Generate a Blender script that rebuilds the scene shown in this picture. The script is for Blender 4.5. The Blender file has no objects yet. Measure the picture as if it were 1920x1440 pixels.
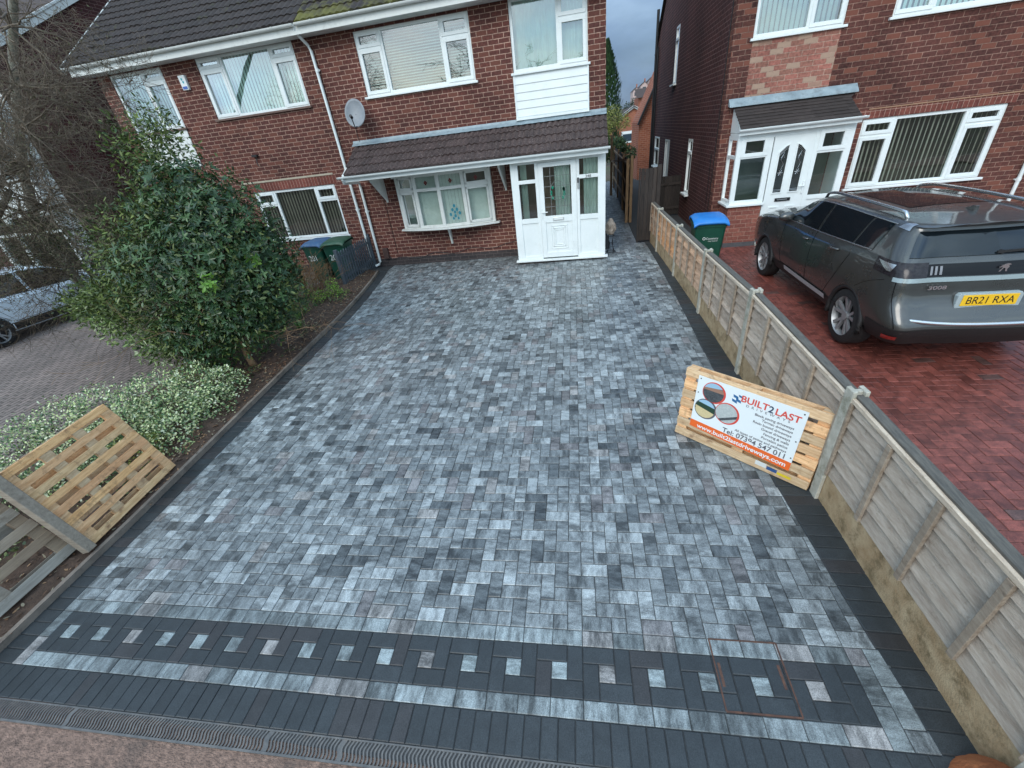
import bpy, bmesh, math, random
from mathutils import Vector, Matrix, noise
S = bpy.context.scene
C = S.collection
rnd = random.Random(7)
PI = math.pi
# ---------------------------------------------------------------- camera
cd = bpy.data.cameras.new('camera'); cam = bpy.data.objects.new('camera', cd); C.objects.link(cam)
cam.matrix_world = Matrix(((0.98217816, 0.01180052, 0.18758147, -0.3865),
                           (0.15354051, 0.52524869, -0.83698215, -11.2372),
                           (-0.10840375, 0.85086695, 0.51407593, 2.8107), (0, 0, 0, 1)))
cd.sensor_width = 36; cd.lens = 776.8185 / 1920 * 36; cd.clip_start = 0.02; cd.clip_end = 2000
S.camera = cam
# ---------------------------------------------------------------- world, sun, exposure
SUN_EL, SUN_AZ = math.radians(38), math.radians(200)      # azimuth clockwise from +Y (north)
W = bpy.data.worlds.new('World'); S.world = W; W.use_nodes = True
nt = W.node_tree; nt.nodes.clear()
def wn(t, **k):
    n = nt.nodes.new(t)
    for a, b in k.items(): setattr(n, a, b)
    return n
out = wn('ShaderNodeOutputWorld'); bg = wn('ShaderNodeBackground'); sky = wn('ShaderNodeTexSky')
sky.sky_type = 'NISHITA'; sky.sun_disc = False; sky.sun_elevation = SUN_EL; sky.sun_rotation = SUN_AZ
sky.air_density = 1.2; sky.dust_density = 2.0
tc = wn('ShaderNodeTexCoord'); mp = wn('ShaderNodeMapping'); mp.inputs['Scale'].default_value = (1.0, 1.0, 2.6)
no = wn('ShaderNodeTexNoise'); no.inputs['Scale'].default_value = 2.3; no.inputs['Detail'].default_value = 7; no.inputs['Roughness'].default_value = .58
cr = wn('ShaderNodeValToRGB'); cr.color_ramp.elements[0].position = .36; cr.color_ramp.elements[0].color = (.35, .35, .35, 1)
cr.color_ramp.elements[1].position = .62; cr.color_ramp.elements[1].color = (1, 1, 1, 1)
no2 = wn('ShaderNodeTexNoise'); no2.inputs['Scale'].default_value = 3.1; no2.inputs['Detail'].default_value = 6
cc = wn('ShaderNodeValToRGB'); cc.color_ramp.elements[0].position = .34; cc.color_ramp.elements[0].color = (4.0, 5.7, 8.4, 1)
cc.color_ramp.elements[1].position = .66; cc.color_ramp.elements[1].color = (9.6, 11.6, 12.6, 1)
mx = wn('ShaderNodeMix', data_type='RGBA')
L = nt.links
L.new(tc.outputs['Generated'], mp.inputs[0]); L.new(mp.outputs[0], no.inputs['Vector']); L.new(mp.outputs[0], no2.inputs['Vector'])
L.new(no.outputs['Fac'], cr.inputs[0]); L.new(no2.outputs['Fac'], cc.inputs[0])
L.new(cr.outputs[0], mx.inputs['Factor']); L.new(sky.outputs[0], mx.inputs['A']); L.new(cc.outputs[0], mx.inputs['B'])
sx = wn('ShaderNodeSeparateXYZ'); L.new(tc.outputs['Generated'], sx.inputs[0])
my = wn('ShaderNodeMapRange'); my.inputs['From Min'].default_value = -.6; my.inputs['From Max'].default_value = .9; my.inputs['To Min'].default_value = 1.25; my.inputs['To Max'].default_value = .42; L.new(sx.outputs['Y'], my.inputs['Value'])
mm_ = wn('ShaderNodeMix', data_type='RGBA'); mm_.blend_type = 'MULTIPLY'; mm_.inputs['Factor'].default_value = 1; L.new(mx.outputs['Result'], mm_.inputs['A']); L.new(my.outputs[0], mm_.inputs['B'])
cg = wn('ShaderNodeMix', data_type='RGBA'); cg.inputs['A'].default_value = (.95, 1, 1.01, 1); cg.inputs['B'].default_value = (.80, .95, 1.22, 1); L.new(sx.outputs['Y'], cg.inputs['Factor'])
mc = wn('ShaderNodeMix', data_type='RGBA'); mc.blend_type = 'MULTIPLY'; mc.inputs['Factor'].default_value = 1; L.new(mm_.outputs['Result'], mc.inputs['A']); L.new(cg.outputs['Result'], mc.inputs['B'])
mz = wn('ShaderNodeMapRange'); mz.inputs['To Min'].default_value = .80; mz.inputs['To Max'].default_value = 1.45; L.new(sx.outputs['Z'], mz.inputs['Value'])
mk = wn('ShaderNodeMix', data_type='RGBA'); mk.blend_type = 'MULTIPLY'; mk.inputs['Factor'].default_value = 1; L.new(mc.outputs['Result'], mk.inputs['A']); L.new(mz.outputs[0], mk.inputs['B'])
L.new(mk.outputs['Result'], bg.inputs[0]); bg.inputs[1].default_value = .125
L.new(bg.outputs[0], out.inputs[0])
sl = bpy.data.lights.new('sun', 'SUN'); so = bpy.data.objects.new('sun', sl); C.objects.link(so)
sl.energy = 1.1; sl.angle = math.radians(30); sl.color = (1, .97, .93)
so.rotation_euler = (PI / 2 - SUN_EL, 0, PI - SUN_AZ)
S.view_settings.view_transform = 'Standard'; S.view_settings.look = 'None'
S.view_settings.exposure = 0.2; S.view_settings.gamma = 1.0
S.render.engine = 'CYCLES'

# ---------------------------------------------------------------- ground height
def G(x, y):
    yc = max(-13.0, min(2.0, y)); xc = max(-16.0, min(10.0, x))
    return -.0101 * yc + .0082 * xc - .003 * yc * yc
def T(x, y):
    g = G(x, y)
    if y > 14: g += -.4 * min(1, (y - 14) / 20)
    if y > 46: g += (min(y, 112) - 46) * .085 * (1 if x > 4 else max(0, (x + 30) / 34))
    return g
BA = math.radians(1.7015); BS = 1.015; BO = (-3.9599, -10.007)
def L2W(a, b):
    a *= BS; b *= BS
    return (BO[0] + a * math.cos(BA) - b * math.sin(BA), BO[1] + a * math.sin(BA) + b * math.cos(BA))
def W2L(x, y):
    dx, dy = x - BO[0], y - BO[1]
    return ((dx * math.cos(BA) + dy * math.sin(BA)) / BS, (-dx * math.sin(BA) + dy * math.cos(BA)) / BS)

# ---------------------------------------------------------------- materials
def newmat(name):
    m = bpy.data.materials.new(name); m.use_nodes = True
    n = m.node_tree; n.nodes.clear()
    o = n.nodes.new('ShaderNodeOutputMaterial'); p = n.nodes.new('ShaderNodeBsdfPrincipled')
    n.links.new(p.outputs[0], o.inputs[0])
    return m, n, p
def rgba(c): return (c[0], c[1], c[2], 1)
def M(name, c, c2=None, sc=6.0, rough=.6, rough2=None, bump=0, bsc=60, metal=0, spec=.5, coat=0, stretch=None, vc=False,
      dirt=None, dsc=2.0, damt=.5, dpos=.5, coord='Object', detail=5, bd=.01):
    m, n, p = newmat(name); N = n.nodes; K = n.links
    p.inputs['Roughness'].default_value = rough; p.inputs['Metallic'].default_value = metal
    p.inputs['Specular IOR Level'].default_value = spec; p.inputs['Coat Weight'].default_value = coat
    p.inputs['Coat Roughness'].default_value = .04
    t = N.new('ShaderNodeTexCoord'); mpn = N.new('ShaderNodeMapping')
    K.new(t.outputs[coord], mpn.inputs[0])
    if stretch: mpn.inputs['Scale'].default_value = stretch
    a = N.new('ShaderNodeTexNoise'); a.inputs['Scale'].default_value = sc; a.inputs['Detail'].default_value = detail
    a.inputs['Roughness'].default_value = .62
    K.new(mpn.outputs[0], a.inputs['Vector'])
    if c2 is not None:
        r = N.new('ShaderNodeValToRGB'); r.color_ramp.elements[0].position = .32; r.color_ramp.elements[1].position = .68
        r.color_ramp.elements[0].color = rgba(c); r.color_ramp.elements[1].color = rgba(c2)
        K.new(a.outputs['Fac'], r.inputs[0]); col = r.outputs[0]
    else:
        r = N.new('ShaderNodeRGB'); r.outputs[0].default_value = rgba(c); col = r.outputs[0]
    if vc:
        at = N.new('ShaderNodeAttribute'); at.attribute_name = 'Col'
        x = N.new('ShaderNodeMix'); x.data_type = 'RGBA'; x.blend_type = 'MULTIPLY'; x.inputs['Factor'].default_value = 1
        K.new(col, x.inputs['A']); K.new(at.outputs['Color'], x.inputs['B']); col = x.outputs['Result']
    if dirt is not None:
        d = N.new('ShaderNodeTexNoise'); d.inputs['Scale'].default_value = dsc; d.inputs['Detail'].default_value = 9; d.inputs['Roughness'].default_value = .7
        K.new(t.outputs['Object'], d.inputs['Vector'])
        dr = N.new('ShaderNodeMapRange'); dr.inputs['From Min'].default_value = dpos; dr.inputs['From Max'].default_value = dpos + .15
        dr.inputs['To Max'].default_value = damt; K.new(d.outputs['Fac'], dr.inputs['Value'])
        x = N.new('ShaderNodeMix'); x.data_type = 'RGBA'; K.new(dr.outputs[0], x.inputs['Factor'])
        K.new(col, x.inputs['A']); x.inputs['B'].default_value = rgba(dirt); col = x.outputs['Result']
    K.new(col, p.inputs['Base Color'])
    if rough2 is not None:
        q = N.new('ShaderNodeTexNoise'); q.inputs['Scale'].default_value = 1.3; q.inputs['Detail'].default_value = 5
        K.new(t.outputs['Object'], q.inputs['Vector'])
        rr = N.new('ShaderNodeMapRange'); rr.inputs['From Min'].default_value = .35; rr.inputs['From Max'].default_value = .65
        rr.inputs['To Min'].default_value = rough; rr.inputs['To Max'].default_value = rough2
        K.new(q.outputs['Fac'], rr.inputs['Value']); K.new(rr.outputs[0], p.inputs['Roughness'])
    if bump:
        b = N.new('ShaderNodeTexNoise'); b.inputs['Scale'].default_value = bsc; b.inputs['Detail'].default_value = 4
        K.new(mpn.outputs[0], b.inputs['Vector'])
        bn = N.new('ShaderNodeBump'); bn.inputs['Strength'].default_value = bump; bn.inputs['Distance'].default_value = bd
        K.new(b.outputs['Fac'], bn.inputs['Height']); K.new(bn.outputs[0], p.inputs['Normal'])
    return m
def brickmat(name, c1, c2, mortar, bw=.236, bh=.0897, mo=.012, vary=.5, off=(0, 0), rot=0, extra=None, run=.5):
    m, n, p = newmat(name); N = n.nodes; K = n.links
    t = N.new('ShaderNodeTexCoord'); mpn = N.new('ShaderNodeMapping'); K.new(t.outputs['UV'], mpn.inputs[0])
    mpn.inputs['Location'].default_value = (off[0], off[1], 0); mpn.inputs['Rotation'].default_value = (0, 0, rot)
    # wobble so the joints are not ruled lines
    wz = N.new('ShaderNodeTexNoise'); wz.inputs['Scale'].default_value = 9; K.new(mpn.outputs[0], wz.inputs['Vector'])
    va = N.new('ShaderNodeVectorMath'); va.operation = 'MULTIPLY_ADD'
    K.new(wz.outputs['Color'], va.inputs[0]); va.inputs[1].default_value = (.008, .008, 0); K.new(mpn.outputs[0], va.inputs[2])
    b = N.new('ShaderNodeTexBrick'); K.new(va.outputs[0], b.inputs['Vector'])
    b.inputs['Scale'].default_value = 1; b.inputs['Mortar Size'].default_value = mo / 2; b.inputs['Mortar Smooth'].default_value = .25
    b.inputs['Bias'].default_value = 0; b.inputs['Brick Width'].default_value = bw; b.inputs['Row Height'].default_value = bh
    b.offset = run; b.inputs['Color1'].default_value = rgba(c1); b.inputs['Color2'].default_value = rgba(c2); b.inputs['Mortar'].default_value = rgba(mortar)
    a = N.new('ShaderNodeTexNoise'); a.inputs['Scale'].default_value = 22; a.inputs['Detail'].default_value = 6; K.new(mpn.outputs[0], a.inputs['Vector'])
    a2 = N.new('ShaderNodeTexNoise'); a2.inputs['Scale'].default_value = .8; a2.inputs['Detail'].default_value = 6; K.new(mpn.outputs[0], a2.inputs['Vector'])
    ad = N.new('ShaderNodeMath'); ad.operation = 'ADD'; K.new(a.outputs['Fac'], ad.inputs[0]); K.new(a2.outputs['Fac'], ad.inputs[1])
    mr = N.new('ShaderNodeMapRange'); mr.inputs['From Min'].default_value = .65; mr.inputs['From Max'].default_value = 1.35
    mr.inputs['To Min'].default_value = 1 - vary; mr.inputs['To Max'].default_value = 1 + vary; K.new(ad.outputs[0], mr.inputs['Value'])
    x = N.new('ShaderNodeMix'); x.data_type = 'RGBA'; x.blend_type = 'MULTIPLY'; x.inputs['Factor'].default_value = 1
    K.new(b.outputs['Color'], x.inputs['A']); K.new(mr.outputs[0], x.inputs['B']); col = x.outputs['Result']
    if extra:   # odd-coloured patches of single bricks
        b2 = N.new('ShaderNodeTexBrick'); K.new(va.outputs[0], b2.inputs['Vector'])
        for k in ('Scale', 'Mortar Size', 'Brick Width', 'Row Height'): b2.inputs[k].default_value = b.inputs[k].default_value
        b2.offset = run; b2.inputs['Color1'].default_value = (0, 0, 0, 1); b2.inputs['Color2'].default_value = (1, 1, 1, 1); b2.inputs['Mortar'].default_value = (.3, .3, .3, 1)
        mr2 = N.new('ShaderNodeMapRange'); mr2.inputs['From Min'].default_value = .72; mr2.inputs['From Max'].default_value = .82; mr2.inputs['To Max'].default_value = .75
        K.new(b2.outputs['Color'], mr2.inputs['Value'])
        x2 = N.new('ShaderNodeMix'); x2.data_type = 'RGBA'; K.new(mr2.outputs[0], x2.inputs['Factor']); K.new(col, x2.inputs['A']); x2.inputs['B'].default_value = rgba(extra); col = x2.outputs['Result']
    K.new(col, p.inputs['Base Color']); p.inputs['Roughness'].default_value = .85; p.inputs['Specular IOR Level'].default_value = .3
    hm = N.new('ShaderNodeMath'); hm.operation = 'MULTIPLY_ADD'; K.new(b.outputs['Fac'], hm.inputs[0]); hm.inputs[1].default_value = -1
    K.new(a.outputs['Fac'], hm.inputs[2])
    bn = N.new('ShaderNodeBump'); bn.inputs['Strength'].default_value = .7; bn.inputs['Distance'].default_value = .006
    K.new(hm.outputs[0], bn.inputs['Height']); K.new(bn.outputs[0], p.inputs['Normal'])
    return m
def glassmat(name, tint=(.75, .9, .88), refl=.16, rough=.0):
    m = bpy.data.materials.new(name); m.use_nodes = True; n = m.node_tree; n.nodes.clear(); N = n.nodes; K = n.links
    o = N.new('ShaderNodeOutputMaterial'); mixs = N.new('ShaderNodeMixShader'); tr = N.new('ShaderNodeBsdfTransparent'); gl = N.new('ShaderNodeBsdfGlossy')
    tr.inputs[0].default_value = rgba(tint); gl.inputs[0].default_value = (1, 1, 1, 1); gl.inputs['Roughness'].default_value = rough
    lw = N.new('ShaderNodeFresnel'); lw.inputs[0].default_value = 1.5
    ma = N.new('ShaderNodeMath'); ma.operation = 'ADD'; ma.use_clamp = True; K.new(lw.outputs[0], ma.inputs[0]); ma.inputs[1].default_value = refl
    tcn = N.new('ShaderNodeTexCoord'); nz = N.new('ShaderNodeTexNoise'); nz.inputs['Scale'].default_value = 1.7; K.new(tcn.outputs['Object'], nz.inputs['Vector'])
    bn = N.new('ShaderNodeBump'); bn.inputs['Strength'].default_value = .04; bn.inputs['Distance'].default_value = .05
    K.new(nz.outputs['Fac'], bn.inputs['Height']); K.new(bn.outputs[0], gl.inputs['Normal'])
    K.new(ma.outputs[0], mixs.inputs[0]); K.new(tr.outputs[0], mixs.inputs[1]); K.new(gl.outputs[0], mixs.inputs[2]); K.new(mixs.outputs[0], o.inputs[0])
    return m
def pavermat(name, base=(1, 1, 1), rough=.42, streak=1, lo=.38, hi=1.62):
    """concrete block paving: the block's own colour from the Col attribute, cloudy mottling from noise"""
    m, n, p = newmat(name); N = n.nodes; K = n.links
    at = N.new('ShaderNodeAttribute'); at.attribute_name = 'Col'
    at2 = N.new('ShaderNodeAttribute'); at2.attribute_name = 'Sd'
    t = N.new('ShaderNodeTexCoord'); so_ = N.new('ShaderNodeSeparateXYZ'); K.new(t.outputs['Object'], so_.inputs[0]); ss = N.new('ShaderNodeSeparateXYZ'); K.new(at2.outputs['Vector'], ss.inputs[0])
    # streaks of the mix run across each block, so the pattern turns with the way the block is laid
    def lay(ku, kv):
        A = N.new('ShaderNodeCombineXYZ'); B = N.new('ShaderNodeCombineXYZ')
        for cmb, (p_, q_) in ((A, ('X', 'Y')), (B, ('Y', 'X'))):
            u = N.new('ShaderNodeMath'); u.operation = 'MULTIPLY'; K.new(so_.outputs[p_], u.inputs[0]); u.inputs[1].default_value = ku; K.new(u.outputs[0], cmb.inputs[0])
            v = N.new('ShaderNodeMath'); v.operation = 'MULTIPLY'; K.new(so_.outputs[q_], v.inputs[0]); v.inputs[1].default_value = kv; K.new(v.outputs[0], cmb.inputs[1])
            w = N.new('ShaderNodeMath'); w.operation = 'MULTIPLY'; K.new(ss.outputs['X'], w.inputs[0]); w.inputs[1].default_value = 60; K.new(w.outputs[0], cmb.inputs[2])
        mxv = N.new('ShaderNodeMix'); mxv.data_type = 'VECTOR'; K.new(ss.outputs['Y'], mxv.inputs[0]); K.new(A.outputs[0], mxv.inputs[4]); K.new(B.outputs[0], mxv.inputs[5]); return mxv.outputs[1]
    n1 = N.new('ShaderNodeTexNoise'); n1.inputs['Scale'].default_value = 1; n1.inputs['Detail'].default_value = 7; n1.inputs['Roughness'].default_value = .72; K.new(lay(26 if streak else 14, 9 if streak else 14), n1.inputs['Vector'])
    n2 = N.new('ShaderNodeTexNoise'); n2.inputs['Scale'].default_value = 1; n2.inputs['Detail'].default_value = 2; K.new(lay(8.5, 1.5), n2.inputs['Vector'])
    a = N.new('ShaderNodeMix'); a.inputs[0].default_value = .42; K.new(n1.outputs['Fac'], a.inputs[2]); K.new(n2.outputs['Fac'], a.inputs[3])
    f = N.new('ShaderNodeTexNoise'); f.inputs['Scale'].default_value = 170; f.inputs['Detail'].default_value = 3; K.new(t.outputs['Object'], f.inputs['Vector'])
    d = N.new('ShaderNodeTexNoise'); d.inputs['Scale'].default_value = .55; d.inputs['Detail'].default_value = 7; d.inputs['Roughness'].default_value = .6; K.new(t.outputs['Object'], d.inputs['Vector'])
    mr = N.new('ShaderNodeMapRange'); mr.inputs['From Min'].default_value = .40; mr.inputs['From Max'].default_value = .60; mr.inputs['To Min'].default_value = lo; mr.inputs['To Max'].default_value = hi; K.new(a.outputs[0], mr.inputs['Value'])
    mf = N.new('ShaderNodeMapRange'); mf.inputs['From Min'].default_value = .3; mf.inputs['From Max'].default_value = .7; mf.inputs['To Min'].default_value = .62; mf.inputs['To Max'].default_value = 1.42; K.new(f.outputs['Fac'], mf.inputs['Value'])
    md = N.new('ShaderNodeMapRange'); md.inputs['From Min'].default_value = .3; md.inputs['From Max'].default_value = .7; md.inputs['To Min'].default_value = .82; md.inputs['To Max'].default_value = 1.15; K.new(d.outputs['Fac'], md.inputs['Value'])
    m1 = N.new('ShaderNodeMath'); m1.operation = 'MULTIPLY'; K.new(mr.outputs[0], m1.inputs[0]); K.new(mf.outputs[0], m1.inputs[1])
    m2 = N.new('ShaderNodeMath'); m2.operation = 'MULTIPLY'; K.new(m1.outputs[0], m2.inputs[0]); K.new(md.outputs[0], m2.inputs[1])
    x = N.new('ShaderNodeMix'); x.data_type = 'RGBA'; x.blend_type = 'MULTIPLY'; x.inputs['Factor'].default_value = 1
    K.new(at.outputs['Color'], x.inputs['A']); K.new(m2.outputs[0], x.inputs['B']); K.new(x.outputs['Result'], p.inputs['Base Color'])
    rr = N.new('ShaderNodeMapRange'); rr.inputs['From Min'].default_value = .35; rr.inputs['From Max'].default_value = .65
    rr.inputs['To Min'].default_value = rough - .1; rr.inputs['To Max'].default_value = rough + .16; K.new(d.outputs['Fac'], rr.inputs['Value']); K.new(rr.outputs[0], p.inputs['Roughness'])
    bn = N.new('ShaderNodeBump'); bn.inputs['Strength'].default_value = .35; bn.inputs['Distance'].default_value = .002
    K.new(f.outputs['Fac'], bn.inputs['Height']); K.new(bn.outputs[0], p.inputs['Normal'])
    return m
UPVC = M('white_upvc', (.74, .79, .78), (.80, .84, .83), 3, .28, dirt=(.5, .53, .5), dsc=5, damt=.25, dpos=.55)
UPVC_O = M('older_white_upvc', (.66, .68, .65), (.74, .76, .73), 4, .4, dirt=(.40, .41, .37), dsc=4, damt=.45, dpos=.5)
BRICK_A = brickmat('red_brown_brick', (.118, .040, .031), (.070, .028, .024), (.37, .24, .185), vary=.6, mo=.014, extra=(.165, .060, .042))
BRICK_A_SIDE = BRICK_A
BRICK_B = brickmat('dark_red_brick', (.112, .040, .031), (.066, .026, .022), (.26, .155, .118), vary=.6, mo=.012, off=(.11, .03), extra=(.21, .075, .05))
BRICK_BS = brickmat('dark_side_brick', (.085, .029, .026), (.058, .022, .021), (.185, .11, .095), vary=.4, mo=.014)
BRICK_PINK = brickmat('mixed_pink_brick', (.34, .13, .10), (.22, .11, .08), (.38, .25, .19), vary=.55, extra=(.42, .30, .22))
BRICK_LOW = brickmat('pink_red_brick', (.30, .11, .08), (.22, .075, .058), (.36, .22, .17), vary=.4)
BRICK_OR = brickmat('orange_brick', (.36, .12, .065), (.27, .085, .05), (.40, .27, .2), vary=.3)
SOLDIER = brickmat('soldier_course_brick', (.20, .062, .045), (.14, .045, .036), (.36, .22, .17), bw=.30, bh=.0897, rot=PI / 2, run=0)
PLINTH = brickmat('blue_black_plinth_brick', (.055, .045, .045), (.04, .035, .036), (.11, .09, .085), vary=.3)
TILE = M('weathered_roof_tile', (.045, .030, .026), (.075, .052, .044), 9, .85, bump=.5, bsc=70, vc=True, dirt=(.19, .17, .15), dsc=42, damt=.75, dpos=.60)
TILE_MOSS = M('mossy_roof_tile', (.022, .017, .016), (.040, .030, .027), 9, .88, bump=.6, bsc=70, vc=True, dirt=(.12, .115, .02), dsc=1.7, damt=.85, dpos=.42)
TILE_DK = M('dark_weathered_tile', (.022, .017, .016), (.042, .032, .029), 9, .88, bump=.6, bsc=70, vc=True, dirt=(.09, .095, .03), dsc=2.5, damt=.5, dpos=.60)
TILE_B = M('dark_plain_tile', (.030, .022, .020), (.045, .034, .030), 12, .8, bump=.4, bsc=60, vc=True)
LEAD = M('lead_flashing', (.20, .26, .29), (.30, .37, .40), 5, .5, bump=.25, bsc=14, dirt=(.12, .13, .13), dsc=9, damt=.5)
WHITE_P = M('white_paint', (.72, .76, .75), (.78, .81, .80), 5, .45)
GLASS = glassmat('window_glass', (.74, .93, .90), .22)
GLASS_D = glassmat('porch_glass', (.80, .88, .85), .06)
DARK = M('dark_interior', (.02, .02, .02), rough=.9)
ROOM = M('dim_room', (.10, .085, .07), (.16, .14, .12), 1.5, .9)
BLIND = M('blind_fabric', (.62, .66, .62), (.72, .76, .72), 8, .8)
BLIND_D = M('beige_blind_fabric', (.42, .38, .31), (.52, .47, .39), 8, .8)
NET = M('net_curtain', (.50, .60, .55), (.66, .74, .70), 14, .85, stretch=(1, 1, .25))
SILL_W = WHITE_P
BLACKP = M('black_plastic', (.015, .015, .016), rough=.35)
CONC = M('pale_concrete', (.36, .34, .28), (.52, .50, .43), 14, .85, bump=.5, bsc=90, dirt=(.17, .17, .11), dsc=6, damt=.7, dpos=.5)
CONC_T = M('stained_concrete', (.32, .215, .115), (.46, .35, .215), 9, .9, bump=.6, bsc=90, dirt=(.15, .105, .05), dsc=7, damt=.85, dpos=.5)
WOODF = M('weathered_fence_wood', (.39, .315, .25), (.60, .52, .435), 5, .85, bump=.6, bsc=28, stretch=(7, 1.2, 7), vc=True, dirt=(.12, .085, .055), dsc=15, damt=.85, dpos=.60)
WOODC = M('grey_capping_wood', (.07, .066, .06), (.14, .13, .11), 8, .85, bump=.4, bsc=50, stretch=(8, 1, 8), vc=True)
WOODP = M('pallet_wood', (.56, .32, .155), (.84, .59, .35), 5, .75, bump=.6, bsc=25, stretch=(1, 9, 9), vc=True, dirt=(.21, .105, .055), dsc=9, damt=.75, dpos=.53)
WOODG = M('old_grey_pallet_wood', (.22, .18, .14), (.34, .29, .23), 4, .85, bump=.4, bsc=25, stretch=(1, 9, 9), vc=True, dirt=(.11, .08, .05), dsc=6, damt=.6, dpos=.55)
WOODD = M('dark_stained_wood', (.022, .017, .015), (.05, .037, .03), 5, .8, bump=.4, bsc=40, stretch=(8, 8, 1), vc=True)
WOODB = M('brown_timber', (.17, .105, .06), (.28, .18, .10), 5, .8, bump=.4, bsc=40, stretch=(8, 8, 1), vc=True)
GREYPAINT = M('slate_grey_paint', (.060, .078, .096), (.09, .11, .13), 6, .6)
PAVE = pavermat('charcoal_blend_block', rough=.36)
PAVE_D = pavermat('charcoal_block', rough=.46, streak=0, lo=.85, hi=1.16)
PAVE_R = pavermat('red_block', rough=.42, streak=0, lo=.6, hi=1.42)
SAND = M('joint_sand', (.03, .032, .034), (.06, .06, .06), 40, .95)
SAND_R = M('red_joint_sand', (.045, .022, .018), (.07, .035, .028), 40, .95)

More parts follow.
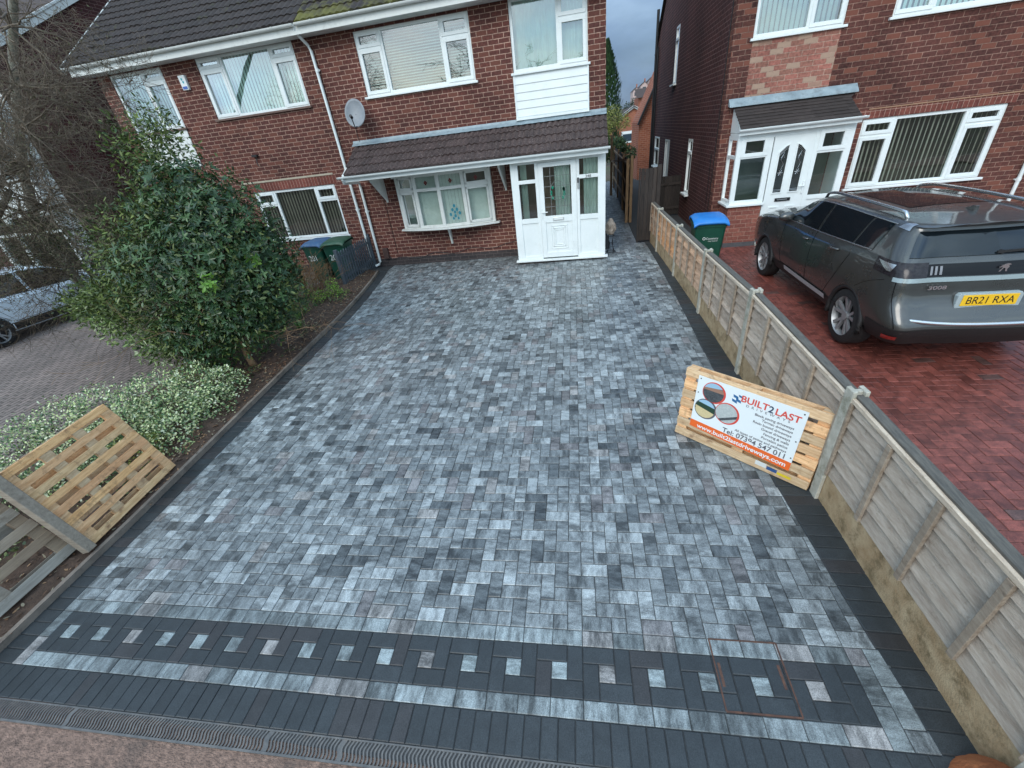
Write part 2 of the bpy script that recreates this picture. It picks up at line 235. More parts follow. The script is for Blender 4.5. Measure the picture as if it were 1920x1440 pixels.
# ---------------------------------------------------------------- mesh builder
class MB:
    def __init__(s): s.v = []; s.f = []; s.c = []; s.s = []; s.col = (1, 1, 1); s.sd = (0, 0, 0)
    def face(s, pts, col=None):
        n = len(s.v); s.v += [tuple(p) for p in pts]; s.f.append(tuple(range(n, n + len(pts)))); s.c.append(col or s.col); s.s.append(s.sd)
    def mesh(s, vs, fs):
        n = len(s.v); s.v += [tuple(p) for p in vs]
        for f in fs: s.f.append(tuple(i + n for i in f)); s.c.append(s.col); s.s.append(s.sd)
    def box(s, x0, x1, y0, y1, z0, z1, mat=None):
        if x0 > x1: x0, x1 = x1, x0
        if y0 > y1: y0, y1 = y1, y0
        if z0 > z1: z0, z1 = z1, z0
        vs = [(x0, y0, z0), (x1, y0, z0), (x1, y1, z0), (x0, y1, z0), (x0, y0, z1), (x1, y0, z1), (x1, y1, z1), (x0, y1, z1)]
        if mat: vs = [tuple(mat @ Vector(v)) for v in vs]
        s.mesh(vs, [(0, 3, 2, 1), (4, 5, 6, 7), (0, 1, 5, 4), (1, 2, 6, 5), (2, 3, 7, 6), (3, 0, 4, 7)])
    def bar(s, p, q, w, h, up=(0, 0, 1)):
        """rectangular bar from p to q, w across, h along up"""
        p = Vector(p); q = Vector(q); d = (q - p); l = d.length
        if l < 1e-6: return
        d /= l; up = Vector(up); x = d.cross(up)
        if x.length < 1e-4: x = d.cross(Vector((1, 0, 0)))
        x.normalize(); u = x.cross(d)
        m = Matrix(((x.x, d.x, u.x, p.x), (x.y, d.y, u.y, p.y), (x.z, d.z, u.z, p.z), (0, 0, 0, 1)))
        s.box(-w / 2, w / 2, 0, l, -h / 2, h / 2, m)
    def tube(s, pts, r, n=8, caps=True, rr=None):
        pts = [Vector(p) for p in pts]; rings = []; k = len(pts)
        ref = Vector((0, 0, 1))
        for i, p in enumerate(pts):
            t = (pts[min(i + 1, k - 1)] - pts[max(i - 1, 0)])
            if t.length < 1e-9: t = Vector((0, 0, 1))
            t.normalize()
            a = t.cross(ref)
            if a.length < .1: a = t.cross(Vector((1, 0, 0)))
            a.normalize(); b = t.cross(a); R = rr[i] if rr else r
            rings.append([p + (a * math.cos(2 * PI * j / n) + b * math.sin(2 * PI * j / n)) * R for j in range(n)])
        vs = [v for ring in rings for v in ring]; fs = []
        for i in range(k - 1):
            for j in range(n):
                fs.append((i * n + j, (i) * n + (j + 1) % n, (i + 1) * n + (j + 1) % n, (i + 1) * n + j))
        if caps: fs += [tuple(range(n))[::-1], tuple(range((k - 1) * n, k * n))]
        s.mesh(vs, fs)
    def prism(s, poly, y0, y1):
        """poly in (x,z) extruded along y"""
        n = len(poly); vs = [(x, y0, z) for x, z in poly] + [(x, y1, z) for x, z in poly]
        s.mesh(vs, [tuple(range(n)), tuple(range(n, 2 * n))[::-1]] + [(i, i + n, (i + 1) % n + n, (i + 1) % n) for i in range(n)])
    def prismx(s, poly, x0, x1):
        """poly in (y,z) extruded along x"""
        n = len(poly); vs = [(x0, y, z) for y, z in poly] + [(x1, y, z) for y, z in poly]
        s.mesh(vs, [tuple(range(n)), tuple(range(n, 2 * n))[::-1]] + [(i, i + n, (i + 1) % n + n, (i + 1) % n) for i in range(n)])
    def split(s, name, mat, parent=None, **k):
        par = list(range(len(s.v)))
        def find(i):
            while par[i] != i: par[i] = par[par[i]]; i = par[i]
            return i
        for f in s.f:
            for i in f[1:]: par[find(i)] = find(f[0])
        grp = {}
        for q, f in enumerate(s.f): grp.setdefault(find(f[0]), []).append(q)
        for fs in grp.values():
            m = MB(); ix = {}
            for q in fs:
                f = []
                for i in s.f[q]:
                    if i not in ix: ix[i] = len(m.v); m.v.append(s.v[i])
                    f.append(ix[i])
                m.f.append(tuple(f)); m.c.append(s.c[q]); m.s.append(s.s[q])
            m.build(name, mat, parent, **k)
    def build(s, name, mat, parent=None, smooth=False, bevel=0, local=False, label=None, fix=True, xf=None, flatuv=False):
        me = bpy.data.meshes.new(name)
        off = Vector((0, 0, 0))
        if parent is not None and not local:
            pp = parent
            while pp is not None: off += pp.location; pp = pp.parent
        vs = s.v
        if xf is not None: vs = [tuple(xf @ Vector(v)) for v in vs]
        me.from_pydata([(v[0] - off.x, v[1] - off.y, v[2] - off.z) for v in vs], [], s.f)
        if fix:
            bm = bmesh.new(); bm.from_mesh(me); bmesh.ops.recalc_face_normals(bm, faces=bm.faces); bm.to_mesh(me); bm.free()
        me.update()
        uv = me.uv_layers.new(name='UVMap'); ca = me.color_attributes.new('Col', 'FLOAT_COLOR', 'CORNER'); sa = me.color_attributes.new('Sd', 'FLOAT_COLOR', 'CORNER')
        ud = [0.0] * (2 * len(me.loops)); cdd = [0.0] * (4 * len(me.loops)); sdd = [0.0] * (4 * len(me.loops))
        co = me.vertices
        for p in me.polygons:
            nx, ny, nz = abs(p.normal.x), abs(p.normal.y), abs(p.normal.z); c = s.c[p.index]; sd = s.s[p.index]
            for li in p.loop_indices:
                v = vs[me.loops[li].vertex_index]
                if nz > max(nx, ny) * 1.2 and nz > .7: u, w = v[0], v[1]
                elif nx > ny: u, w = v[1], v[2]
                else: u, w = v[0], v[2]
                ud[2 * li] = u; ud[2 * li + 1] = w
                cdd[4 * li:4 * li + 4] = (c[0], c[1], c[2], 1); sdd[4 * li:4 * li + 4] = (sd[0], sd[1], sd[2], 1)
        me.uv_layers['UVMap'].data.foreach_set('uv', ud); me.color_attributes['Col'].data.foreach_set('color', cdd); me.color_attributes['Sd'].data.foreach_set('color', sdd)
        if smooth:
            me.polygons.foreach_set('use_smooth', [True] * len(me.polygons))
            if smooth != 'all':
                try: me.set_sharp_from_angle(angle=math.radians(smooth if smooth is not True else 40))
                except Exception: pass
        me.materials.append(mat)
        o = bpy.data.objects.new(name, me); C.objects.link(o)
        if parent is not None: o.parent = parent
        if bevel:
            b = o.modifiers.new('bevel', 'BEVEL'); b.width = bevel; b.segments = 2; b.limit_method = 'ANGLE'
        if label: o['label'] = label
        return o
def tag(o, label=None, cat=None, group=None, kind=None):
    if label: o['label'] = label
    if cat: o['category'] = cat
    if group: o['group'] = group
    if kind: o['kind'] = kind
    return o
def thing(name, loc, label, cat, group=None, rz=0):
    o = bpy.data.objects.new(name, None); C.objects.link(o); o.location = loc; o.rotation_euler = (0, 0, rz); o.empty_display_size = .1
    return tag(o, label, cat, group)
def copytree(o, parent=None):
    c = o.copy(); C.objects.link(c)
    if parent: c.parent = parent
    for ch in list(o.children): copytree(ch, c)
    return c
def text(parent, s, mat, size, xf, name='lettering', extrude=.001, align='LEFT', sx=1, world=True, offset=0, label=None):
    cu = bpy.data.curves.new('t', 'FONT'); cu.body = s; cu.size = size; cu.extrude = extrude; cu.align_x = align; cu.offset = offset
    to = bpy.data.objects.new('t', cu); C.objects.link(to)
    me = bpy.data.meshes.new_from_object(to); bpy.data.objects.remove(to); 
    m = xf @ Matrix.Diagonal((sx, 1, 1, 1)); me.transform(m)
    if world and parent is not None:
        off = Vector((0, 0, 0)); pp = parent
        while pp is not None: off += pp.location; pp = pp.parent
        me.transform(Matrix.Translation(-off))
    me.name = name; me.materials.clear(); me.materials.append(mat)
    o = bpy.data.objects.new(name, me); C.objects.link(o); o.parent = parent
    if label: o['label'] = label
    return o
def FR(x, y, z):  # text frame on a wall that faces -y
    return Matrix(((1, 0, 0, x), (0, 0, -1, y), (0, 1, 0, z), (0, 0, 0, 1)))

# ================================================================ SETTING: ground, paving
def sheet(name, xs, ys, zf, mat, label=None):
    b = MB(); nx, ny = len(xs), len(ys)
    vs = [(x, y, zf(x, y)) for y in ys for x in xs]
    fs = [(j * nx + i, j * nx + i + 1, (j + 1) * nx + i + 1, (j + 1) * nx + i) for j in range(ny - 1) for i in range(nx - 1)]
    b.mesh(vs, fs); o = b.build(name, mat, smooth='all'); tag(o, label, kind='structure'); return o
def lin(a, b, n): return [a + (b - a) * i / n for i in range(n + 1)]
EARTH = M('earth', (.075, .058, .042), (.12, .09, .06), 1.2, .95, bump=.6, bsc=18, dirt=(.05, .07, .025), dsc=.3, damt=.8, dpos=.45)
sheet('ground', [-300, -120, -60, -30] + lin(-20, 20, 20) + [30, 60, 120, 300], [-300, -120, -60, -30] + lin(-20, 60, 40) + [80, 110, 150, 220, 400],
      lambda x, y: T(x, y) - .06, EARTH, 'rough earth ground under everything')
PATH = M('dusty_pavement', (.105, .068, .053), (.32, .205, .155), 26, .9, bump=1, bsc=60, stretch=(1.0, 1.8, 1), dirt=(.085, .065, .055), dsc=2.4, damt=.75, dpos=.55, bd=.012, detail=9)
sheet('pavement', lin(-20, 20, 40), [-13.2] + lin(-12.8, -10.30, 5), lambda x, y: G(x, y) - .012 + .0, PATH, 'dusty sand stained footway in front of the drive')
TARM = M('road_asphalt', (.045, .045, .047), (.07, .07, .07), 30, .9, bump=.4, bsc=80)
sheet('road', [-60, -20, 0, 20, 60], [-22, -18, -13.35], lambda x, y: G(x, y) - .10, TARM, 'asphalt road behind the footway')
kb = MB()
for i in range(-22, 22): kb.box(i * .915, i * .915 + .905, -13.35, -13.2, G(0, -13.3) - .12, G(i, -13.3) + .0)
tag(kb.build('kerb', CONC), 'concrete kerb between footway and road', kind='structure')
# neighbour's left drive
BROWNP = brickmat('brown_block_paving', (.25, .20, .18), (.18, .15, .135), (.05, .042, .038), bw=.203, bh=.1015, mo=.018, vary=.35, rot=PI / 2)
sheet('left_drive', lin(-17, -7.35, 20), lin(-10.35, .02, 20), lambda x, y: G(x, y) - .004, BROWNP, 'brownish block paved drive of the house on the left')
GRAVG = M('old_grey_slabs', (.16, .15, .135), (.24, .225, .20), 4, .9, bump=.4, bsc=40, dirt=(.07, .075, .04), dsc=3, damt=.6, dpos=.5)
sheet('left_path', lin(-9.2, -6.62, 6), lin(-3.2, .02, 4), lambda x, y: G(x, y) + .002, GRAVG, 'old grey paved strip in front of the left hand house')

KER = [(-.6, -1.05), (0, -1.04), (1, -1.03), (2.4, -1.08), (3.4, -1.13), (4.5, -1.19), (5.4, -1.24), (6.3, -1.31), (7.0, -1.39), (7.6, -1.48), (8.3, -1.60), (9.0, -1.75), (9.42, -1.86)]
def interp(tab, t):
    if t <= tab[0][0]: return tab[0][1]
    for (a, u), (b, v) in zip(tab, tab[1:]):
        if t <= b: return u + (v - u) * (t - a) / (b - a)
    return tab[-1][1]
def kera(b): return interp(KER, b)
FLD = [(-.6, -.85), (1.0, -.85), (2.5, -.87), (4.0, -.95), (5.4, -1.02), (6.3, -1.09), (7.0, -1.17), (7.6, -1.26), (8.3, -1.38), (9.0, -1.52), (9.42, -1.62)]
def fla(b): return interp(FLD, b)
RX = [(-10.6, 1.42), (-10, 1.38), (-9.3, 1.31), (-8, 1.205), (-5.5, 1.145), (-3.8, 1.13), (-1.9, 1.10), (0, 1.06), (.35, 1.04), (.36, .84), (20, .84)]
def FX(y): return 1.2309 + .0379 * (-.6265 - y)
def fra(b):
    y = BO[1] + b * BS + 5.2 * math.sin(BA)
    return W2L(interp(RX, y), y)[0]
def clip(poly, f):
    out = []
    for i in range(len(poly)):
        p, q = poly[i], poly[(i + 1) % len(poly)]; fp, fq = f(p), f(q)
        if fp >= 0: out.append(p)
        if (fp > 0 and fq < 0) or (fp < 0 and fq > 0):
            t = fp / (fp - fq); out.append((p[0] + (q[0] - p[0]) * t, p[1] + (q[1] - p[1]) * t))
    return out
def area(p): return abs(sum(p[i][0] * p[(i + 1) % len(p)][1] - p[(i + 1) % len(p)][0] * p[i][1] for i in range(len(p)))) / 2
def block(mb, poly, col, zf=G, tolocal=L2W, lift=0.0, gap=.0021, cham=.0045):
    if len(poly) < 3 or area(poly) < .0007: return
    cx = sum(p[0] for p in poly) / len(poly); cy = sum(p[1] for p in poly) / len(poly)
    def ins(d):
        r = []
        for x, y in poly:
            dx, dy = cx - x, cy - y
            r.append((x + math.copysign(min(d, abs(dx)), dx), y + math.copysign(min(d, abs(dy)), dy)))
        return r
    tilt = (rnd.gauss(0, .006), rnd.gauss(0, .006)); h = rnd.gauss(0, .0008) + lift
    def W3(p, z):
        x, y = tolocal(*p); return (x, y, zf(x, y) + z + h + tilt[0] * (p[0] - cx) + tilt[1] * (p[1] - cy))
    o = ins(gap); i2 = ins(gap + cham); n = len(poly)
    mb.col = col; xs_ = [p[0] for p in poly]; ys_ = [p[1] for p in poly]; mb.sd = (rnd.random(), 1.0 if max(ys_) - min(ys_) > max(xs_) - min(xs_) else 0.0, rnd.random())
    vs = [W3(p, -.014) for p in o] + [W3(p, -.0035) for p in o] + [W3(p, 0) for p in i2]
    fs = [tuple(range(2 * n, 3 * n))] + [(i, (i + 1) % n, n + (i + 1) % n, n + i) for i in range(n)] + [(n + i, n + (i + 1) % n, 2 * n + (i + 1) % n, 2 * n + i) for i in range(n)]
    mb.mesh(vs, fs)
def pal_blend():
    r = rnd.random(); k = rnd.uniform(.85, 1.15)
    c = (.235, .258, .264) if r < .22 else (.180, .199, .205) if r < .56 else (.138, .153, .158) if r < .84 else (.082, .093, .098) if r < .92 else (.150, .146, .148) if r < .97 else (.22, .216, .21)
    return tuple(v * k for v in c)
def pal_dark():
    k = rnd.uniform(.85, 1.15); return (.028 * k, .034 * k, .038 * k) if rnd.random() < .85 else (.034 * k, .034 * k, .036 * k)
def pal_light():
    k = rnd.uniform(.6, 1.1); return (.185 * k, .212 * k, .217 * k) if rnd.random() < .85 else (.21 * k, .205 * k, .20 * k)
def herring(mb, a0, a1, b0, b1, pal, clips, zf=G, tolocal=L2W, s=.1, oa=0, ob=0):
    i0, i1 = math.floor((a0 - oa) / s) - 2, math.ceil((a1 - oa) / s) + 2; j0, j1 = math.floor((b0 - ob) / s) - 2, math.ceil((b1 - ob) / s) + 2
    for i in range(i0, i1):
        for j in range(j0, j1):
            k = (i - j) % 4; x, y = oa + i * s, ob + j * s
            if k == 0: p = [(x, y), (x + 2 * s, y), (x + 2 * s, y + s), (x, y + s)]
            elif k == 3: p = [(x, y), (x + s, y), (x + s, y + 2 * s), (x, y + 2 * s)]
            else: continue
            for c in clips:
                p = clip(p, c)
                if len(p) < 3: break
            if len(p) >= 3: block(mb, p, pal(), zf, tolocal)
# blended herringbone field
f1 = MB()
wl0 = W2L(-6.5, -.01); wl1 = W2L(0, -.01)
def wallb(a): return wl0[1] + (wl1[1] - wl0[1]) * (a - wl0[0]) / (wl1[0] - wl0[0])
herring(f1, -1.9, 5.3, .25, 9.9, pal_blend, [lambda p: p[1] - .25, lambda p: p[0] - fla(p[1]), lambda p: fra(p[1]) - p[0], lambda p: wallb(p[0]) - p[1]], oa=.05, ob=.05)
tag(f1.build('driveway_paving', PAVE), 'charcoal and silver blended block paving laid in herringbone on the drive', kind='structure')
f2 = MB()
ax0 = W2L(.03, 3)[0]
herring(f2, 3.8, 5.2, 9.7, 24, pal_blend, [lambda p: p[1] - wallb(p[0]), lambda p: p[0] - W2L(.03, BO[1] + p[1] * BS)[0] - (.1 if p[1] > 0 else 0), lambda p: fra(p[1]) - p[0]], oa=.05, ob=.05)
tag(f2.build('side_path', PAVE), 'herringbone block path running down the gap between the houses', kind='structure')
# dark borders, soldier course, pinwheel band
f3 = MB()
b = .0
b = -.25
while b < 9.4:
    if b > -.24 or True:
        b2 = b + .1
        block(f3, [(kera(b) - .01, b), (fla(b), b), (fla(b2), b2), (kera(b2) - .01, b2)], pal_dark())
    b += .1
y = -10.30
while y < .2:
    y2 = y + .1016
    p = [W2L(interp(RX, y), y), W2L(FX(y) + .03, y), W2L(FX(y2) + .03, y2), W2L(interp(RX, y2), y2)]
    block(f3, p, pal_dark()); y = y2
a = -1.9
while a < 5.75:
    block(f3, [(a, -.45), (a + .1, -.45), (a + .1, -.25), (a, -.25)], pal_dark()); a += .1
tag(f3.build('driveway_border', PAVE_D), 'charcoal soldier course border round the drive', kind='structure')
f4 = MB(); f5 = MB()
for k in range(-2, 17):
    c = .3 * k
    for r in [(c - .15, c + .05, .05, .15), (c + .05, c + .15, -.05, .15), (c - .05, c + .15, -.15, -.05), (c - .15, c - .05, -.15, .05)]:
        block(f4, [(r[0], r[2]), (r[1], r[2]), (r[1], r[3]), (r[0], r[3])], pal_dark())
    block(f5, [(c - .05, -.05), (c + .05, -.05), (c + .05, .05), (c - .05, .05)], (.20, .235, .24) if k % 4 else (.22, .212, .205))
block(f4, [(4.95, .05), (5.05, .05), (5.05, .15), (4.95, .15)], pal_dark()); block(f4, [(4.95, -.15), (5.05, -.15), (5.05, .05), (4.95, .05)], pal_dark())
a = -.75
while a < 5.0:
    for (b0, b1) in ((.15, .25), (-.25, -.15)):
        block(f5, [(a, b0), (min(a + .2, 5.05), b0), (min(a + .2, 5.05), b1), (a, b1)], pal_light())
    a += .2
for (b0, b1) in ((-.25, -.05), (-.05, .15), (.15, .35), (.35, .55)):
    if b1 < .3: block(f5, [(-.85, b0), (-.75, b0), (-.75, b1), (-.85, b1)], pal_light())
for q, (a0, a1) in enumerate(((5.05, 5.15), (5.15, 5.26))):
    bb = -.25 + (.1 if q else 0)
    if q: block(f5, [(a0, -.25), (a1 + .01, -.25), (a1 + .01, -.15), (a0, -.15)], pal_blend())
    while bb < .25:
        block(f5, [(a0, bb), (a1, bb), (a1, min(bb + .2, .25)), (a0, min(bb + .2, .25))], pal_light() if rnd.random() < .7 else pal_blend()); bb += .2
block(f5, [(-.75, .15), (-.85, .15), (-.85, .25), (-.75, .25)], pal_light())
tag(f4.build('pinwheel_band', PAVE_D), 'charcoal pinwheel band across the front of the drive', kind='structure')
tag(f5.build('light_courses', PAVE), 'pale silver squares and courses round the pinwheel band', kind='structure')
sheet('joint_bed', lin(-6.6, 1.62, 12), lin(-10.47, .02, 20), lambda x, y: G(x, y) - .0065, SAND, 'dark jointing sand between the drive blocks')
sheet('path_joint_bed', lin(.0, 2.45, 4), lin(.03, 14.5, 20), lambda x, y: G(x, y) - .0065, SAND, 'dark jointing sand of the side path')
# red block drive on the right
f6 = MB()
def pal_red():
    k = rnd.uniform(.8, 1.2); return (.165 * k, .048 * k, .036 * k) if rnd.random() < .985 else (.10 * k, .052 * k, .044 * k)
def R2W(a, b): return (a * math.cos(.02) - b * math.sin(.02) + .0, a * math.sin(.02) + b * math.cos(.02))
herring(f6, 1.2, 8.6, -10.4, 1.0, pal_red, [lambda p: R2W(*p)[0] - FX(R2W(*p)[1]) - .07, lambda p: 8.6 - p[0], lambda p: -.12 - R2W(*p)[1] if R2W(*p)[0] > 2.4 else .3 - R2W(*p)[1], lambda p: R2W(*p)[1] + 10.4], tolocal=R2W, zf=lambda x, y: G(x, y) - .002)
tag(f6.build('right_drive', PAVE_R), 'dark red block paved drive in front of the right hand house', kind='structure')
sheet('red_joint_bed', lin(1.36, 9.5, 10), lin(-10.4, .6, 20), lambda x, y: G(x, y) - .0085, SAND_R, 'dark sand between the red blocks')
# raised edging kerb on the left of the drive
def ribbon(mb, pts, w, z0, z1, seg=.9):
    for (p, q) in zip(pts, pts[1:]):
        d = Vector((q[0] - p[0], q[1] - p[1], 0)).normalized(); n = Vector((-d.y, d.x, 0)) * w
        A = [Vector((p[0], p[1], 0)), Vector((q[0], q[1], 0)), Vector((q[0], q[1], 0)) + n, Vector((p[0], p[1], 0)) + n]
        vs = [(v.x, v.y, G(v.x, v.y) + z0) for v in A] + [(v.x, v.y, G(v.x, v.y) + z1) for v in A]
        mb.mesh(vs, [(0, 3, 2, 1), (4, 5, 6, 7), (0, 1, 5, 4), (1, 2, 6, 5), (2, 3, 7, 6), (3, 0, 4, 7)])
kbm = MB(); pts = []
b = -.46
while b <= 9.43: pts.append(L2W(kera(b), b)); b += .1
ribbon(kbm, pts, .045, -.02, .062)
EDGE = M('old_edging_concrete', (.14, .115, .095), (.24, .20, .165), 7, .9, bump=.5, bsc=50, dirt=(.05, .045, .04), dsc=3, damt=.6, dpos=.5)
tag(kbm.build('edging_kerb', EDGE), 'low concrete edging kerb between drive and flower bed', kind='structure')
# planting bed: lumpy soil
def bedz(x, y):
    n = noise.noise(Vector((x * 2.2, y * 2.2, 1))) * .05 + noise.noise(Vector((x * 9, y * 9, 5))) * .025 + noise.noise(Vector((x * 30, y * 30, 9))) * .012
    a, b = W2L(x, y); d = kera(b) - a
    e = max(0, min(1, d / .35)) * max(0, min(1, (x + 7.5) / .4))
    return G(x, y) + .02 + (.06 + n) * e + .3 * n * (1 - e)
SOIL = M('bed_soil', (.045, .028, .020), (.10, .062, .043), 9, .95, bump=.8, bsc=60, dirt=(.17, .10, .055), dsc=16, damt=.8, dpos=.60)
bb = MB(); ny = 260; nx = 60; vs = []
for j in range(ny + 1):
    b = -.46 + (9.86) * j / ny
    for i in range(nx + 1):
        xr = L2W(kera(b) - .04, b); x = xr[0] + (-7.45 - xr[0]) * i / nx; y = xr[1]
        if b > 7.9: x = max(x, -6.62) if False else x
        vs.append((x, y, bedz(x, y)))
bb.mesh(vs, [(j * (nx + 1) + i, j * (nx + 1) + i + 1, (j + 1) * (nx + 1) + i + 1, (j + 1) * (nx + 1) + i) for j in range(ny) for i in range(nx)])
tag(bb.build('soil_bed', SOIL, smooth='all'), 'dark crumbly soil of the bed left of the drive', kind='structure')
# mulch and fallen leaves scattered on the bed
lf = MB()
def leafquad(mb, c, d, up, L_, Wd, col, fold=.0):
    d = Vector(d).normalized(); u = Vector(up); s = d.cross(u)
    if s.length < 1e-3: s = d.cross(Vector((1, .3, 0)))
    s.normalize(); u = s.cross(d); c = Vector(c)
    mb.col = col; n = len(mb.v)
    P = [c, c + d * L_ * .3 + s * Wd * .45 + u * fold, c + d * L_ * .7 + s * Wd * .42 + u * fold, c + d * L_, c + d * L_ * .7 - s * Wd * .42 + u * fold, c + d * L_ * .3 - s * Wd * .45 + u * fold]
    mb.v += [tuple(p) for p in P]
    for f in ((0, 1, 2, 3), (0, 3, 4, 5)): mb.f.append(tuple(i + n for i in f)); mb.c.append(col); mb.s.append((0, 0, 0))
for _ in range(2600):
    b = rnd.uniform(-.3, 9.3); xr = L2W(kera(b) - .03, b); x = xr[0] - abs(rnd.gauss(0, .55)); y = xr[1] + rnd.uniform(-.05, .05)
    if x < -7.4: continue
    an = rnd.uniform(0, 2 * PI); col = rnd.choice([(.20, .10, .05), (.13, .07, .04), (.30, .18, .10), (.08, .05, .035), (.22, .19, .13)])
    leafquad(lf, (x, y, bedz(x, y) + .006 + rnd.random() * .012), (math.cos(an), math.sin(an), rnd.uniform(-.2, .5)), (rnd.uniform(-.4, .4), rnd.uniform(-.4, .4), 1), rnd.uniform(.02, .07), rnd.uniform(.01, .03), col)
LEAFM = None
def leafmat(name, rough=.35, trans=.15, vcname='Col', spec=.5):
    m, n, p = newmat(name); N = n.nodes; K = n.links
    at = N.new('ShaderNodeAttribute'); at.attribute_name = 'Col'
    K.new(at.outputs['Color'], p.inputs['Base Color']); p.inputs['Roughness'].default_value = rough; p.inputs['Specular IOR Level'].default_value = spec
    if trans:
        tl = N.new('ShaderNodeBsdfTranslucent'); K.new(at.outputs['Color'], tl.inputs[0]); ms = N.new('ShaderNodeMixShader'); ms.inputs[0].default_value = trans
        o = [x for x in N if x.type == 'OUTPUT_MATERIAL'][0]; K.new(p.outputs[0], ms.inputs[1]); K.new(tl.outputs[0], ms.inputs[2]); K.new(ms.outputs[0], o.inputs[0])
    return m
LEAFG = leafmat('glossy_leaf', .38, .12); LEAFD = leafmat('dry_leaf', .8, 0); LEAFS = leafmat('soft_leaf', .6, .2)
tag(lf.build('leaf_litter', LEAFD, fix=False), 'fallen leaves and bark chips scattered over the bed', 'leaf litter', kind='stuff')
# orange sand at the corner of the footway
os_ = MB(); n = 60; vs = []
for j in range(n + 1):
    for i in range(n + 1):
        u, v = i / n * 2 - 1, j / n * 2 - 1; x = 1.56 + u * .24; y = -10.28 + v * .22; r = math.hypot(u, v)
        vs.append((x, y, G(x, y) - .03 + max(0, 1 - r) * .40 + (noise.noise(Vector((x * 14, y * 14, 0))) * .05 + noise.noise(Vector((x * 45, y * 45, 2))) * .022) * max(0, 1.1 - r)))
os_.mesh(vs, [(j * (n + 1) + i, j * (n + 1) + i + 1, (j + 1) * (n + 1) + i + 1, (j + 1) * (n + 1) + i) for j in range(n) for i in range(n)])
tag(os_.build('orange_sand', M('orange_sand', (.30, .085, .03), (.46, .16, .06), 6, .95, bump=.8, bsc=60), smooth='all'), 'orange building sand heaped at the near end of the garden fence', 'sand', kind='stuff')

# ================================================================ DRAIN + MANHOLE
t = thing('channel_drain', (*L2W(2.3, -.51), G(0, -10.4)), 'long black channel drain with wavy slotted grate along the front of the drive', 'drain')
GRATE = M('galvanised_grate', (.10, .10, .10), (.18, .17, .16), 18, .5, metal=.3, dirt=(.17, .12, .085), dsc=2.2, damt=.7, dpos=.55)
gm = MB(); a = -1.9; w0, w1 = -.566, -.456
for (u0, u1) in ((w0 - .006, w0 + .006), (w1 - .006, w1 + .002)):
    aa = -1.9
    while aa < 5.7:
        p = [L2W(aa, u0), L2W(aa + .5, u0), L2W(aa + .5, u1), L2W(aa, u1)]
        gm.mesh([(x, y, G(x, y) - .03) for x, y in p] + [(x, y, G(x, y) - .001) for x, y in p], [(0, 3, 2, 1), (4, 5, 6, 7), (0, 1, 5, 4), (1, 2, 6, 5), (2, 3, 7, 6), (3, 0, 4, 7)]); aa += .5
a = -1.9
while a < 5.6:
    prev = None; N_ = 9; full = abs((a * 2) % 1) < .02
    for q in range(N_ + 1):
        bq = w0 + (w1 - w0) * q / N_; off = .008 * math.sin(q / N_ * 2 * PI * 1.25)
        x0, y0 = L2W(a + off, bq); x1, y1 = L2W(a + off + (.024 if full else .0105), bq); z = G(x0, y0) - .003
        cur = [(x0, y0, z), (x1, y1, z), (x1, y1, z - .004), (x0, y0, z - .004)]
        if prev: gm.mesh(prev + cur, [(0, 1, 5, 4), (1, 2, 6, 5), (3, 0, 4, 7)])
        prev = cur
    a += .0235
gm.build('grate', GRATE, t)
ch = MB(); aa = -1.9
while aa < 5.7:
    p = [L2W(aa, w0), L2W(aa + .5, w0), L2W(aa + .5, w1), L2W(aa, w1)]; ch.face([(x, y, G(x, y) - .05) for x, y in p]); aa += .5
ch.build('channel', M('channel_black', (.004, .004, .004), rough=1), t)
RUST = M('rusty_steel', (.06, .035, .03), (.15, .075, .05), 20, .8, metal=.2)
t = thing('manhole_cover', (*L2W(4.46, .05), G(.5, -9.8)), 'recessed block filled manhole cover with rusty steel edges in the pinwheel band', 'manhole cover')
mm = MB()
cs = [(4.262, -.143), (4.662, -.143), (4.662, .247), (4.262, .247)]
for (p, q) in zip(cs, cs[1:] + cs[:1]):
    P = L2W(*p); Q = L2W(*q); zp = G(*P); zq = G(*Q)
    mm.bar((P[0], P[1], zp - .003), (Q[0], Q[1], zq - .003), .009, .012)
mm.build('frame', RUST, t)
mm = MB()
for (a0, b0, b1) in ((4.285, -.02, .11), (4.628, -.01, .12)):
    P = L2W(a0, b0); Q = L2W(a0, b1); mm.bar((P[0], P[1], G(*P) + .0005), (Q[0], Q[1], G(*Q) + .0005), .016, .003)
mm.split('lifting_slot', RUST, t)

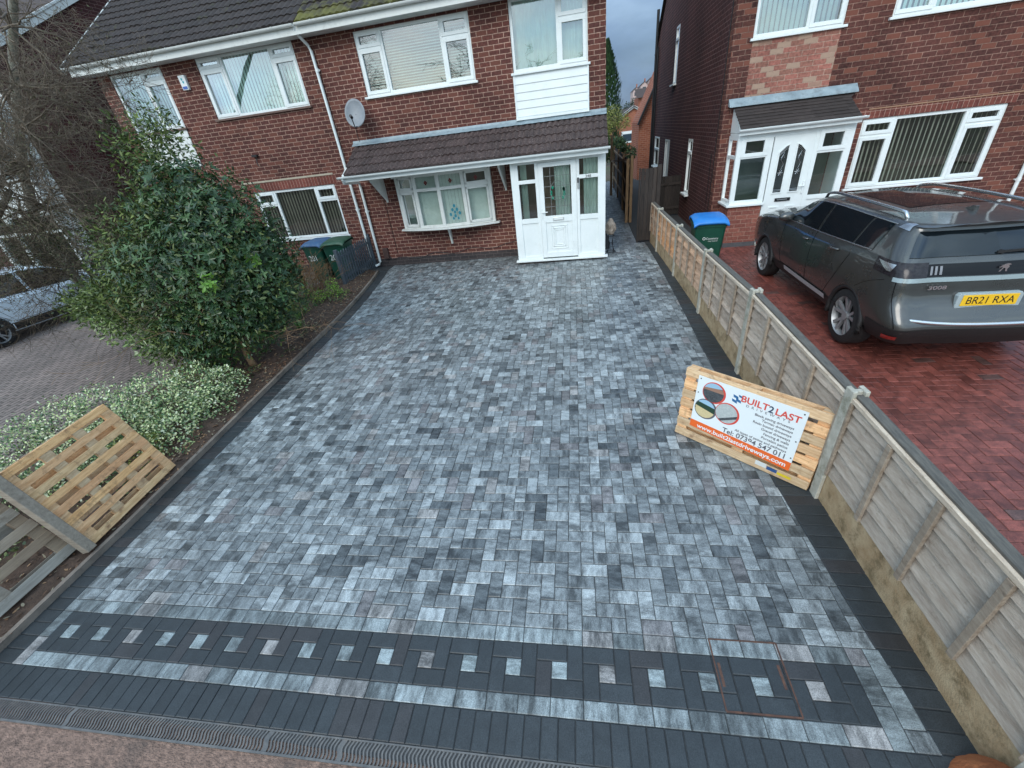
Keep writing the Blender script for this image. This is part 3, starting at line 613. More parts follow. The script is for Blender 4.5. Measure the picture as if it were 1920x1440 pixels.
# ================================================================ HOUSE BUILDERS (walls face -y unless said)
def wall_front(mb, x0, x1, z0, z1, y, th, holes):
    """brick wall in the x-z plane with rectangular openings"""
    xs = sorted({x0, x1} | {h[0] for h in holes} | {h[1] for h in holes}); zs = sorted({z0, z1} | {h[2] for h in holes} | {h[3] for h in holes})
    xs = [x for x in xs if x0 <= x <= x1]; zs = [z for z in zs if z0 <= z <= z1]
    def solid(i, j):
        if i < 0 or j < 0 or i >= len(xs) - 1 or j >= len(zs) - 1: return False
        cx, cz = (xs[i] + xs[i + 1]) / 2, (zs[j] + zs[j + 1]) / 2
        return not any(h[0] < cx < h[1] and h[2] < cz < h[3] for h in holes)
    for i in range(len(xs) - 1):
        for j in range(len(zs) - 1):
            if not solid(i, j): continue
            a, b, c, d = xs[i], xs[i + 1], zs[j], zs[j + 1]
            mb.face([(a, y, c), (b, y, c), (b, y, d), (a, y, d)]); mb.face([(a, y + th, c), (a, y + th, d), (b, y + th, d), (b, y + th, c)])
            if not solid(i - 1, j): mb.face([(a, y, c), (a, y, d), (a, y + th, d), (a, y + th, c)])
            if not solid(i + 1, j): mb.face([(b, y, c), (b, y + th, c), (b, y + th, d), (b, y, d)])
            if not solid(i, j - 1): mb.face([(a, y, c), (a, y + th, c), (b, y + th, c), (b, y, c)])
            if not solid(i, j + 1): mb.face([(a, y, d), (b, y, d), (b, y + th, d), (a, y + th, d)])
def blinds_v(mb, x0, x1, z0, z1, y, pitch=.09, w=.082, ang=.6, seed=0):
    r = random.Random(seed); x = x0 + .02
    while x < x1 - .02:
        a = ang + r.gauss(0, .05); dx, dy = math.cos(a) * w / 2, math.sin(a) * w / 2
        mb.face([(x - dx, y - dy, z0), (x + dx, y + dy, z0), (x + dx, y + dy, z1), (x - dx, y - dy, z1)]); x += pitch
def window(par, x0, x1, z0, z1, y, mull=(), trans=(), sashes=(), blind=None, fw=.06, sill=True, sillov=.05, mat=None, glass=None, depth=.07, seed=1, sillmat=None, blindmat=None, room=.9, label=None, sash_w=.045, nosillroom=False):
    """trans: (xa, xb, z). sashes: list of (xa,xb,za,zb) that open and stand proud. y = face of the wall"""
    mat = mat or UPVC; glass = glass or GLASS
    yf = y + .025                       # frame front face sits just inside the reveal
    f = MB()
    f.box(x0, x1, yf, yf + depth, z0, z0 + fw); f.box(x0, x1, yf, yf + depth, z1 - fw, z1)
    f.box(x0, x0 + fw, yf, yf + depth, z0 + fw, z1 - fw); f.box(x1 - fw, x1, yf, yf + depth, z0 + fw, z1 - fw)
    mw = .065
    for m_ in mull: f.box(m_ - mw / 2, m_ + mw / 2, yf, yf + depth, z0 + fw, z1 - fw)
    for (a, b, z) in trans: f.box(a + (fw if a == x0 else mw / 2), b - (fw if b == x1 else mw / 2), yf, yf + depth, z - mw / 2, z + mw / 2)
    fo = f.build('window', mat, par, bevel=.004, label=label)
    cx = [x0] + list(mull) + [x1]
    for (a, b, za, zb) in sashes:
        s = MB(); w = sash_w; yy = yf - .014
        a2 = a + (fw * .6 if a == x0 else mw * .3); b2 = b - (fw * .6 if b == x1 else mw * .3); za2 = za + (fw * .6 if za == z0 else mw * .3); zb2 = zb - (fw * .6 if zb == z1 else mw * .3)
        w2 = w + .02
        s.box(a2, b2, yy, yf + .03, za2, za2 + w2); s.box(a2, b2, yy, yf + .03, zb2 - w2, zb2); s.box(a2, a2 + w2, yy, yf + .03, za2 + w2, zb2 - w2); s.box(b2 - w2, b2, yy, yf + .03, za2 + w2, zb2 - w2)
        so_ = s.build('sash', mat, fo, bevel=.004)
    g = MB(); g.face([(x0 + fw / 2, yf + .035, z0 + fw / 2), (x1 - fw / 2, yf + .035, z0 + fw / 2), (x1 - fw / 2, yf + .035, z1 - fw / 2), (x0 + fw / 2, yf + .035, z1 - fw / 2)])
    g.build('pane', glass, fo)
    if sill:
        s = MB(); s.box(x0 - sillov, x1 + sillov, y - .055, y + .03, z0 - .045, z0 - .001); s.build('sill', sillmat or mat, fo, bevel=.006)
    yb = yf + .16
    if blind:
        bmb = MB(); kind = blind[0]
        if kind == 'v':
            for (a, b) in (blind[1] if len(blind) > 1 else [(x0 + fw, x1 - fw)]): blinds_v(bmb, a, b, z0 + fw * .6, z1 - fw * .5, yb, ang=blind[2] if len(blind) > 2 else .5, seed=seed)
        elif kind == 'h':
            z = z0 + fw
            while z < z1 - fw:
                bmb.face([(x0 + fw * .7, yb - .008, z), (x1 - fw * .7, yb - .008, z), (x1 - fw * .7, yb + .012, z + .024), (x0 + fw * .7, yb + .012, z + .024)]); z += .052
        else:
            nx = int((x1 - x0) / .03); vs = []
            for i in range(nx + 1):
                xx = x0 + .03 + (x1 - x0 - .06) * i / nx; yy = yb + .018 * math.sin(xx * 42 + math.sin(xx * 9))
                vs += [(xx, yy, z0 + .02), (xx, yy, z1 - .02)]
            bmb.mesh(vs, [(2 * i, 2 * i + 2, 2 * i + 3, 2 * i + 1) for i in range(nx)])
        bmb.build('blind', blindmat or BLIND, fo, fix=False)
    if room and not nosillroom:
        r_ = MB(); e = .02; yy = y + .16
        a, b, c, d, q = x0 - .3, x1 + .3, z0 - .4, z1 + .15, y + room
        r_.face([(a, q, c), (b, q, c), (b, q, d), (a, q, d)]); r_.face([(a, yy, c), (b, yy, c), (b, q, c), (a, q, c)]); r_.face([(a, yy, d), (b, yy, d), (b, q, d), (a, q, d)])
        r_.face([(a, yy, c), (a, q, c), (a, q, d), (a, yy, d)]); r_.face([(b, yy, c), (b, q, c), (b, q, d), (b, yy, d)])
        r_.build('room_lining', ROOM, fo)
    return fo
def tiles(mb, x0, x1, y0, z0, y1, z1, gauge=.3, wave=.15, amp=.022, xl1=None, seed=3, step=.028):
    """interlocking tiles rising from eaves (y0,z0) to the top (y1,z1); xl1 = left edge at the top"""
    r = random.Random(seed); L_ = math.hypot(y1 - y0, z1 - z0); n = max(1, round(L_ / gauge)); dy, dz = (y1 - y0) / n, (z1 - z0) / n
    ny_, nz_ = -(z1 - z0) / L_, (y1 - y0) / L_
    if nz_ < 0: ny_, nz_ = -ny_, -nz_
    xl1 = x0 if xl1 is None else xl1
    for k in range(n):
        xa = x0 + (xl1 - x0) * k / n; m = max(4, int((x1 - xa) / (wave / 6))); ya, za = y0 + dy * k, z0 + dz * k
        jit = {}
        row = []
        for i in range(m + 1):
            x = xa + (x1 - xa) * i / m; tix = int(x / (2 * wave))
            if tix not in jit: jit[tix] = (r.uniform(.8, 1.15), r.gauss(0, .004))
            w = amp * (abs(math.sin(PI * x / wave)) ** 1.4)
            h = w + step + jit[tix][1]; h2 = w + .004
            row.append(((x, ya + ny_ * h - dy * .06, za + nz_ * h - dz * .06), (x, ya + dy * 1.02 + ny_ * h2, za + dz * 1.02 + nz_ * h2), (x, ya + ny_ * (-.004) - dy * .06, za + nz_ * (-.004) - dz * .06), jit[tix][0]))
        for p, q in zip(row, row[1:]):
            c = p[3]; mb.col = (c, c, c)
            mb.face([p[0], q[0], q[1], p[1]]); mb.face([p[2], q[2], q[0], p[0]])
    mb.col = (1, 1, 1)
def gutter(mb, x0, x1, y, z, r=.055):
    n = 10; prof = [(y + r * math.cos(PI + PI * i / n), z + r * math.sin(PI + PI * i / n)) for i in range(n + 1)] + [(y + (r - .006) * math.cos(2 * PI - PI * i / n), z + (r - .006) * math.sin(2 * PI - PI * i / n)) for i in range(n + 1)]
    mb.prismx(prof, x0, x1)
    for x in (x0, x1): mb.prismx([(y + r * math.cos(PI + PI * i / n), z + r * math.sin(PI + PI * i / n)) for i in range(n + 1)], x - .003, x + .003)
    x = x0 + .4
    while x < x1:
        mb.prismx([(y + (r + .007) * math.cos(PI + PI * i / n), z + .004 + (r + .007) * math.sin(PI + PI * i / n)) for i in range(n + 1)] + [(y + r * math.cos(2 * PI - PI * i / n), z + r * math.sin(2 * PI - PI * i / n)) for i in range(n + 1)], x - .015, x + .015)
        x += .92
def house_shell(par, x0, x1, y0, depth, eave, holes, fmat, smat, slope=.72, walls='lrb', ridge_over=.12, tmat=None, z0=-.35, roof_x=None, tiles_front=True, gmat=None, plinth=True, seed=5, yeave=.42, gaugemul=1):
    w = MB(); wall_front(w, x0, x1, z0, eave, y0, .25, holes); w.build('wall', fmat, par, label=None, fix=False)
    ym = y0 + depth / 2; zr = eave + (depth / 2) * slope
    rx0, rx1 = roof_x or (x0 - ridge_over, x1 + ridge_over)
    for c, X in (('l', x0), ('r', x1)):
        if c in walls:
            s = MB(); poly = [(y0 + .25, z0), (y0 + depth, z0), (y0 + depth, eave), (ym, zr), (y0 + .25, eave + .25 * slope)]
            s.prismx(poly, X, X + (.25 if c == 'l' else -.25)); s.build('side_wall', smat, par)
            # return of the front wall above the eaves line and the flank of the front wall
            s2 = MB()
    s = MB(); s.box(x0, x1, y0 + depth - .25, y0 + depth - .001, z0, eave); s.build('rear_wall', smat, par)
    tm = tmat or TILE
    ye = y0 - yeave; ze = eave + .17
    rf = MB(); tiles(rf, rx0, rx1, ye, ze, ym, ze + (ym - ye) * slope, seed=seed, gauge=.31 * gaugemul, wave=.16 * gaugemul)
    ro = rf.build('roof', tm, par, smooth=30)
    rb = MB(); rb.face([(rx0, ym, ze + (ym - ye) * slope), (rx1, ym, ze + (ym - ye) * slope), (rx1, y0 + depth + .3, eave - .05), (rx0, y0 + depth + .3, eave - .05)])
    rb.face([(rx0, ye + .02, ze - .02), (rx1, ye + .02, ze - .02), (rx1, ym, ze + (ym - ye) * slope - .02), (rx0, ym, ze + (ym - ye) * slope - .02)])
    rb.build('roof_slab', tm, ro)
    return ro, (rx0, rx1, ye, ze, ym, slope)
def soffit_fascia(par, x0, x1, y0, yeave, z, h=.16, mat=None):
    m = MB(); m.box(x0, x1, y0 - yeave + .045, y0 - .002, z - .02, z); m.build('soffit', mat or UPVC_O, par)
    m = MB(); m.box(x0, x1, y0 - yeave + .02, y0 - yeave + .044, z - .03, z + h); m.build('fascia', mat or UPVC_O, par, bevel=.003)
def downpipe(par, pts, r=.034, mat=None, name='downpipe', joints=()):
    m = MB(); m.tube(pts, r, 12)
    for (x, y, z) in joints: m.tube([(x, y, z - .03), (x, y, z + .03)], r + .008, 12); m.box(x - .055, x + .055, y + .0, y + .045, z - .012, z + .012)
    return m.build(name, mat or UPVC, par, smooth=40)

EAVE = 5.19
# ---------------------------------------------------------------- centre house (right half of the pair)
H1 = thing('semi_detached_house', (-3.2, 0, 0), 'red brick semi with white glazed porch and tiled lean-to straight behind the new drive', 'house')
holes = [(-5.50, -2.845, 3.915, 5.115), (-1.985, -.37, 3.935, 5.19), (-5.22, -2.80, .90, 2.16)]
ro, _ = house_shell(H1, -6.54, 0, 0, 8.6, EAVE, holes + [(-1.95, -.2, .1, 2.15)], BRICK_A, BRICK_A, walls='r', roof_x=(-6.56, .12), tmat=TILE_MOSS, seed=11)
soffit_fascia(H1, -6.55, .10, 0, .42, EAVE - .005)
m = MB(); gutter(m, -6.55, .12, -.45, 5.335); m.build('gutter', UPVC_O, H1, smooth=50)
p = MB(); wall_front(p, -6.54, -2.12, -.35, .16, -.0035, .003, []); p.build('plinth', PLINTH, H1)
window(H1, -5.50, -2.845, 3.915, 5.115, 0, (-4.885, -3.50), ((-5.50, -4.885, 4.79), (-3.50, -2.845, 4.75)), [(-5.5, -4.885, 3.915, 4.79), (-5.5, -4.885, 4.79, 5.115), (-3.5, -2.845, 3.915, 4.75), (-3.5, -2.845, 4.75, 5.115)], blind=('h',), seed=2)
w = window(H1, -1.985, -.37, 3.935, 5.18, 0, (-.985,), ((-.985, -.37, 4.74),), [(-.985, -.37, 3.935, 4.74), (-.985, -.37, 4.74, 5.18)], blind=('n',), blindmat=NET, seed=3)
cp = MB(); z = 3.115
while z < 3.87:
    z2 = min(z + .152, 3.888); cp.mesh([(-1.985, -.022, z), (-.37, -.022, z), (-.37, -.010, z2 - .012), (-1.985, -.010, z2 - .012), (-.37, -.004, z2 - .012), (-1.985, -.004, z2 - .012), (-.37, -.004, z), (-1.985, -.004, z)], [(0, 1, 2, 3), (3, 2, 4, 5), (0, 7, 6, 1), (0, 3, 5, 7), (1, 6, 4, 2)]); z += .152
cp.box(-1.985, -.37, -.006, -.003, 3.08, 3.89); cp.box(-2.0, -1.965, -.03, -.003, 3.07, 3.89); cp.box(-.39, -.355, -.03, -.003, 3.07, 3.89); cp.box(-2.0, -.355, -.05, -.003, 3.05, 3.10)
cp.build('cladding_panel', UPVC, H1)
# bow window on the ground floor
bx = [-5.22, -4.70, -4.06, -3.44, -2.80]; by = [-.10, -.27, -.345, -.27, -.10]; bz0, bz1 = .93, 2.20
fr = MB()
for x_, y_ in zip(bx, by): fr.box(x_ - .045, x_ + .045, y_ - .03, y_ + .06, bz0, bz1)
for i in range(4):
    P = Vector((bx[i], by[i], 0)); Q = Vector((bx[i + 1], by[i + 1], 0))
    for z_, h_ in ((bz0 + .035, .07), (bz1 - .03, .06), (1.845, .07)): fr.bar(P + Vector((0, .01, z_)), Q + Vector((0, .01, z_)), .07, h_)
bw = fr.build('bay_window', UPVC_O, H1, bevel=.004)
for i in (0, 3):
    P = Vector((bx[i], by[i], 0)); Q = Vector((bx[i + 1], by[i + 1], 0)); d = (Q - P).normalized(); n_ = Vector((d.y, -d.x, 0)) * .028
    s = MB()
    for (za, zb) in ((bz0 + .05, 1.82), (1.87, bz1 - .03)):
        A = P + d * .05 + n_; B = Q - d * .05 + n_
        for z_ in (za + .028, zb - .028): s.bar(A + Vector((0, 0, z_)), B + Vector((0, 0, z_)), .045, .055)
        for X in (A + d * .025, B - d * .025): s.bar(X + Vector((0, 0, za)), X + Vector((0, 0, zb)), .05, .045, up=n_.normalized())
    s.build('sash', UPVC_O, bw, bevel=.004)
g = MB()
for i in range(4): g.face([(bx[i], by[i] + .015, bz0), (bx[i + 1], by[i + 1] + .015, bz0), (bx[i + 1], by[i + 1] + .015, bz1), (bx[i], by[i] + .015, bz1)])
g.build('pane', GLASS_D, bw)
bl = MB()
for i in range(4):
    for k in range(7 if i != 3 else 0):
        t_ = (k + .5) / 7; x_ = bx[i] + (bx[i + 1] - bx[i]) * t_; y_ = by[i] + (by[i + 1] - by[i]) * t_ + .10; a_ = (1.15 if i == 0 else .35)
        bl.face([(x_ - .042 * math.cos(a_), y_ - .042 * math.sin(a_), bz0), (x_ + .042 * math.cos(a_), y_ + .042 * math.sin(a_), bz0), (x_ + .042 * math.cos(a_), y_ + .042 * math.sin(a_), bz1), (x_ - .042 * math.cos(a_), y_ - .042 * math.sin(a_), bz1)])
bl.face([(-3.40, -.12, bz0), (-2.84, .0, bz0), (-2.84, .0, bz1 - .3), (-3.40, -.12, bz1 - .3)])
bl.build('blind', BLIND, bw, fix=False)
sl_ = MB(); N_ = 24; arc = []
for i in range(N_ + 1):
    x_ = -5.36 + 2.70 * i / N_; u = (x_ + 4.01) / 1.35; arc.append((x_, -.14 - .29 * (1 - u * u)))
vs = [(x_, y_, .885) for x_, y_ in arc] + [(x_, y_, .925) for x_, y_ in arc] + [(x_, .0, .885) for x_, y_ in arc] + [(x_, .0, .925) for x_, y_ in arc]; n = N_ + 1
sl_.mesh(vs, [(i, i + 1, n + i + 1, n + i) for i in range(N_)] + [(n + i, n + i + 1, 3 * n + i + 1, 3 * n + i) for i in range(N_)] + [(i, 2 * n + i, 2 * n + i + 1, i + 1) for i in range(N_)] + [(0, n, 3 * n, 2 * n), (N_, 2 * n + N_, 3 * n + N_, n + N_)])
sl_.build('sill', UPVC_O, bw, bevel=.006)
hd = MB(); hd.prismx([(-.02, 2.17), (-.02, 2.26), (-.35, 2.26), (-.35, 2.17)], -5.24, -2.78); hd.build('window_head', UPVC_O, bw)
rm = MB(); rm.face([(-5.4, 1.0, .5), (-2.6, 1.0, .5), (-2.6, 1.0, 2.4), (-5.4, 1.0, 2.4)]); rm.face([(-5.4, .2, .5), (-5.4, 1, .5), (-5.4, 1, 2.4), (-5.4, .2, 2.4)]); rm.face([(-2.6, .2, .5), (-2.6, 1, .5), (-2.6, 1, 2.4), (-2.6, .2, 2.4)]); rm.face([(-5.4, .2, .5), (-2.6, .2, .5), (-2.6, 1, .5), (-5.4, 1, .5)])
rm.build('room_lining', ROOM, bw)
# leaded teardrop and little flowers in the top lights
orn = MB(); BLUE_G = M('blue_stained_glass', (.03, .22, .30), rough=.3); RED_G = M('red_stained_glass', (.16, .02, .02), rough=.3)
for (cx_, cz_, s_) in ((-3.74, 1.42, 1), (-3.68, 1.33, 1), (-3.80, 1.33, 1), (-3.86, 1.22, 1), (-3.62, 1.24, 1), (-3.74, 1.18, 1), (-3.80, 1.12, .8), (-3.67, 1.12, .8), (-3.74, 1.27, .9)):
    yy = -.325; a0 = rnd.uniform(0, 3)
    orn.mesh([(cx_ + .035 * s_ * math.cos(a0 + i * PI / 3), yy, cz_ + .045 * s_ * math.sin(a0 + i * PI / 3)) for i in range(6)], [tuple(range(6))])
orn.build('stained_glass_drop', BLUE_G, bw)
for i, cx_ in ((1, -4.38), (2, -3.74), (3, -3.12)):
    o2 = MB(); yy = (by[i] + by[i + 1]) / 2 - .008
    for k in range(4): o2.mesh([(cx_ + .025 * math.cos(k * PI / 2) + .022 * math.cos(q * PI / 3), yy, 2.0 + .03 * math.sin(k * PI / 2) + .026 * math.sin(q * PI / 3)) for q in range(6)], [tuple(range(6))])
    o2.build('stained_glass_flower', RED_G, bw)
def bracket(par, x, top, low, y=-.002, d=.32, w=.045):
    b_ = MB(); b_.prismx([(y, low), (y - .045, low - .0), (y - .05, low + .04), (y - d, top - .06), (y - d, top), (y, top)], x - w / 2, x + w / 2); b_.build('bracket', UPVC_O, par, bevel=.004)
bracket(H1, -4.05, .885, .44, d=.16)
for x_ in (-5.62, -2.42):
    bracket(H1, x_, 2.25, 1.62, d=.72)
# lean-to roof
lt = MB(); tiles(lt, -6.02, .02, -1.13, 2.395, -.02, 2.97, gauge=.33, wave=.13, amp=.03, xl1=-6.14, seed=9, step=.03); lo_ = lt.build('lean_to_roof', M('lean_to_tile', (.040, .026, .025), (.080, .052, .047), 14, .85, bump=1, bsc=55, vc=True, dirt=(.36, .30, .28), dsc=30, damt=.9, dpos=.56), H1, smooth=30)
ud = MB(); ud.prismx([(-1.10, 2.25), (-1.12, 2.395), (-.005, 2.955), (-.005, 2.25)], -6.04, -6.10); ud.prismx([(-1.10, 2.385), (-.005, 2.94), (-.005, 2.90), (-1.10, 2.35)], -6.04, .0); ud.build('underlay', UPVC_O, lo_)
fl_ = MB(); vs = []; n = 90
for i in range(n + 1):
    x_ = -6.16 + 6.18 * i / n; q = .016 * math.sin(x_ * 2 * PI / .26) + rnd.gauss(0, .003)
    vs += [(x_, -.006, 3.075), (x_, -.020, 3.03), (x_, -.155 + q, 2.965 + q * .2)]
fl_.mesh(vs, [(3 * i + k, 3 * i + 3 + k, 3 * i + 4 + k, 3 * i + 1 + k) for i in range(n) for k in (0, 1)]); fl_.build('flashing', LEAD, H1, fix=False)
fs_ = MB(); fs_.box(-6.10, .02, -1.11, -1.085, 2.25, 2.41); fs_.build('lean_to_fascia', UPVC, H1, bevel=.003)
fs_ = MB(); fs_.box(-6.10, -2.13, -1.085, -.005, 2.245, 2.262); fs_.build('lean_to_soffit', UPVC_O, H1)
m = MB(); gutter(m, -6.19, .06, -1.165, 2.375, .05); m.build('lean_to_gutter', UPVC, H1, smooth=50)
# porch
PY = -.906
pf = MB(); PX0, PX1 = -2.125, -.02
for (a, b_, c_, d_) in ((PX0, -1.955, .09, 2.24), (-1.575, -1.50, .09, 2.24), (-.655, -.59, .09, 2.24), (-.185, PX1, .09, 2.24), (-1.955, -1.575, 2.19, 2.24), (-.59, -.185, 2.19, 2.24), (-1.50, -.655, 2.195, 2.24), (-1.955, -1.575, 1.80, 1.875), (-.59, -.185, 1.80, 1.875), (-1.955, -1.575, .94, 1.045), (-.59, -.185, .94, 1.045), (-1.955, -1.575, .09, .17), (-.59, -.185, .09, .17)):
    pf.box(a, b_, PY, PY + .07, c_, d_)
po = pf.build('porch_frame', UPVC, H1, bevel=.003)
pp_ = MB(); pp_.box(-1.955, -1.575, PY + .022, PY + .05, .17, .94); pp_.box(-.59, -.185, PY + .022, PY + .05, .17, .94); pp_.split('lower_panel', UPVC, po)
pg = MB(); pg.face([(PX0 + .05, PY + .035, 1.0), (-1.5, PY + .035, 1.0), (-1.5, PY + .035, 2.22), (PX0 + .05, PY + .035, 2.22)]); pg.face([(-.65, PY + .035, 1.0), (-.05, PY + .035, 1.0), (-.05, PY + .035, 2.22), (-.65, PY + .035, 2.22)]); pg.split('pane', GLASS_D, po)
st = MB(); st.box(PX0 - .05, PX1 + .06, PY - .06, PY + .07, .045, .088); st.build('sill', UPVC, po, bevel=.005)
st = MB(); st.box(PX0, PX1 + .02, PY + .0, -.005, -.2, .044); st.build('step_base', PLINTH, po)
ps = MB()
for X in (PX0, PX1 - .06): ps.box(X, X + .06, PY + .071, -.003, .09, 2.245)
ps.split('porch_side', UPVC, po)
pc = MB(); pc.box(PX0, PX1, PY, -.003, 2.242, 2.275); pc.build('porch_ceiling', UPVC, po)
dr = MB(); DX0, DX1, DZ0, DZ1 = -1.497, -.658, .12, 2.19
yd = PY - .012
for (a, b_, c_, d_) in ((DX0, -1.39, DZ0, DZ1), (-.775, DX1, DZ0, DZ1), (-1.39, -.775, 2.10, DZ1), (-1.39, -.775, .93, 1.075), (-1.39, -.775, DZ0, .24)): dr.box(a, b_, yd, yd + .06, c_, d_)
dr.box(-1.39, -.775, yd + .02, yd + .05, .24, .93)
for k, (i_, h_) in enumerate(((.075, .014), (.125, .02), (.17, .012))):
    a, b_, c_, d_ = -1.39 + i_ + .04, -.775 - i_ - .04, .24 + i_, .93 - i_
    for (p_, q_, r_, s_) in ((a, b_, c_, c_ + h_), (a, b_, d_ - h_, d_), (a, a + h_, c_, d_), (b_ - h_, b_, c_, d_)): dr.box(p_, q_, yd + .008, yd + .022, r_, s_)
do = dr.build('door', UPVC, H1, bevel=.003)
g = MB(); g.face([(-1.39, yd + .03, 1.07), (-.775, yd + .03, 1.07), (-.775, yd + .03, 2.10), (-1.39, yd + .03, 2.10)]); g.build('door_pane', GLASS_D, do)
SILV = M('brushed_silver', (.62, .63, .63), rough=.3, metal=.9); 
LEADC = M('grey_lead_came', (.22, .24, .24), rough=.5)
lc = MB()
for x_ in (-1.24, -.925): lc.box(x_ - .004, x_ + .004, yd + .024, yd + .028, 1.07, 2.10)
for z_ in (1.27, 1.47, 1.70, 1.91): lc.box(-1.39, -.775, yd + .024, yd + .028, z_ - .004, z_ + .004)
cir = [(-1.08 + .17 * math.cos(q * PI / 12), yd + .024, 1.60 + .2 * math.sin(q * PI / 12)) for q in range(25)]; lc.tube(cir, .005, 5, caps=False); lc.build('leading', LEADC, do)
gl_ = MB(); 
for q in range(11):
    a_ = rnd.uniform(-.8, .9) + (PI if q % 3 == 0 else 0); cx_, cz_ = -1.08 + .15 * math.cos(a_), 1.56 + .17 * math.sin(a_); gl_.mesh([(cx_ + .028 * math.cos(k * PI / 3 + a_), yd + .022, cz_ + .036 * math.sin(k * PI / 3 + a_)) for k in range(6)], [tuple(range(6))])
gl_.build('stained_glass_leaves', M('green_stained_glass', (.0, .20, .12), rough=.3), do)
m = MB(); m.box(-1.475, -1.445, yd - .012, yd, 1.03, 1.25); m.tube([(-1.46, yd - .01, 1.17), (-1.46, yd - .05, 1.17), (-1.33, yd - .05, 1.17)], .011, 8); m.build('handle', WHITE_P, do, smooth=40)
m = MB(); m.box(-1.21, -.965, yd - .012, yd, .965, 1.035); mo_ = m.build('letterbox', SILV, do, bevel=.004)
m = MB(); m.box(-1.195, -.98, yd - .016, yd - .0125, .98, 1.02); m.build('flap', WHITE_P, do, bevel=.003)
m = MB(); m.box(-.64, -.60, PY - .03, PY, 1.60, 1.83); dbl = m.build('doorbell', SILV, H1, bevel=.005)
m = MB(); m.box(-.638, -.602, PY - .033, PY - .0305, 1.72, 1.828); m.build('doorbell_camera', BLACKP, dbl)
text(po, '248', BLACKP, .075, FR(-.46, PY - .004, 1.812), 'house_number', .002, sx=1.15)
pi_ = MB(); pi_.box(-1.95, -.2, -.02, -.001, .1, 2.15); pi_.build('inner_porch_wall', M('warm_brown_hall', (.20, .12, .08), (.34, .24, .17), 1.6, .8), po)
ci = MB(); n = 60; vs = []
for (ca, cb) in ((-1.15, -.8), (-.50, -.14), (-1.93, -1.78)):
    k0 = len(vs)
    for i in range(21): x_ = ca + (cb - ca) * i / 20; y_ = PY + .16 + .02 * math.sin(i * 1.6); vs += [(x_, y_, .3), (x_, y_, 2.2)]
    for i in range(20): ci.f.append((k0 + 2 * i, k0 + 2 * i + 2, k0 + 2 * i + 3, k0 + 2 * i + 1)); ci.c.append((1, 1, 1)); ci.s.append((0, 0, 0))
ci.v = vs; ci.build('net_curtain', NET, po, fix=False)
# gas meter box, cable
m = MB(); m.box(-6.11, -5.96, -.07, -.002, .17, .46); m.build('meter_box', M('brown_meter_box', (.07, .04, .035), rough=.6), H1, bevel=.008)
cb = MB(); pts = [(-5.95, -.012, .22)] + [(-5.9 + .22 * i, -.014, .12 + .05 * math.sin(i * 1.3) + .012 * i) for i in range(17)] + [(-2.2, -.014, .42), (-2.19, -.014, .55)]; cb.tube(pts, .007, 5); cb.build('cable', BLACKP, H1)
cb = MB(); cb.tube([(-5.70, -.012, .3), (-5.71, -.012, 1.4), (-5.74, -.012, 2.25)], .006, 5); cb.build('cable', BLACKP, H1)
cb = MB(); cb.tube([(-5.98, -.012, 3.42), (-6.0, -.014, 3.2), (-5.97, -.012, 3.04)], .006, 5); cb.build('cable', BLACKP, H1)
# downpipes
downpipe(H1, [(-6.62, -.40, 5.30), (-6.62, -.36, 5.19), (-6.60, -.07, 5.02), (-6.56, -.055, 4.9), (-6.50, -.055, .25)], joints=((-6.545, -.055, 4.55), (-6.52, -.055, 1.52)))
downpipe(H1, [(-6.08, -1.16, 2.33), (-6.10, -1.10, 2.24), (-6.25, -.10, 2.16), (-6.26, -.055, 2.08), (-6.27, -.055, .10), (-6.30, -.08, .04), (-6.40, -.14, .01)], joints=((-6.265, -.055, 1.45),))
ch_ = MB(); 
# satellite dish
SD = thing('satellite_dish', (-5.83, -.02, 3.55), 'grey satellite dish on the brick wall above the left end of the lean-to roof', 'satellite dish')
dm = MB(); cdir = Vector((.10, -.93, .28)).normalized(); cc_ = Vector((-5.74, -.36, 3.62)); ux = cdir.cross(Vector((0, 0, 1))).normalized(); uy = ux.cross(cdir); R_, K_ = 7, 28; vs = [tuple(cc_ - cdir * .055)]
for r_ in range(1, R_ + 1):
    for k in range(K_): t_ = r_ / R_; vs.append(tuple(cc_ + ux * (.245 * t_ * math.cos(2 * PI * k / K_)) + uy * (.30 * t_ * math.sin(2 * PI * k / K_)) - cdir * (.055 * (1 - t_ * t_))))
fs = [(0, 1 + k, 1 + (k + 1) % K_) for k in range(K_)]
for r_ in range(R_ - 1): fs += [(1 + r_ * K_ + k, 1 + (r_ + 1) * K_ + k, 1 + (r_ + 1) * K_ + (k + 1) % K_, 1 + r_ * K_ + (k + 1) % K_) for k in range(K_)]
dm.mesh(vs, fs); DG = M('grey_dish_paint', (.17, .19, .21), (.23, .25, .27), 6, .45); d_ = dm.build('reflector', DG, SD, smooth='all', fix=False); sd = d_.modifiers.new('s', 'SOLIDIFY'); sd.thickness = .006
m = MB(); bt = cc_ - uy * .28; m.tube([bt, cc_ - uy * .34 + cdir * .12, cc_ + cdir * .26 - uy * .18], .012, 6); m.tube([cc_ + cdir * .22 - uy * .17, cc_ + cdir * .30 - uy * .15], .032, 10); m.build('arm', BLACKP, SD)
m = MB(); m.tube([cc_ - cdir * .05, cc_ - cdir * .12 - uy * .05, (-5.83, -.05, 3.5), (-5.83, -.02, 3.5)], .018, 8); m.box(-5.9, -5.76, -.02, -.003, 3.42, 3.58); m.build('wall_bracket', DG, SD)

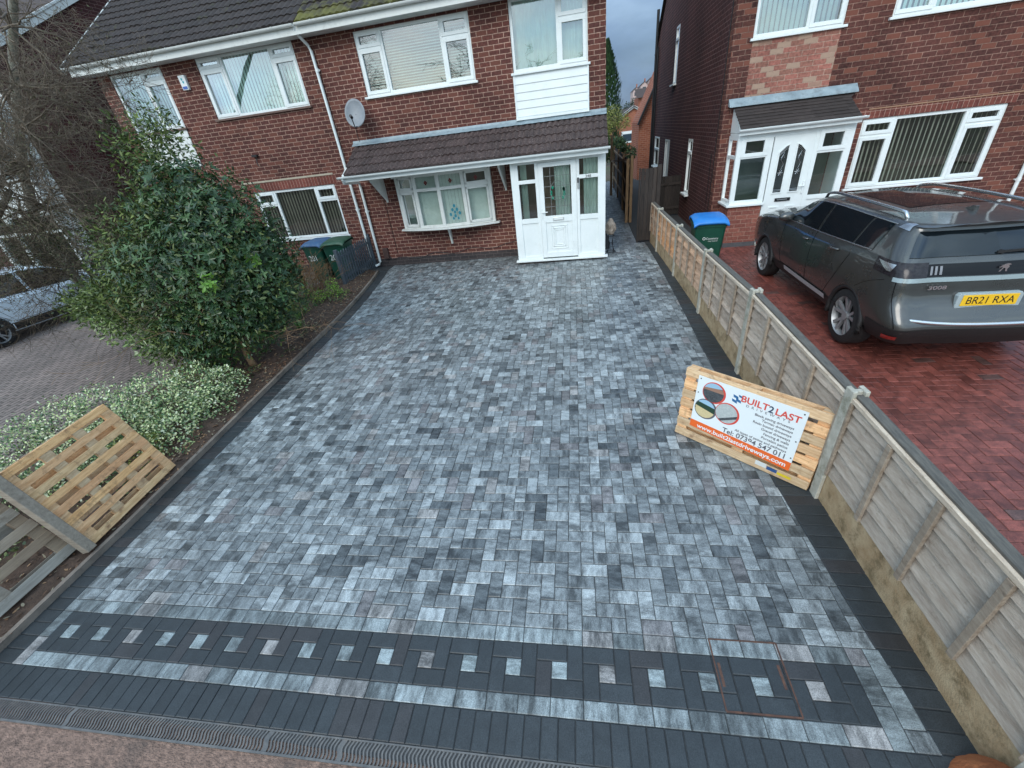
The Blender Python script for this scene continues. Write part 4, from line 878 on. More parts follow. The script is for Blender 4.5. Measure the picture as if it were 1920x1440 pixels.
# ---------------------------------------------------------------- left half of the pair
H2 = thing('semi_detached_house', (-9.6, 0, 0), 'red brick semi on the left half hidden by shrubs, with vertical blinds', 'house')
holes = [(-9.66, -7.02, 3.925, 5.165), (-12.24, -10.68, 3.87, 5.14), (-9.47, -7.01, .91, 2.19)]
ro, _ = house_shell(H2, -12.62, -6.541, 0, 8.6, EAVE, holes, BRICK_A, BRICK_A, walls='l', roof_x=(-13.02, -6.565), tmat=TILE_DK, seed=21)
soffit_fascia(H2, -12.85, -6.551, 0, .42, EAVE - .005)
m = MB(); gutter(m, -13.02, -6.60, -.45, 5.335); m.build('gutter', UPVC_O, H2, smooth=50)
vg = MB(); vg.bar((-13.0, -.42, 5.30), (-13.0, 4.3, 5.30 + 4.72 * .72), .03, .16); vg.build('bargeboard', UPVC_O, H2)
p = MB(); wall_front(p, -12.6, -6.56, -.35, .16, -.0035, .003, []); p.build('plinth', PLINTH, H2)
GREY_SILL = M('grey_tile_sill', (.12, .075, .06), (.17, .11, .09), 8, .8)
window(H2, -9.66, -7.02, 3.925, 5.165, 0, (-9.0, -7.66), ((-9.66, -9.0, 4.92), (-7.66, -7.02, 4.90)), [(-9.66, -9.0, 3.925, 4.92), (-9.66, -9.0, 4.92, 5.165), (-7.66, -7.02, 3.925, 4.9), (-7.66, -7.02, 4.9, 5.165)], blind=('v', [(-9.6, -7.08)], -.25), seed=5, sillmat=GREY_SILL, fw=.055)
window(H2, -12.24, -10.68, 3.87, 5.14, 0, (-11.32,), ((-11.32, -10.68, 4.89),), [(-11.32, -10.68, 3.87, 4.89), (-11.32, -10.68, 4.89, 5.14)], blind=('v', [(-12.2, -10.74)], -.25), seed=6, sillmat=GREY_SILL)
window(H2, -9.47, -7.01, .91, 2.19, 0, (-8.87, -7.62), ((-9.47, -8.87, 1.83), (-7.62, -7.01, 1.83)), [(-9.47, -8.87, 1.83, 2.19), (-7.62, -7.01, 1.83, 2.19)], blind=('v', [(-9.4, -7.06)], -.55), seed=7, blindmat=BLIND_D, glass=GLASS_D)
cp = MB(); z = 3.05
while z < 3.80:
    z2 = min(z + .152, 3.82); cp.mesh([(-12.24, -.022, z), (-10.68, -.022, z), (-10.68, -.010, z2 - .012), (-12.24, -.010, z2 - .012), (-10.68, -.004, z2 - .012), (-12.24, -.004, z2 - .012)], [(0, 1, 2, 3), (3, 2, 4, 5)]); z += .152
cp.box(-12.25, -10.67, -.05, -.003, 2.98, 3.05); cp.box(-12.24, -10.68, -.006, -.003, 3.02, 3.82); cp.build('cladding_panel', UPVC_O, H2)
m = MB(); m.box(-9.72, -6.96, -.018, -.003, 2.415, 2.455); m.build('drip_band', M('cream_render_strip', (.42, .36, .27), (.5, .44, .34), 10, .85), H2)
m = MB(); wall_front(m, -9.6, -6.9, 2.195, 2.412, -.0035, .003, []); m.build('soldier_course', SOLDIER, H2)
m = MB(); m.box(-9.05, -8.9, -.08, -.003, 3.02, 3.07); m.tube([(-8.98, -.02, 3.0), (-8.95, -.09, 2.86), (-8.92, -.10, 2.80)], .012, 6); m.build('old_light_bracket', BLACKP, H2)
AB = thing('burglar_alarm', (-10.14, -.02, 4.75), 'white burglar alarm box with blue lower strip between the upstairs windows of the left house', 'alarm box')
m = MB(); m.prism([(-10.225, 4.60), (-10.055, 4.60), (-10.045, 4.90), (-10.235, 4.90)], -.075, -.003); m.build('alarm_cover', WHITE_P, AB, bevel=.012)
m = MB(); m.box(-10.205, -10.075, -.080, -.076, 4.62, 4.675); m.build('alarm_strip', M('alarm_blue', (.05, .12, .42), rough=.3), AB)
m = MB()
for (x_, z_) in ((-10.15, 4.82), (-10.13, 4.76)): m.mesh([(x_ + .025 * math.cos(q * PI / 3), -.079, z_ + .03 * math.sin(q * PI / 3)) for q in range(6)], [tuple(range(6))])
m.build('alarm_logo', M('alarm_teal', (.02, .35, .42), rough=.3), AB)

# ---------------------------------------------------------------- right hand house
YB = -.10; XB = 2.455
H3 = thing('detached_house', (6, YB, 0), 'dark brick house on the right with white porch under a patch of pink bricks', 'house')
holes = [(2.825, 4.41, 3.89, 5.13), (5.20, 7.70, 3.89, 5.13), (5.20, 7.70, .965, 2.27)]
sideholes = [(2.62, 3.2, .74, 2.14), (6.10, 6.68, 3.63, 5.14), (6.40, 7.45, .40, 2.02), (8.9, 10.3, .95, 2.05)]
w_ = MB(); wall_front(w_, XB, 9.6, -.35, 5.25, YB, .25, holes); w_.build('wall', BRICK_B, H3, fix=False)
# left flank with its openings: same routine turned through 90 degrees
w_ = MB(); wall_front(w_, YB + .25, 11.0, -.35, 5.25, 0, .25, sideholes); w_.v = [(XB + y_, x_, z_) for (x_, y_, z_) in w_.v]
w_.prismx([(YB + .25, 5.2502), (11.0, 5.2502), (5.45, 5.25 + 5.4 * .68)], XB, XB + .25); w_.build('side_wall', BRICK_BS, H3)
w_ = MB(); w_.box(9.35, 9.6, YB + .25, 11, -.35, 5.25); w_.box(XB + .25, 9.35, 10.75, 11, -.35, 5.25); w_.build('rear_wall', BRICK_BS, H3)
rf = MB(); tiles(rf, XB - .08, 9.7, YB - .40, 5.42, 5.45, 5.42 + 5.95 * .68, seed=31); ro = rf.build('roof', TILE_B, H3, smooth=30)
rb = MB(); rb.face([(XB - .08, 5.45, 9.46), (9.7, 5.45, 9.46), (9.7, 11.3, 5.2), (XB - .08, 11.3, 5.2)]); rb.build('roof_slab', TILE_B, ro)
soffit_fascia(H3, XB - .1, 9.7, YB, .40, 5.26)
m = MB(); gutter(m, XB - .1, 9.7, YB - .44, 5.42); m.build('gutter', UPVC_O, H3, smooth=50)
window(H3, 2.825, 4.41, 3.89, 5.13, YB, (3.79,), (), [(3.79, 4.41, 3.89, 5.13)], blind=('v', [(2.9, 4.36)], .35), seed=8)
window(H3, 5.20, 7.70, 3.89, 5.13, YB, (5.85, 7.05), (), [(5.2, 5.85, 3.89, 5.13), (7.05, 7.7, 3.89, 5.13)], blind=('v', [(5.25, 7.64)], .4), seed=9)
window(H3, 5.20, 7.70, .965, 2.27, YB, (5.81, 7.07), ((5.2, 5.81, 1.96), (7.07, 7.70, 1.985)), [(5.2, 5.81, .965, 1.96), (5.2, 5.81, 1.96, 2.27), (7.07, 7.7, .965, 1.985), (7.07, 7.7, 1.985, 2.27)], blind=('v', [(5.25, 7.64)], .75), seed=10, glass=GLASS_D, blindmat=BLIND_D)
m = MB(); wall_front(m, 2.83, 4.385, 2.93, 3.845, YB - .0035, .003, []); m.build('brick_patch', BRICK_PINK, H3)
m = MB(); wall_front(m, 5.1, 7.8, 2.275, 2.43, YB - .0035, .003, []); m.build('soldier_course', SOLDIER, H3)
m = MB(); m.box(5.25, 8.0, YB - .014, YB - .003, 2.435, 2.455); m.build('drip_band', M('tan_render_strip', (.30, .17, .10), (.36, .22, .14), 10, .85), H3)
p = MB(); wall_front(p, XB, 9.6, -.35, .16, YB - .0035, .003, []); p.build('plinth', PLINTH, H3)
downpipe(H3, [(8.43, YB - .055, 5.3), (8.42, YB - .055, 3), (8.40, YB - .055, .05)], joints=((8.405, YB - .055, .86), (8.41, YB - .055, 2.4)))
def sidewin(y0, y1, z0, z1, tr=None):
    f = MB(); X = XB - .004; X2 = XB + .06
    for (a, b_, c_, d_) in ((y0, y1, z0, z0 + .06), (y0, y1, z1 - .06, z1), (y0, y0 + .06, z0 + .06, z1 - .06), (y1 - .06, y1, z0 + .06, z1 - .06)): f.box(X, X2, a, b_, c_, d_)
    if tr: f.box(X - .012, X2, y0 + .06, y1 - .06, tr - .035, tr + .035)
    fo = f.build('side_window', UPVC, H3)
    g = MB(); g.face([(X + .03, y0, z0), (X + .03, y1, z0), (X + .03, y1, z1), (X + .03, y0, z1)]); g.build('pane', GLASS_D, fo)
    s = MB(); s.box(XB - .10, XB + .05, y0 - .06, y1 + .06, z0 - .05, z0 - .002); s.build('sill', UPVC, fo, bevel=.005)
    r_ = MB(); r_.face([(XB + .4, y0 - .2, z0 - .3), (XB + .4, y1 + .2, z0 - .3), (XB + .4, y1 + .2, z1 + .2), (XB + .4, y0 - .2, z1 + .2)]); r_.build('room_lining', ROOM, fo)
for a in sideholes[:2]: sidewin(*a, tr=a[3] - .34)
sidewin(*sideholes[3], tr=1.6)
# side door
f = MB(); y0_, y1_, z0_, z1_ = 6.40, 7.45, .02, 2.02
f.box(XB + .02, XB + .07, 6.46, 7.05, z0_, 1.96); f.box(XB - .003, XB + .08, 6.40, 6.46, .40, 2.02); f.box(XB - .003, XB + .08, 7.05, 7.11, .40, 2.02); f.box(XB - .003, XB + .08, 7.39, 7.45, .4, 2.02); f.box(XB - .003, XB + .08, 6.46, 7.39, 1.96, 2.02); f.box(XB - .003, XB + .08, 7.11, 7.39, .40, .5)
f.build('side_door', UPVC, H3)
DP = M('black_iron_pipe', (.012, .012, .013), rough=.5)
downpipe(H3, [(XB - .09, 10.75, .0), (XB - .09, 10.75, 6.3)], r=.055, mat=DP, name='soil_pipe', joints=((XB - .09, 10.75, 1.6), (XB - .09, 10.75, 3.2), (XB - .09, 10.75, 4.9)))
downpipe(H3, [(XB - .07, 10.35, .0), (XB - .07, 10.35, 5.1)], r=.035, mat=DP, name='soil_pipe')
cb = MB(); cb.tube([(XB - .012, .16, 5.2), (XB - .012, .14, 3.0), (XB - .012, .13, 1.7), (XB - .012, .14, .4)], .008, 5); cb.tube([(XB - .012, .42, 1.9), (XB - .012, .40, .9), (XB - .03, .44, .5)], .007, 5); cb.build('cable', BLACKP, H3)
# corner porch of the right hand house
QY = -.76; QX0, QX1 = 2.645, 4.78
pb = MB(); pb.box(QX0, 3.31, QY, YB - .003, -.2, .90); pb.build('porch_base', BRICK_LOW, H3)
pb = MB(); pb.box(QX0 - .006, 3.31, QY - .006, YB - .003, -.2, .125); pb.build('porch_plinth', M('grey_cement_plinth', (.075, .075, .08), (.11, .11, .115), 8, .85), H3)
qf = MB(); z0_, z1_ = .945, 2.25
for (a, b_, c_, d_) in ((QX0, QX0 + .10, z0_, 2.18), (3.225, 3.325, z0_, 2.18), (4.10, 4.185, .06, 2.18), (QX1 - .12, QX1, .06, 2.18), (QX0, QX1, 2.18, z1_ + .05), (QX0 + .1, 3.225, z0_, z0_ + .07), (QX0 + .1, 3.225, 1.83, 1.91), (4.185, QX1 - .12, 1.80, 1.88), (4.185, QX1 - .12, .93, 1.01), (3.325, 3.345, .06, .945)): qf.box(a, b_, QY, QY + .07, c_, d_)
for (c_, d_) in ((z0_, z0_ + .07), (1.83, 1.89), (2.18, z1_ + .05)): qf.box(QX0, QX0 + .06, QY + .071, YB - .06, c_, d_)
qf.box(QX0, QX0 + .06, YB - .06, YB - .002, z0_, z1_)
qo = qf.build('porch_frame', UPVC, H3, bevel=.003)
for (a, b_, c_, d_) in ((QX0 + .08, 3.245, 1.86, 2.21), (4.165, QX1 - .10, 1.84, 2.21)):
    s = MB(); w2 = .085; yy = QY - .014
    s.box(a, b_, yy, QY + .03, c_, c_ + w2 * .8); s.box(a, b_, yy, QY + .03, d_ - w2 * .8, d_); s.box(a, a + w2, yy, QY + .03, c_ + w2 * .8, d_ - w2 * .8); s.box(b_ - w2, b_, yy, QY + .03, c_ + w2 * .8, d_ - w2 * .8); s.build('sash', UPVC, qo, bevel=.004)
qg = MB(); qg.face([(QX0 + .05, QY + .04, z0_), (3.3, QY + .04, z0_), (3.3, QY + .04, 2.2), (QX0 + .05, QY + .04, 2.2)]); qg.face([(4.12, QY + .04, .95), (QX1 - .05, QY + .04, .95), (QX1 - .05, QY + .04, 2.2), (4.12, QY + .04, 2.2)]); qg.face([(QX0 + .03, QY + .05, z0_), (QX0 + .03, YB - .01, z0_), (QX0 + .03, YB - .01, 2.2), (QX0 + .03, QY + .05, 2.2)]); qg.split('pane', GLASS_D, qo)
s = MB(); s.box(QX0 - .06, 3.34, QY - .06, QY + .07, .90, .944); s.box(QX0 - .06, QX0 + .06, QY + .071, YB - .003, .90, .944); s.build('sill', UPVC, qo, bevel=.005)
s = MB(); s.box(4.185, QX1 - .12, QY + .02, QY + .05, .06, .93); s.box(QX1 - .06, QX1, QY + .071, YB - .002, .06, 2.25); s.build('lower_panel', UPVC, qo)
s = MB(); s.box(3.32, QX1, QY - .03, YB - .003, -.2, .055); s.build('threshold', CONC, qo)
s = MB(); s.prismx([(YB - .003, 2.31), (YB - .003, 2.80), (QY - .02, 2.31)], QX0 + .01, QX0 + .035); s.build('gable_cheek', UPVC, qo)
s = MB(); s.face([(2.75, YB - .006, .0), (4.7, YB - .006, .0), (4.7, YB - .006, 2.3), (2.75, YB - .006, 2.3)]); s.build('inner_porch_wall', M('dim_green_hall', (.05, .075, .065), (.11, .13, .115), 1.4, .8), qo)
s = MB(); s.box(QX0 + .07, QX1 - .07, QY + .08, YB - .01, 2.29, 2.305); s.build('porch_ceiling', UPVC, qo)
rf = MB(); tiles(rf, QX0 - .02, QX1 - .02, QY - .12, 2.385, YB - .01, 2.80, gauge=.115, wave=.165, amp=.003, seed=33, step=.016); rf.v = [(x_ + (.10 if x_ > 4.6 else 0) * (1 if y_ > -.3 else 0), y_, z_) for x_, y_, z_ in rf.v]
qr = rf.build('porch_roof', TILE_B, H3)
s = MB(); s.prismx([(QY - .11, 2.32), (QY - .12, 2.38), (YB - .004, 2.795), (YB - .004, 2.32)], QX0 + .04, QX1 - .03); s.build('underlay', UPVC, qr)
s = MB(); s.prismx([(YB - .004, 2.93), (YB - .02, 2.925), (YB - .15, 2.80), (YB - .155, 2.775), (YB - .004, 2.80)], 2.53, 4.90); s.build('flashing', LEAD, H3, bevel=.004)
s = MB(); s.box(QX0 - .03, QX1 + .01, QY - .13, QY - .105, 2.27, 2.36); s.build('porch_fascia', UPVC, H3, bevel=.003)
s = MB(); gutter(s, QX0 - .05, QX1 + .06, QY - .165, 2.375, .045); s.build('porch_gutter', UPVC, H3, smooth=50)
# composite door
dr = MB(); yd = QY - .008; X0_, X1_ = 3.345, 4.10
segs = []
dr.box(X0_, X1_, yd + .012, yd + .055, .07, 2.18)
def frame_poly(mb, poly, w, y0, y1):
    cx_ = sum(p[0] for p in poly) / len(poly); cz_ = sum(p[1] for p in poly) / len(poly)
    n = len(poly); inn = [(p[0] + (cx_ - p[0]) * min(1, w / max(.02, abs(cx_ - p[0]))) if abs(cx_ - p[0]) > .02 else p[0], p[1] + math.copysign(w, cz_ - p[1])) for p in poly]
    vs = [(p[0], y1, p[1]) for p in poly] + [(p[0], y0, p[1]) for p in poly] + [(p[0], y0, p[1]) for p in inn] + [(p[0], y1, p[1]) for p in inn]
    fs = []
    for i in range(n):
        j = (i + 1) % n
        for k in range(3): fs.append((k * n + i, k * n + j, (k + 1) * n + j, (k + 1) * n + i))
    mb.mesh(vs, fs); return inn
DG_ = M('dark_door_glass', (.02, .025, .025), (.05, .055, .055), 5, .08); dgl = MB(); deco = MB()
for (a, b_, hi, lo_s) in ((3.46, 3.66, 'r', 0), (3.78, 3.98, 'l', 0)):
    top = 2.03
    poly = [(a, 1.10), (b_, 1.10), (b_, top if hi == 'r' else top - .13), ((a * .4 + b_ * .6) if hi == 'r' else (a * .6 + b_ * .4), top - .03), (a, top - .13 if hi == 'r' else top)]
    inn = frame_poly(dr, poly, .022, yd - .004, yd + .012); dgl.face([(p[0], yd + .008, p[1]) for p in inn])
    for dz in (.03, .06): deco.tube([(inn[4][0], yd + .004, inn[4][1] - dz), (inn[3][0], yd + .004, inn[3][1] - dz), (inn[2][0], yd + .004, inn[2][1] - dz)], .003, 4)
    for dz in (.03, .055): deco.tube([(inn[0][0], yd + .004, 1.12 + dz), (inn[1][0], yd + .004, 1.12 + dz)], .003, 4)
    cx_ = (a + b_) / 2
    for q in range(6): an = q * PI / 3; deco.tube([(cx_, yd + .004, 1.50), (cx_ + .045 * math.cos(an), yd + .004, 1.50 + .055 * math.sin(an))], .005, 4, rr=[.003, .007])
    deco.tube([(cx_, yd + .004, 1.56), (cx_ + .03, yd + .004, 1.66), (cx_ - .03, yd + .004, 1.75), (cx_, yd + .004, 1.84), (cx_ + .015, yd + .004, 1.88)], .0035, 4)
    for q in (-1, 1): deco.tube([(cx_, yd + .004, 1.84), (cx_ + q * .03, yd + .004, 1.78)], .004, 4)
for (a, b_) in ((3.46, 3.66), (3.78, 3.98)): frame_poly(dr, [(a, .20), (b_, .20), (b_, .84), (a, .84)], .03, yd + .0, yd + .012)
do = dr.build('door', UPVC, H3, bevel=.002); dgl.build('door_pane', DG_, do); deco.build('leading', SILV, do)
m = MB(); m.box(3.56, 3.86, yd - .006, yd + .012, .94, 1.005); lb = m.build('letterbox', BLACKP, do); m = MB(); m.box(3.60, 3.80, yd - .012, yd - .0065, .965, .985); m.build('flap', SILV, lb)
m = MB(); m.box(4.045, 4.08, yd - .01, yd + .012, 1.06, 1.30); m.tube([(4.062, yd - .005, 1.22), (4.062, yd - .05, 1.22), (3.95, yd - .05, 1.215)], .011, 8); m.build('handle', WHITE_P, do, smooth=40)

# ================================================================ GARDEN FENCE
FA = math.radians(-87.8311); FO = (1.2309, -.6265)
def F2W(t, n=0): return (FO[0] + t * math.cos(FA) - n * math.sin(FA), FO[1] + t * math.sin(FA) + n * math.cos(FA))
FM = Matrix.Translation((FO[0], FO[1], 0)) @ Matrix.Rotation(FA, 4, 'Z')
FEN = thing('garden_fence', (FO[0], FO[1], 0), 'low weathered panel fence with concrete posts between the grey and the red drive', 'fence')
PT = [(0, .979), (1.943, .985), (3.868, 1.016), (5.75, 1.083), (7.729, 1.075), (9.62, 1.07)]
def gz(t): return G(*F2W(t))
for (t, h) in PT:
    m = MB(); z0 = gz(t) - .05; z1 = gz(t) + h
    for s_ in (-1, 1):
        a, b = (s_ * .055, s_ * .026); y0_, y1_ = min(a, b), max(a, b)
        m.mesh([(t - .048, y0_, z0), (t + .048, y0_, z0), (t + .048, y1_, z0), (t - .048, y1_, z0), (t - .048, y0_, z1 - .006), (t + .048, y0_, z1 - .006), (t + .048, y1_, z1), (t - .048, y1_, z1)], [(0, 3, 2, 1), (4, 5, 6, 7), (0, 1, 5, 4), (1, 2, 6, 5), (2, 3, 7, 6), (3, 0, 4, 7)])
    m.box(t - .018, t + .018, -.027, .027, z0, z1 - .012)
    m.v = [tuple(FM @ Vector(v)) for v in m.v]; m.build('concrete_post', CONC, FEN, bevel=.005)
def fence_panel(t0, t1, h0, h1, stain=0, battens=3, seed=0):
    r = random.Random(seed); a, b = t0 + .022, t1 - .022; za0, zb0 = gz(t0) + .285, gz(t1) + .285; za1, zb1 = gz(t0) + h0, gz(t1) + h1
    def Z(t, f): u = (t - a) / (b - a); lo = za0 + (zb0 - za0) * u; hi = za1 + (zb1 - za1) * u; return lo + (hi - lo) * f
    m = MB(); n = 6
    for k in range(n):
        f0, f1 = k / n + (.0 if k == 0 else .012), (k + 1) / n - (.012 if k < n - 1 else 0)
        f0 = max(f0, 0); f1 = min(f1, 1); tone = r.uniform(.68, 1.18); st = stain * r.uniform(.7, 1.1)
        N_ = 22; top = []; bot = []; ph = r.uniform(0, 9); am = r.uniform(.003, .011)
        for i in range(N_ + 1):
            t = a + (b - a) * i / N_; wv = am * math.sin(t * 3.1 + ph) + am * .6 * math.sin(t * 9 + ph * 2)
            bot.append((t, -.031, Z(t, f0) + (wv if k else 0))); top.append((t, -.006, Z(t, f1)))
        base = (1.25, .74, .42) if stain else (1, 1, 1)
        lo_ = (tone * (1 + (base[0] - 1) * st), tone * (1 + (base[1] - 1) * st), tone * (1 + (base[2] - 1) * st))
        m.col = lo_
        vs = bot + top + [(p[0], .006, p[2]) for p in top] + [(p[0], -.016, p[2]) for p in bot]; q = N_ + 1
        fs = []
        for i in range(N_):
            for s_ in range(4): fs.append((s_ * q + i, s_ * q + i + 1, ((s_ + 1) % 4) * q + i + 1, ((s_ + 1) % 4) * q + i))
        m.mesh(vs, fs)
    m.v = [tuple(FM @ Vector(v)) for v in m.v]; po_ = m.build('fence_panel', WOODF, FEN, smooth=False)
    m = MB()
    for i in range(battens + 2):
        t = a + .022 + (b - a - .044) * i / (battens + 1); w_ = .022; tone = r.uniform(.55, .8); m.col = (tone, tone * .95, tone * .88)
        for yy in ((-.054, -.0315), (.008, .028)): m.mesh([(t - w_, yy[0], Z(t, 0)), (t + w_, yy[0], Z(t, 0)), (t + w_, yy[1], Z(t, 0)), (t - w_, yy[1], Z(t, 0)), (t - w_, yy[0], Z(t, .955)), (t + w_, yy[0], Z(t, .955)), (t + w_, yy[1], Z(t, .955)), (t - w_, yy[1], Z(t, .955))], [(0, 3, 2, 1), (4, 5, 6, 7), (0, 1, 5, 4), (1, 2, 6, 5), (2, 3, 7, 6), (3, 0, 4, 7)])
    m.v = [tuple(FM @ Vector(v)) for v in m.v]; m.split('batten', WOODF, po_, bevel=.003)
    m = MB(); m.col = (1.15, 1.12, 1.05)
    m.bar((a, -.036, Z(a, 1) - .012), (b, -.036, Z(b, 1) - .012), .026, .034)
    m.v = [tuple(FM @ Vector(v)) for v in m.v]; m.build('top_rail', WOODF, po_, bevel=.003)
    m = MB(); m.bar((a, .012, Z(a, 1) + .012), (b, .012, Z(b, 1) + .012), .072, .02)
    m.v = [tuple(FM @ Vector(v)) for v in m.v]; m.build('capping', WOODC, po_, bevel=.004)
    g_ = MB(); N_ = 10; vs = []
    for i in range(N_ + 1):
        t = a - .01 + (b - a + .02) * i / N_; z_ = gz(t0) + (gz(t1) - gz(t0)) * (t - t0) / (t1 - t0)
        vs += [(t, -.024, z_ - .06), (t, -.024, z_ + .278), (t, .022, z_ + .282), (t, .022, z_ - .06)]
    g_.mesh(vs, [(4 * i + k, 4 * i + 4 + k, 4 * i + 4 + (k + 1) % 4, 4 * i + (k + 1) % 4) for i in range(N_) for k in range(4)] + [(0, 1, 2, 3), (4 * N_, 4 * N_ + 3, 4 * N_ + 2, 4 * N_ + 1)])
    g_.v = [tuple(FM @ Vector(v)) for v in g_.v]; g_.build('gravel_board', CONC_T, FEN)
fence_panel(-1.02, 0, .95, .93, .6, 1, 1)
for i in range(5): fence_panel(PT[i][0], PT[i + 1][0], PT[i][1] - .06, PT[i + 1][1] - (.075 if i < 4 else .09), [1.0, .55, .12, .05, 0][i], 3, 10 + i)

# ================================================================ THE GAP BETWEEN THE HOUSES
t = thing('dark_gate', (1.05, .42, 0), 'tall almost black wooden gate at the head of the low fence', 'gate')
m = MB(); x = .875
while x < 1.22: c = rnd.uniform(.7, 1.5); m.col = (c, c, c); m.box(x, x + .088, .40, .418, .05, 1.74 + rnd.uniform(-.01, .01)); x += .095
m.build('gate_boards', WOODD, t)
for z in (.3, 1.05, 1.6): m = MB(); m.box(.875, 1.24, .419, .455, z, z + .07); m.build('gate_rail', WOODD, t)
m = MB(); m.box(1.255, 1.345, .36, .45, -.05, 1.80); m.build('gate_post', WOODD, t, bevel=.006)
m = MB(); m.box(.83, .865, .40, .44, .0, 1.76); m.build('gate_post', WOODD, t, bevel=.006)
t = thing('boundary_fence', (.84, 6.8, 0), 'dark closeboard fence with pale rails running away down the side path', 'fence')
m = MB(); y = 3.35
while y < 11.8: c = rnd.uniform(.7, 1.6); m.col = (c, c, c); m.box(.855, .870, y, y + .10, -.1, 1.72 + rnd.uniform(-.02, .02)); y += .104
m.build('fence_boards', WOODD, t)
for z in (.42, 1.0, 1.55): m = MB(); m.prismx([(3.35, z), (11.8, z), (11.8, z + .075), (3.35, z + .075)], .80, .854); m.build('rail', WOODB, t, bevel=.006)
for y in (5.6, 8.6, 11.8): m = MB(); m.box(.79, .872, y, y + .09, -.1, 1.8); m.build('fence_post', WOODB, t, bevel=.005)
t = thing('garden_gate', (.8, 3.2, 0), 'brown timber gate frame standing open between path and dark fence', 'gate')
for (x, y) in ((.74, 3.22), (.86, 3.22)): m = MB(); m.col = (1.2, 1.15, 1.05); m.box(x, x + .085, y, y + .085, -.05, 1.78 if x < .8 else 1.86); m.build('gate_post', WOODB, t, bevel=.006)
m = MB(); m.bar((.60, 9.45, 1.33), (.80, 3.28, 1.77), .05, .06); m.build('top_rail', WOODB, t)
m = MB(); m.box(.54, .64, 9.45, 9.54, -.3, 2.3); m.build('far_post', WOODB, t, bevel=.006)
t = thing('black_side_gate', (2.1, 3.7, 0), 'low black boarded gate against the dark flank wall of the right hand house', 'gate')
m = MB(); x = 1.80
while x < 2.42: c = rnd.uniform(.5, 1.0); m.col = (c, c, c); m.box(x, x + .088, 3.70, 3.72, .02, 1.16); x += .092
m.build('gate_boards', WOODD, t); m = MB(); m.box(1.80, 2.44, 3.665, 3.70, .9, .97); m.box(1.80, 2.44, 3.665, 3.70, .2, .27); m.split('gate_rail', WOODD, t)
# wire stand with a stone ornament
t = thing('wire_stand', (.12, -.35, 0), 'black wire plant stand on the blocks beside the porch corner', 'plant stand')
m = MB(); z0 = G(.12, -.35)
for z_, r_ in ((.02, .11), (.40, .085)): m.tube([(.135 + r_ * math.cos(k * PI / 8), -.36 + r_ * math.sin(k * PI / 8), z0 + z_) for k in range(17)], .008, 6)
for k in range(4): a_ = k * PI / 2 + .6; m.tube([(.135 + .11 * math.cos(a_), -.36 + .11 * math.sin(a_), z0), (.135 + .05 * math.cos(a_ + .4), -.36 + .05 * math.sin(a_ + .4), z0 + .22), (.135 + .09 * math.cos(a_), -.36 + .09 * math.sin(a_), z0 + .41)], .008, 6)
m.build('wire_frame', BLACKP, t)
t = thing('stone_ornament', (.13, -.3, z0 + .41), 'mottled beige stone ornament sitting on the black wire stand', 'ornament')
bm = bmesh.new(); bmesh.ops.create_icosphere(bm, subdivisions=4, radius=1); 
for v in bm.verts:
    n_ = noise.noise(v.co * 2.3) * .35 + noise.noise(v.co * 6) * .14; z_ = v.co.z
    v.co = Vector((v.co.x * .10 * (1 + n_) * (1.15 - .35 * z_), v.co.y * .10 * (1 + n_) * (1.15 - .35 * z_), z_ * .20 + .20))
mb_ = MB(); mb_.mesh([tuple(v.co + Vector((.13, -.33, z0 + .405))) for v in bm.verts], [tuple(v.index for v in f.verts) for f in bm.faces]); bm.free()
mb_.build('stone_body', M('beige_stone', (.20, .155, .12), (.42, .35, .29), 12, .9, bump=.6, bsc=40), t, smooth='all')

# ---------------------------------------------------------------- things beyond the gap
t = thing('orange_brick_extension', (3.2, 14, 0), 'orange brick single storey extension seen past the black soil pipe', 'building')
m = MB(); m.prism([(2.13, -.4), (4.4, -.4), (4.4, 5.4), (3.2, 4.9), (2.13, 2.60)], 14, 18); m.build('wall', BRICK_OR, t)
m = MB(); m.bar((2.06, 13.85, 2.50), (3.22, 13.85, 4.98), .30, .07, up=(0, 0, 1)); m.build('verge', DARK, t)
t = thing('bungalow', (4.1, 40, 0), 'orange brick bungalow gable with white bargeboards beyond the side path', 'house')
m = MB(); m.prism([(1.7, -1), (6.7, -1), (6.7, 2.35), (4.15, 3.72), (1.7, 2.35)], 40, 52); m.build('wall', BRICK_OR, t)
m = MB(); m.bar((1.45, 39.85, 2.25), (4.15, 39.85, 3.80), .1, .20); m.build('bargeboard', WHITE_P, t); m = MB(); m.bar((4.15, 39.85, 3.80), (6.95, 39.85, 2.25), .1, .20); m.build('bargeboard', WHITE_P, t)
m = MB(); m.mesh([(1.3, 39.7, 2.25), (4.15, 39.7, 3.88), (4.15, 52.3, 3.88), (1.3, 52.3, 2.25), (7.0, 39.7, 2.25), (7.0, 52.3, 2.25), (1.3, 39.7, 2.18), (4.15, 39.7, 3.8), (7.0, 39.7, 2.18)], [(0, 1, 2, 3), (1, 4, 5, 2), (0, 6, 7, 1), (1, 7, 8, 4)]); m.build('roof', TILE, t)
m = MB(); m.box(3.0, 5.4, 39.9, 39.98, .70, 1.75); wf = m.build('window', WHITE_P, t); m = MB(); m.box(3.12, 4.1, 39.87, 39.895, .85, 1.5); m.box(4.2, 5.3, 39.87, 39.895, .85, 1.5); m.split('pane', M('dark_blue_glass', (.04, .06, .08), rough=.1), wf)
PINKW = M('pinkish_render', (.50, .38, .36), (.58, .46, .43), 4, .9)
base = None
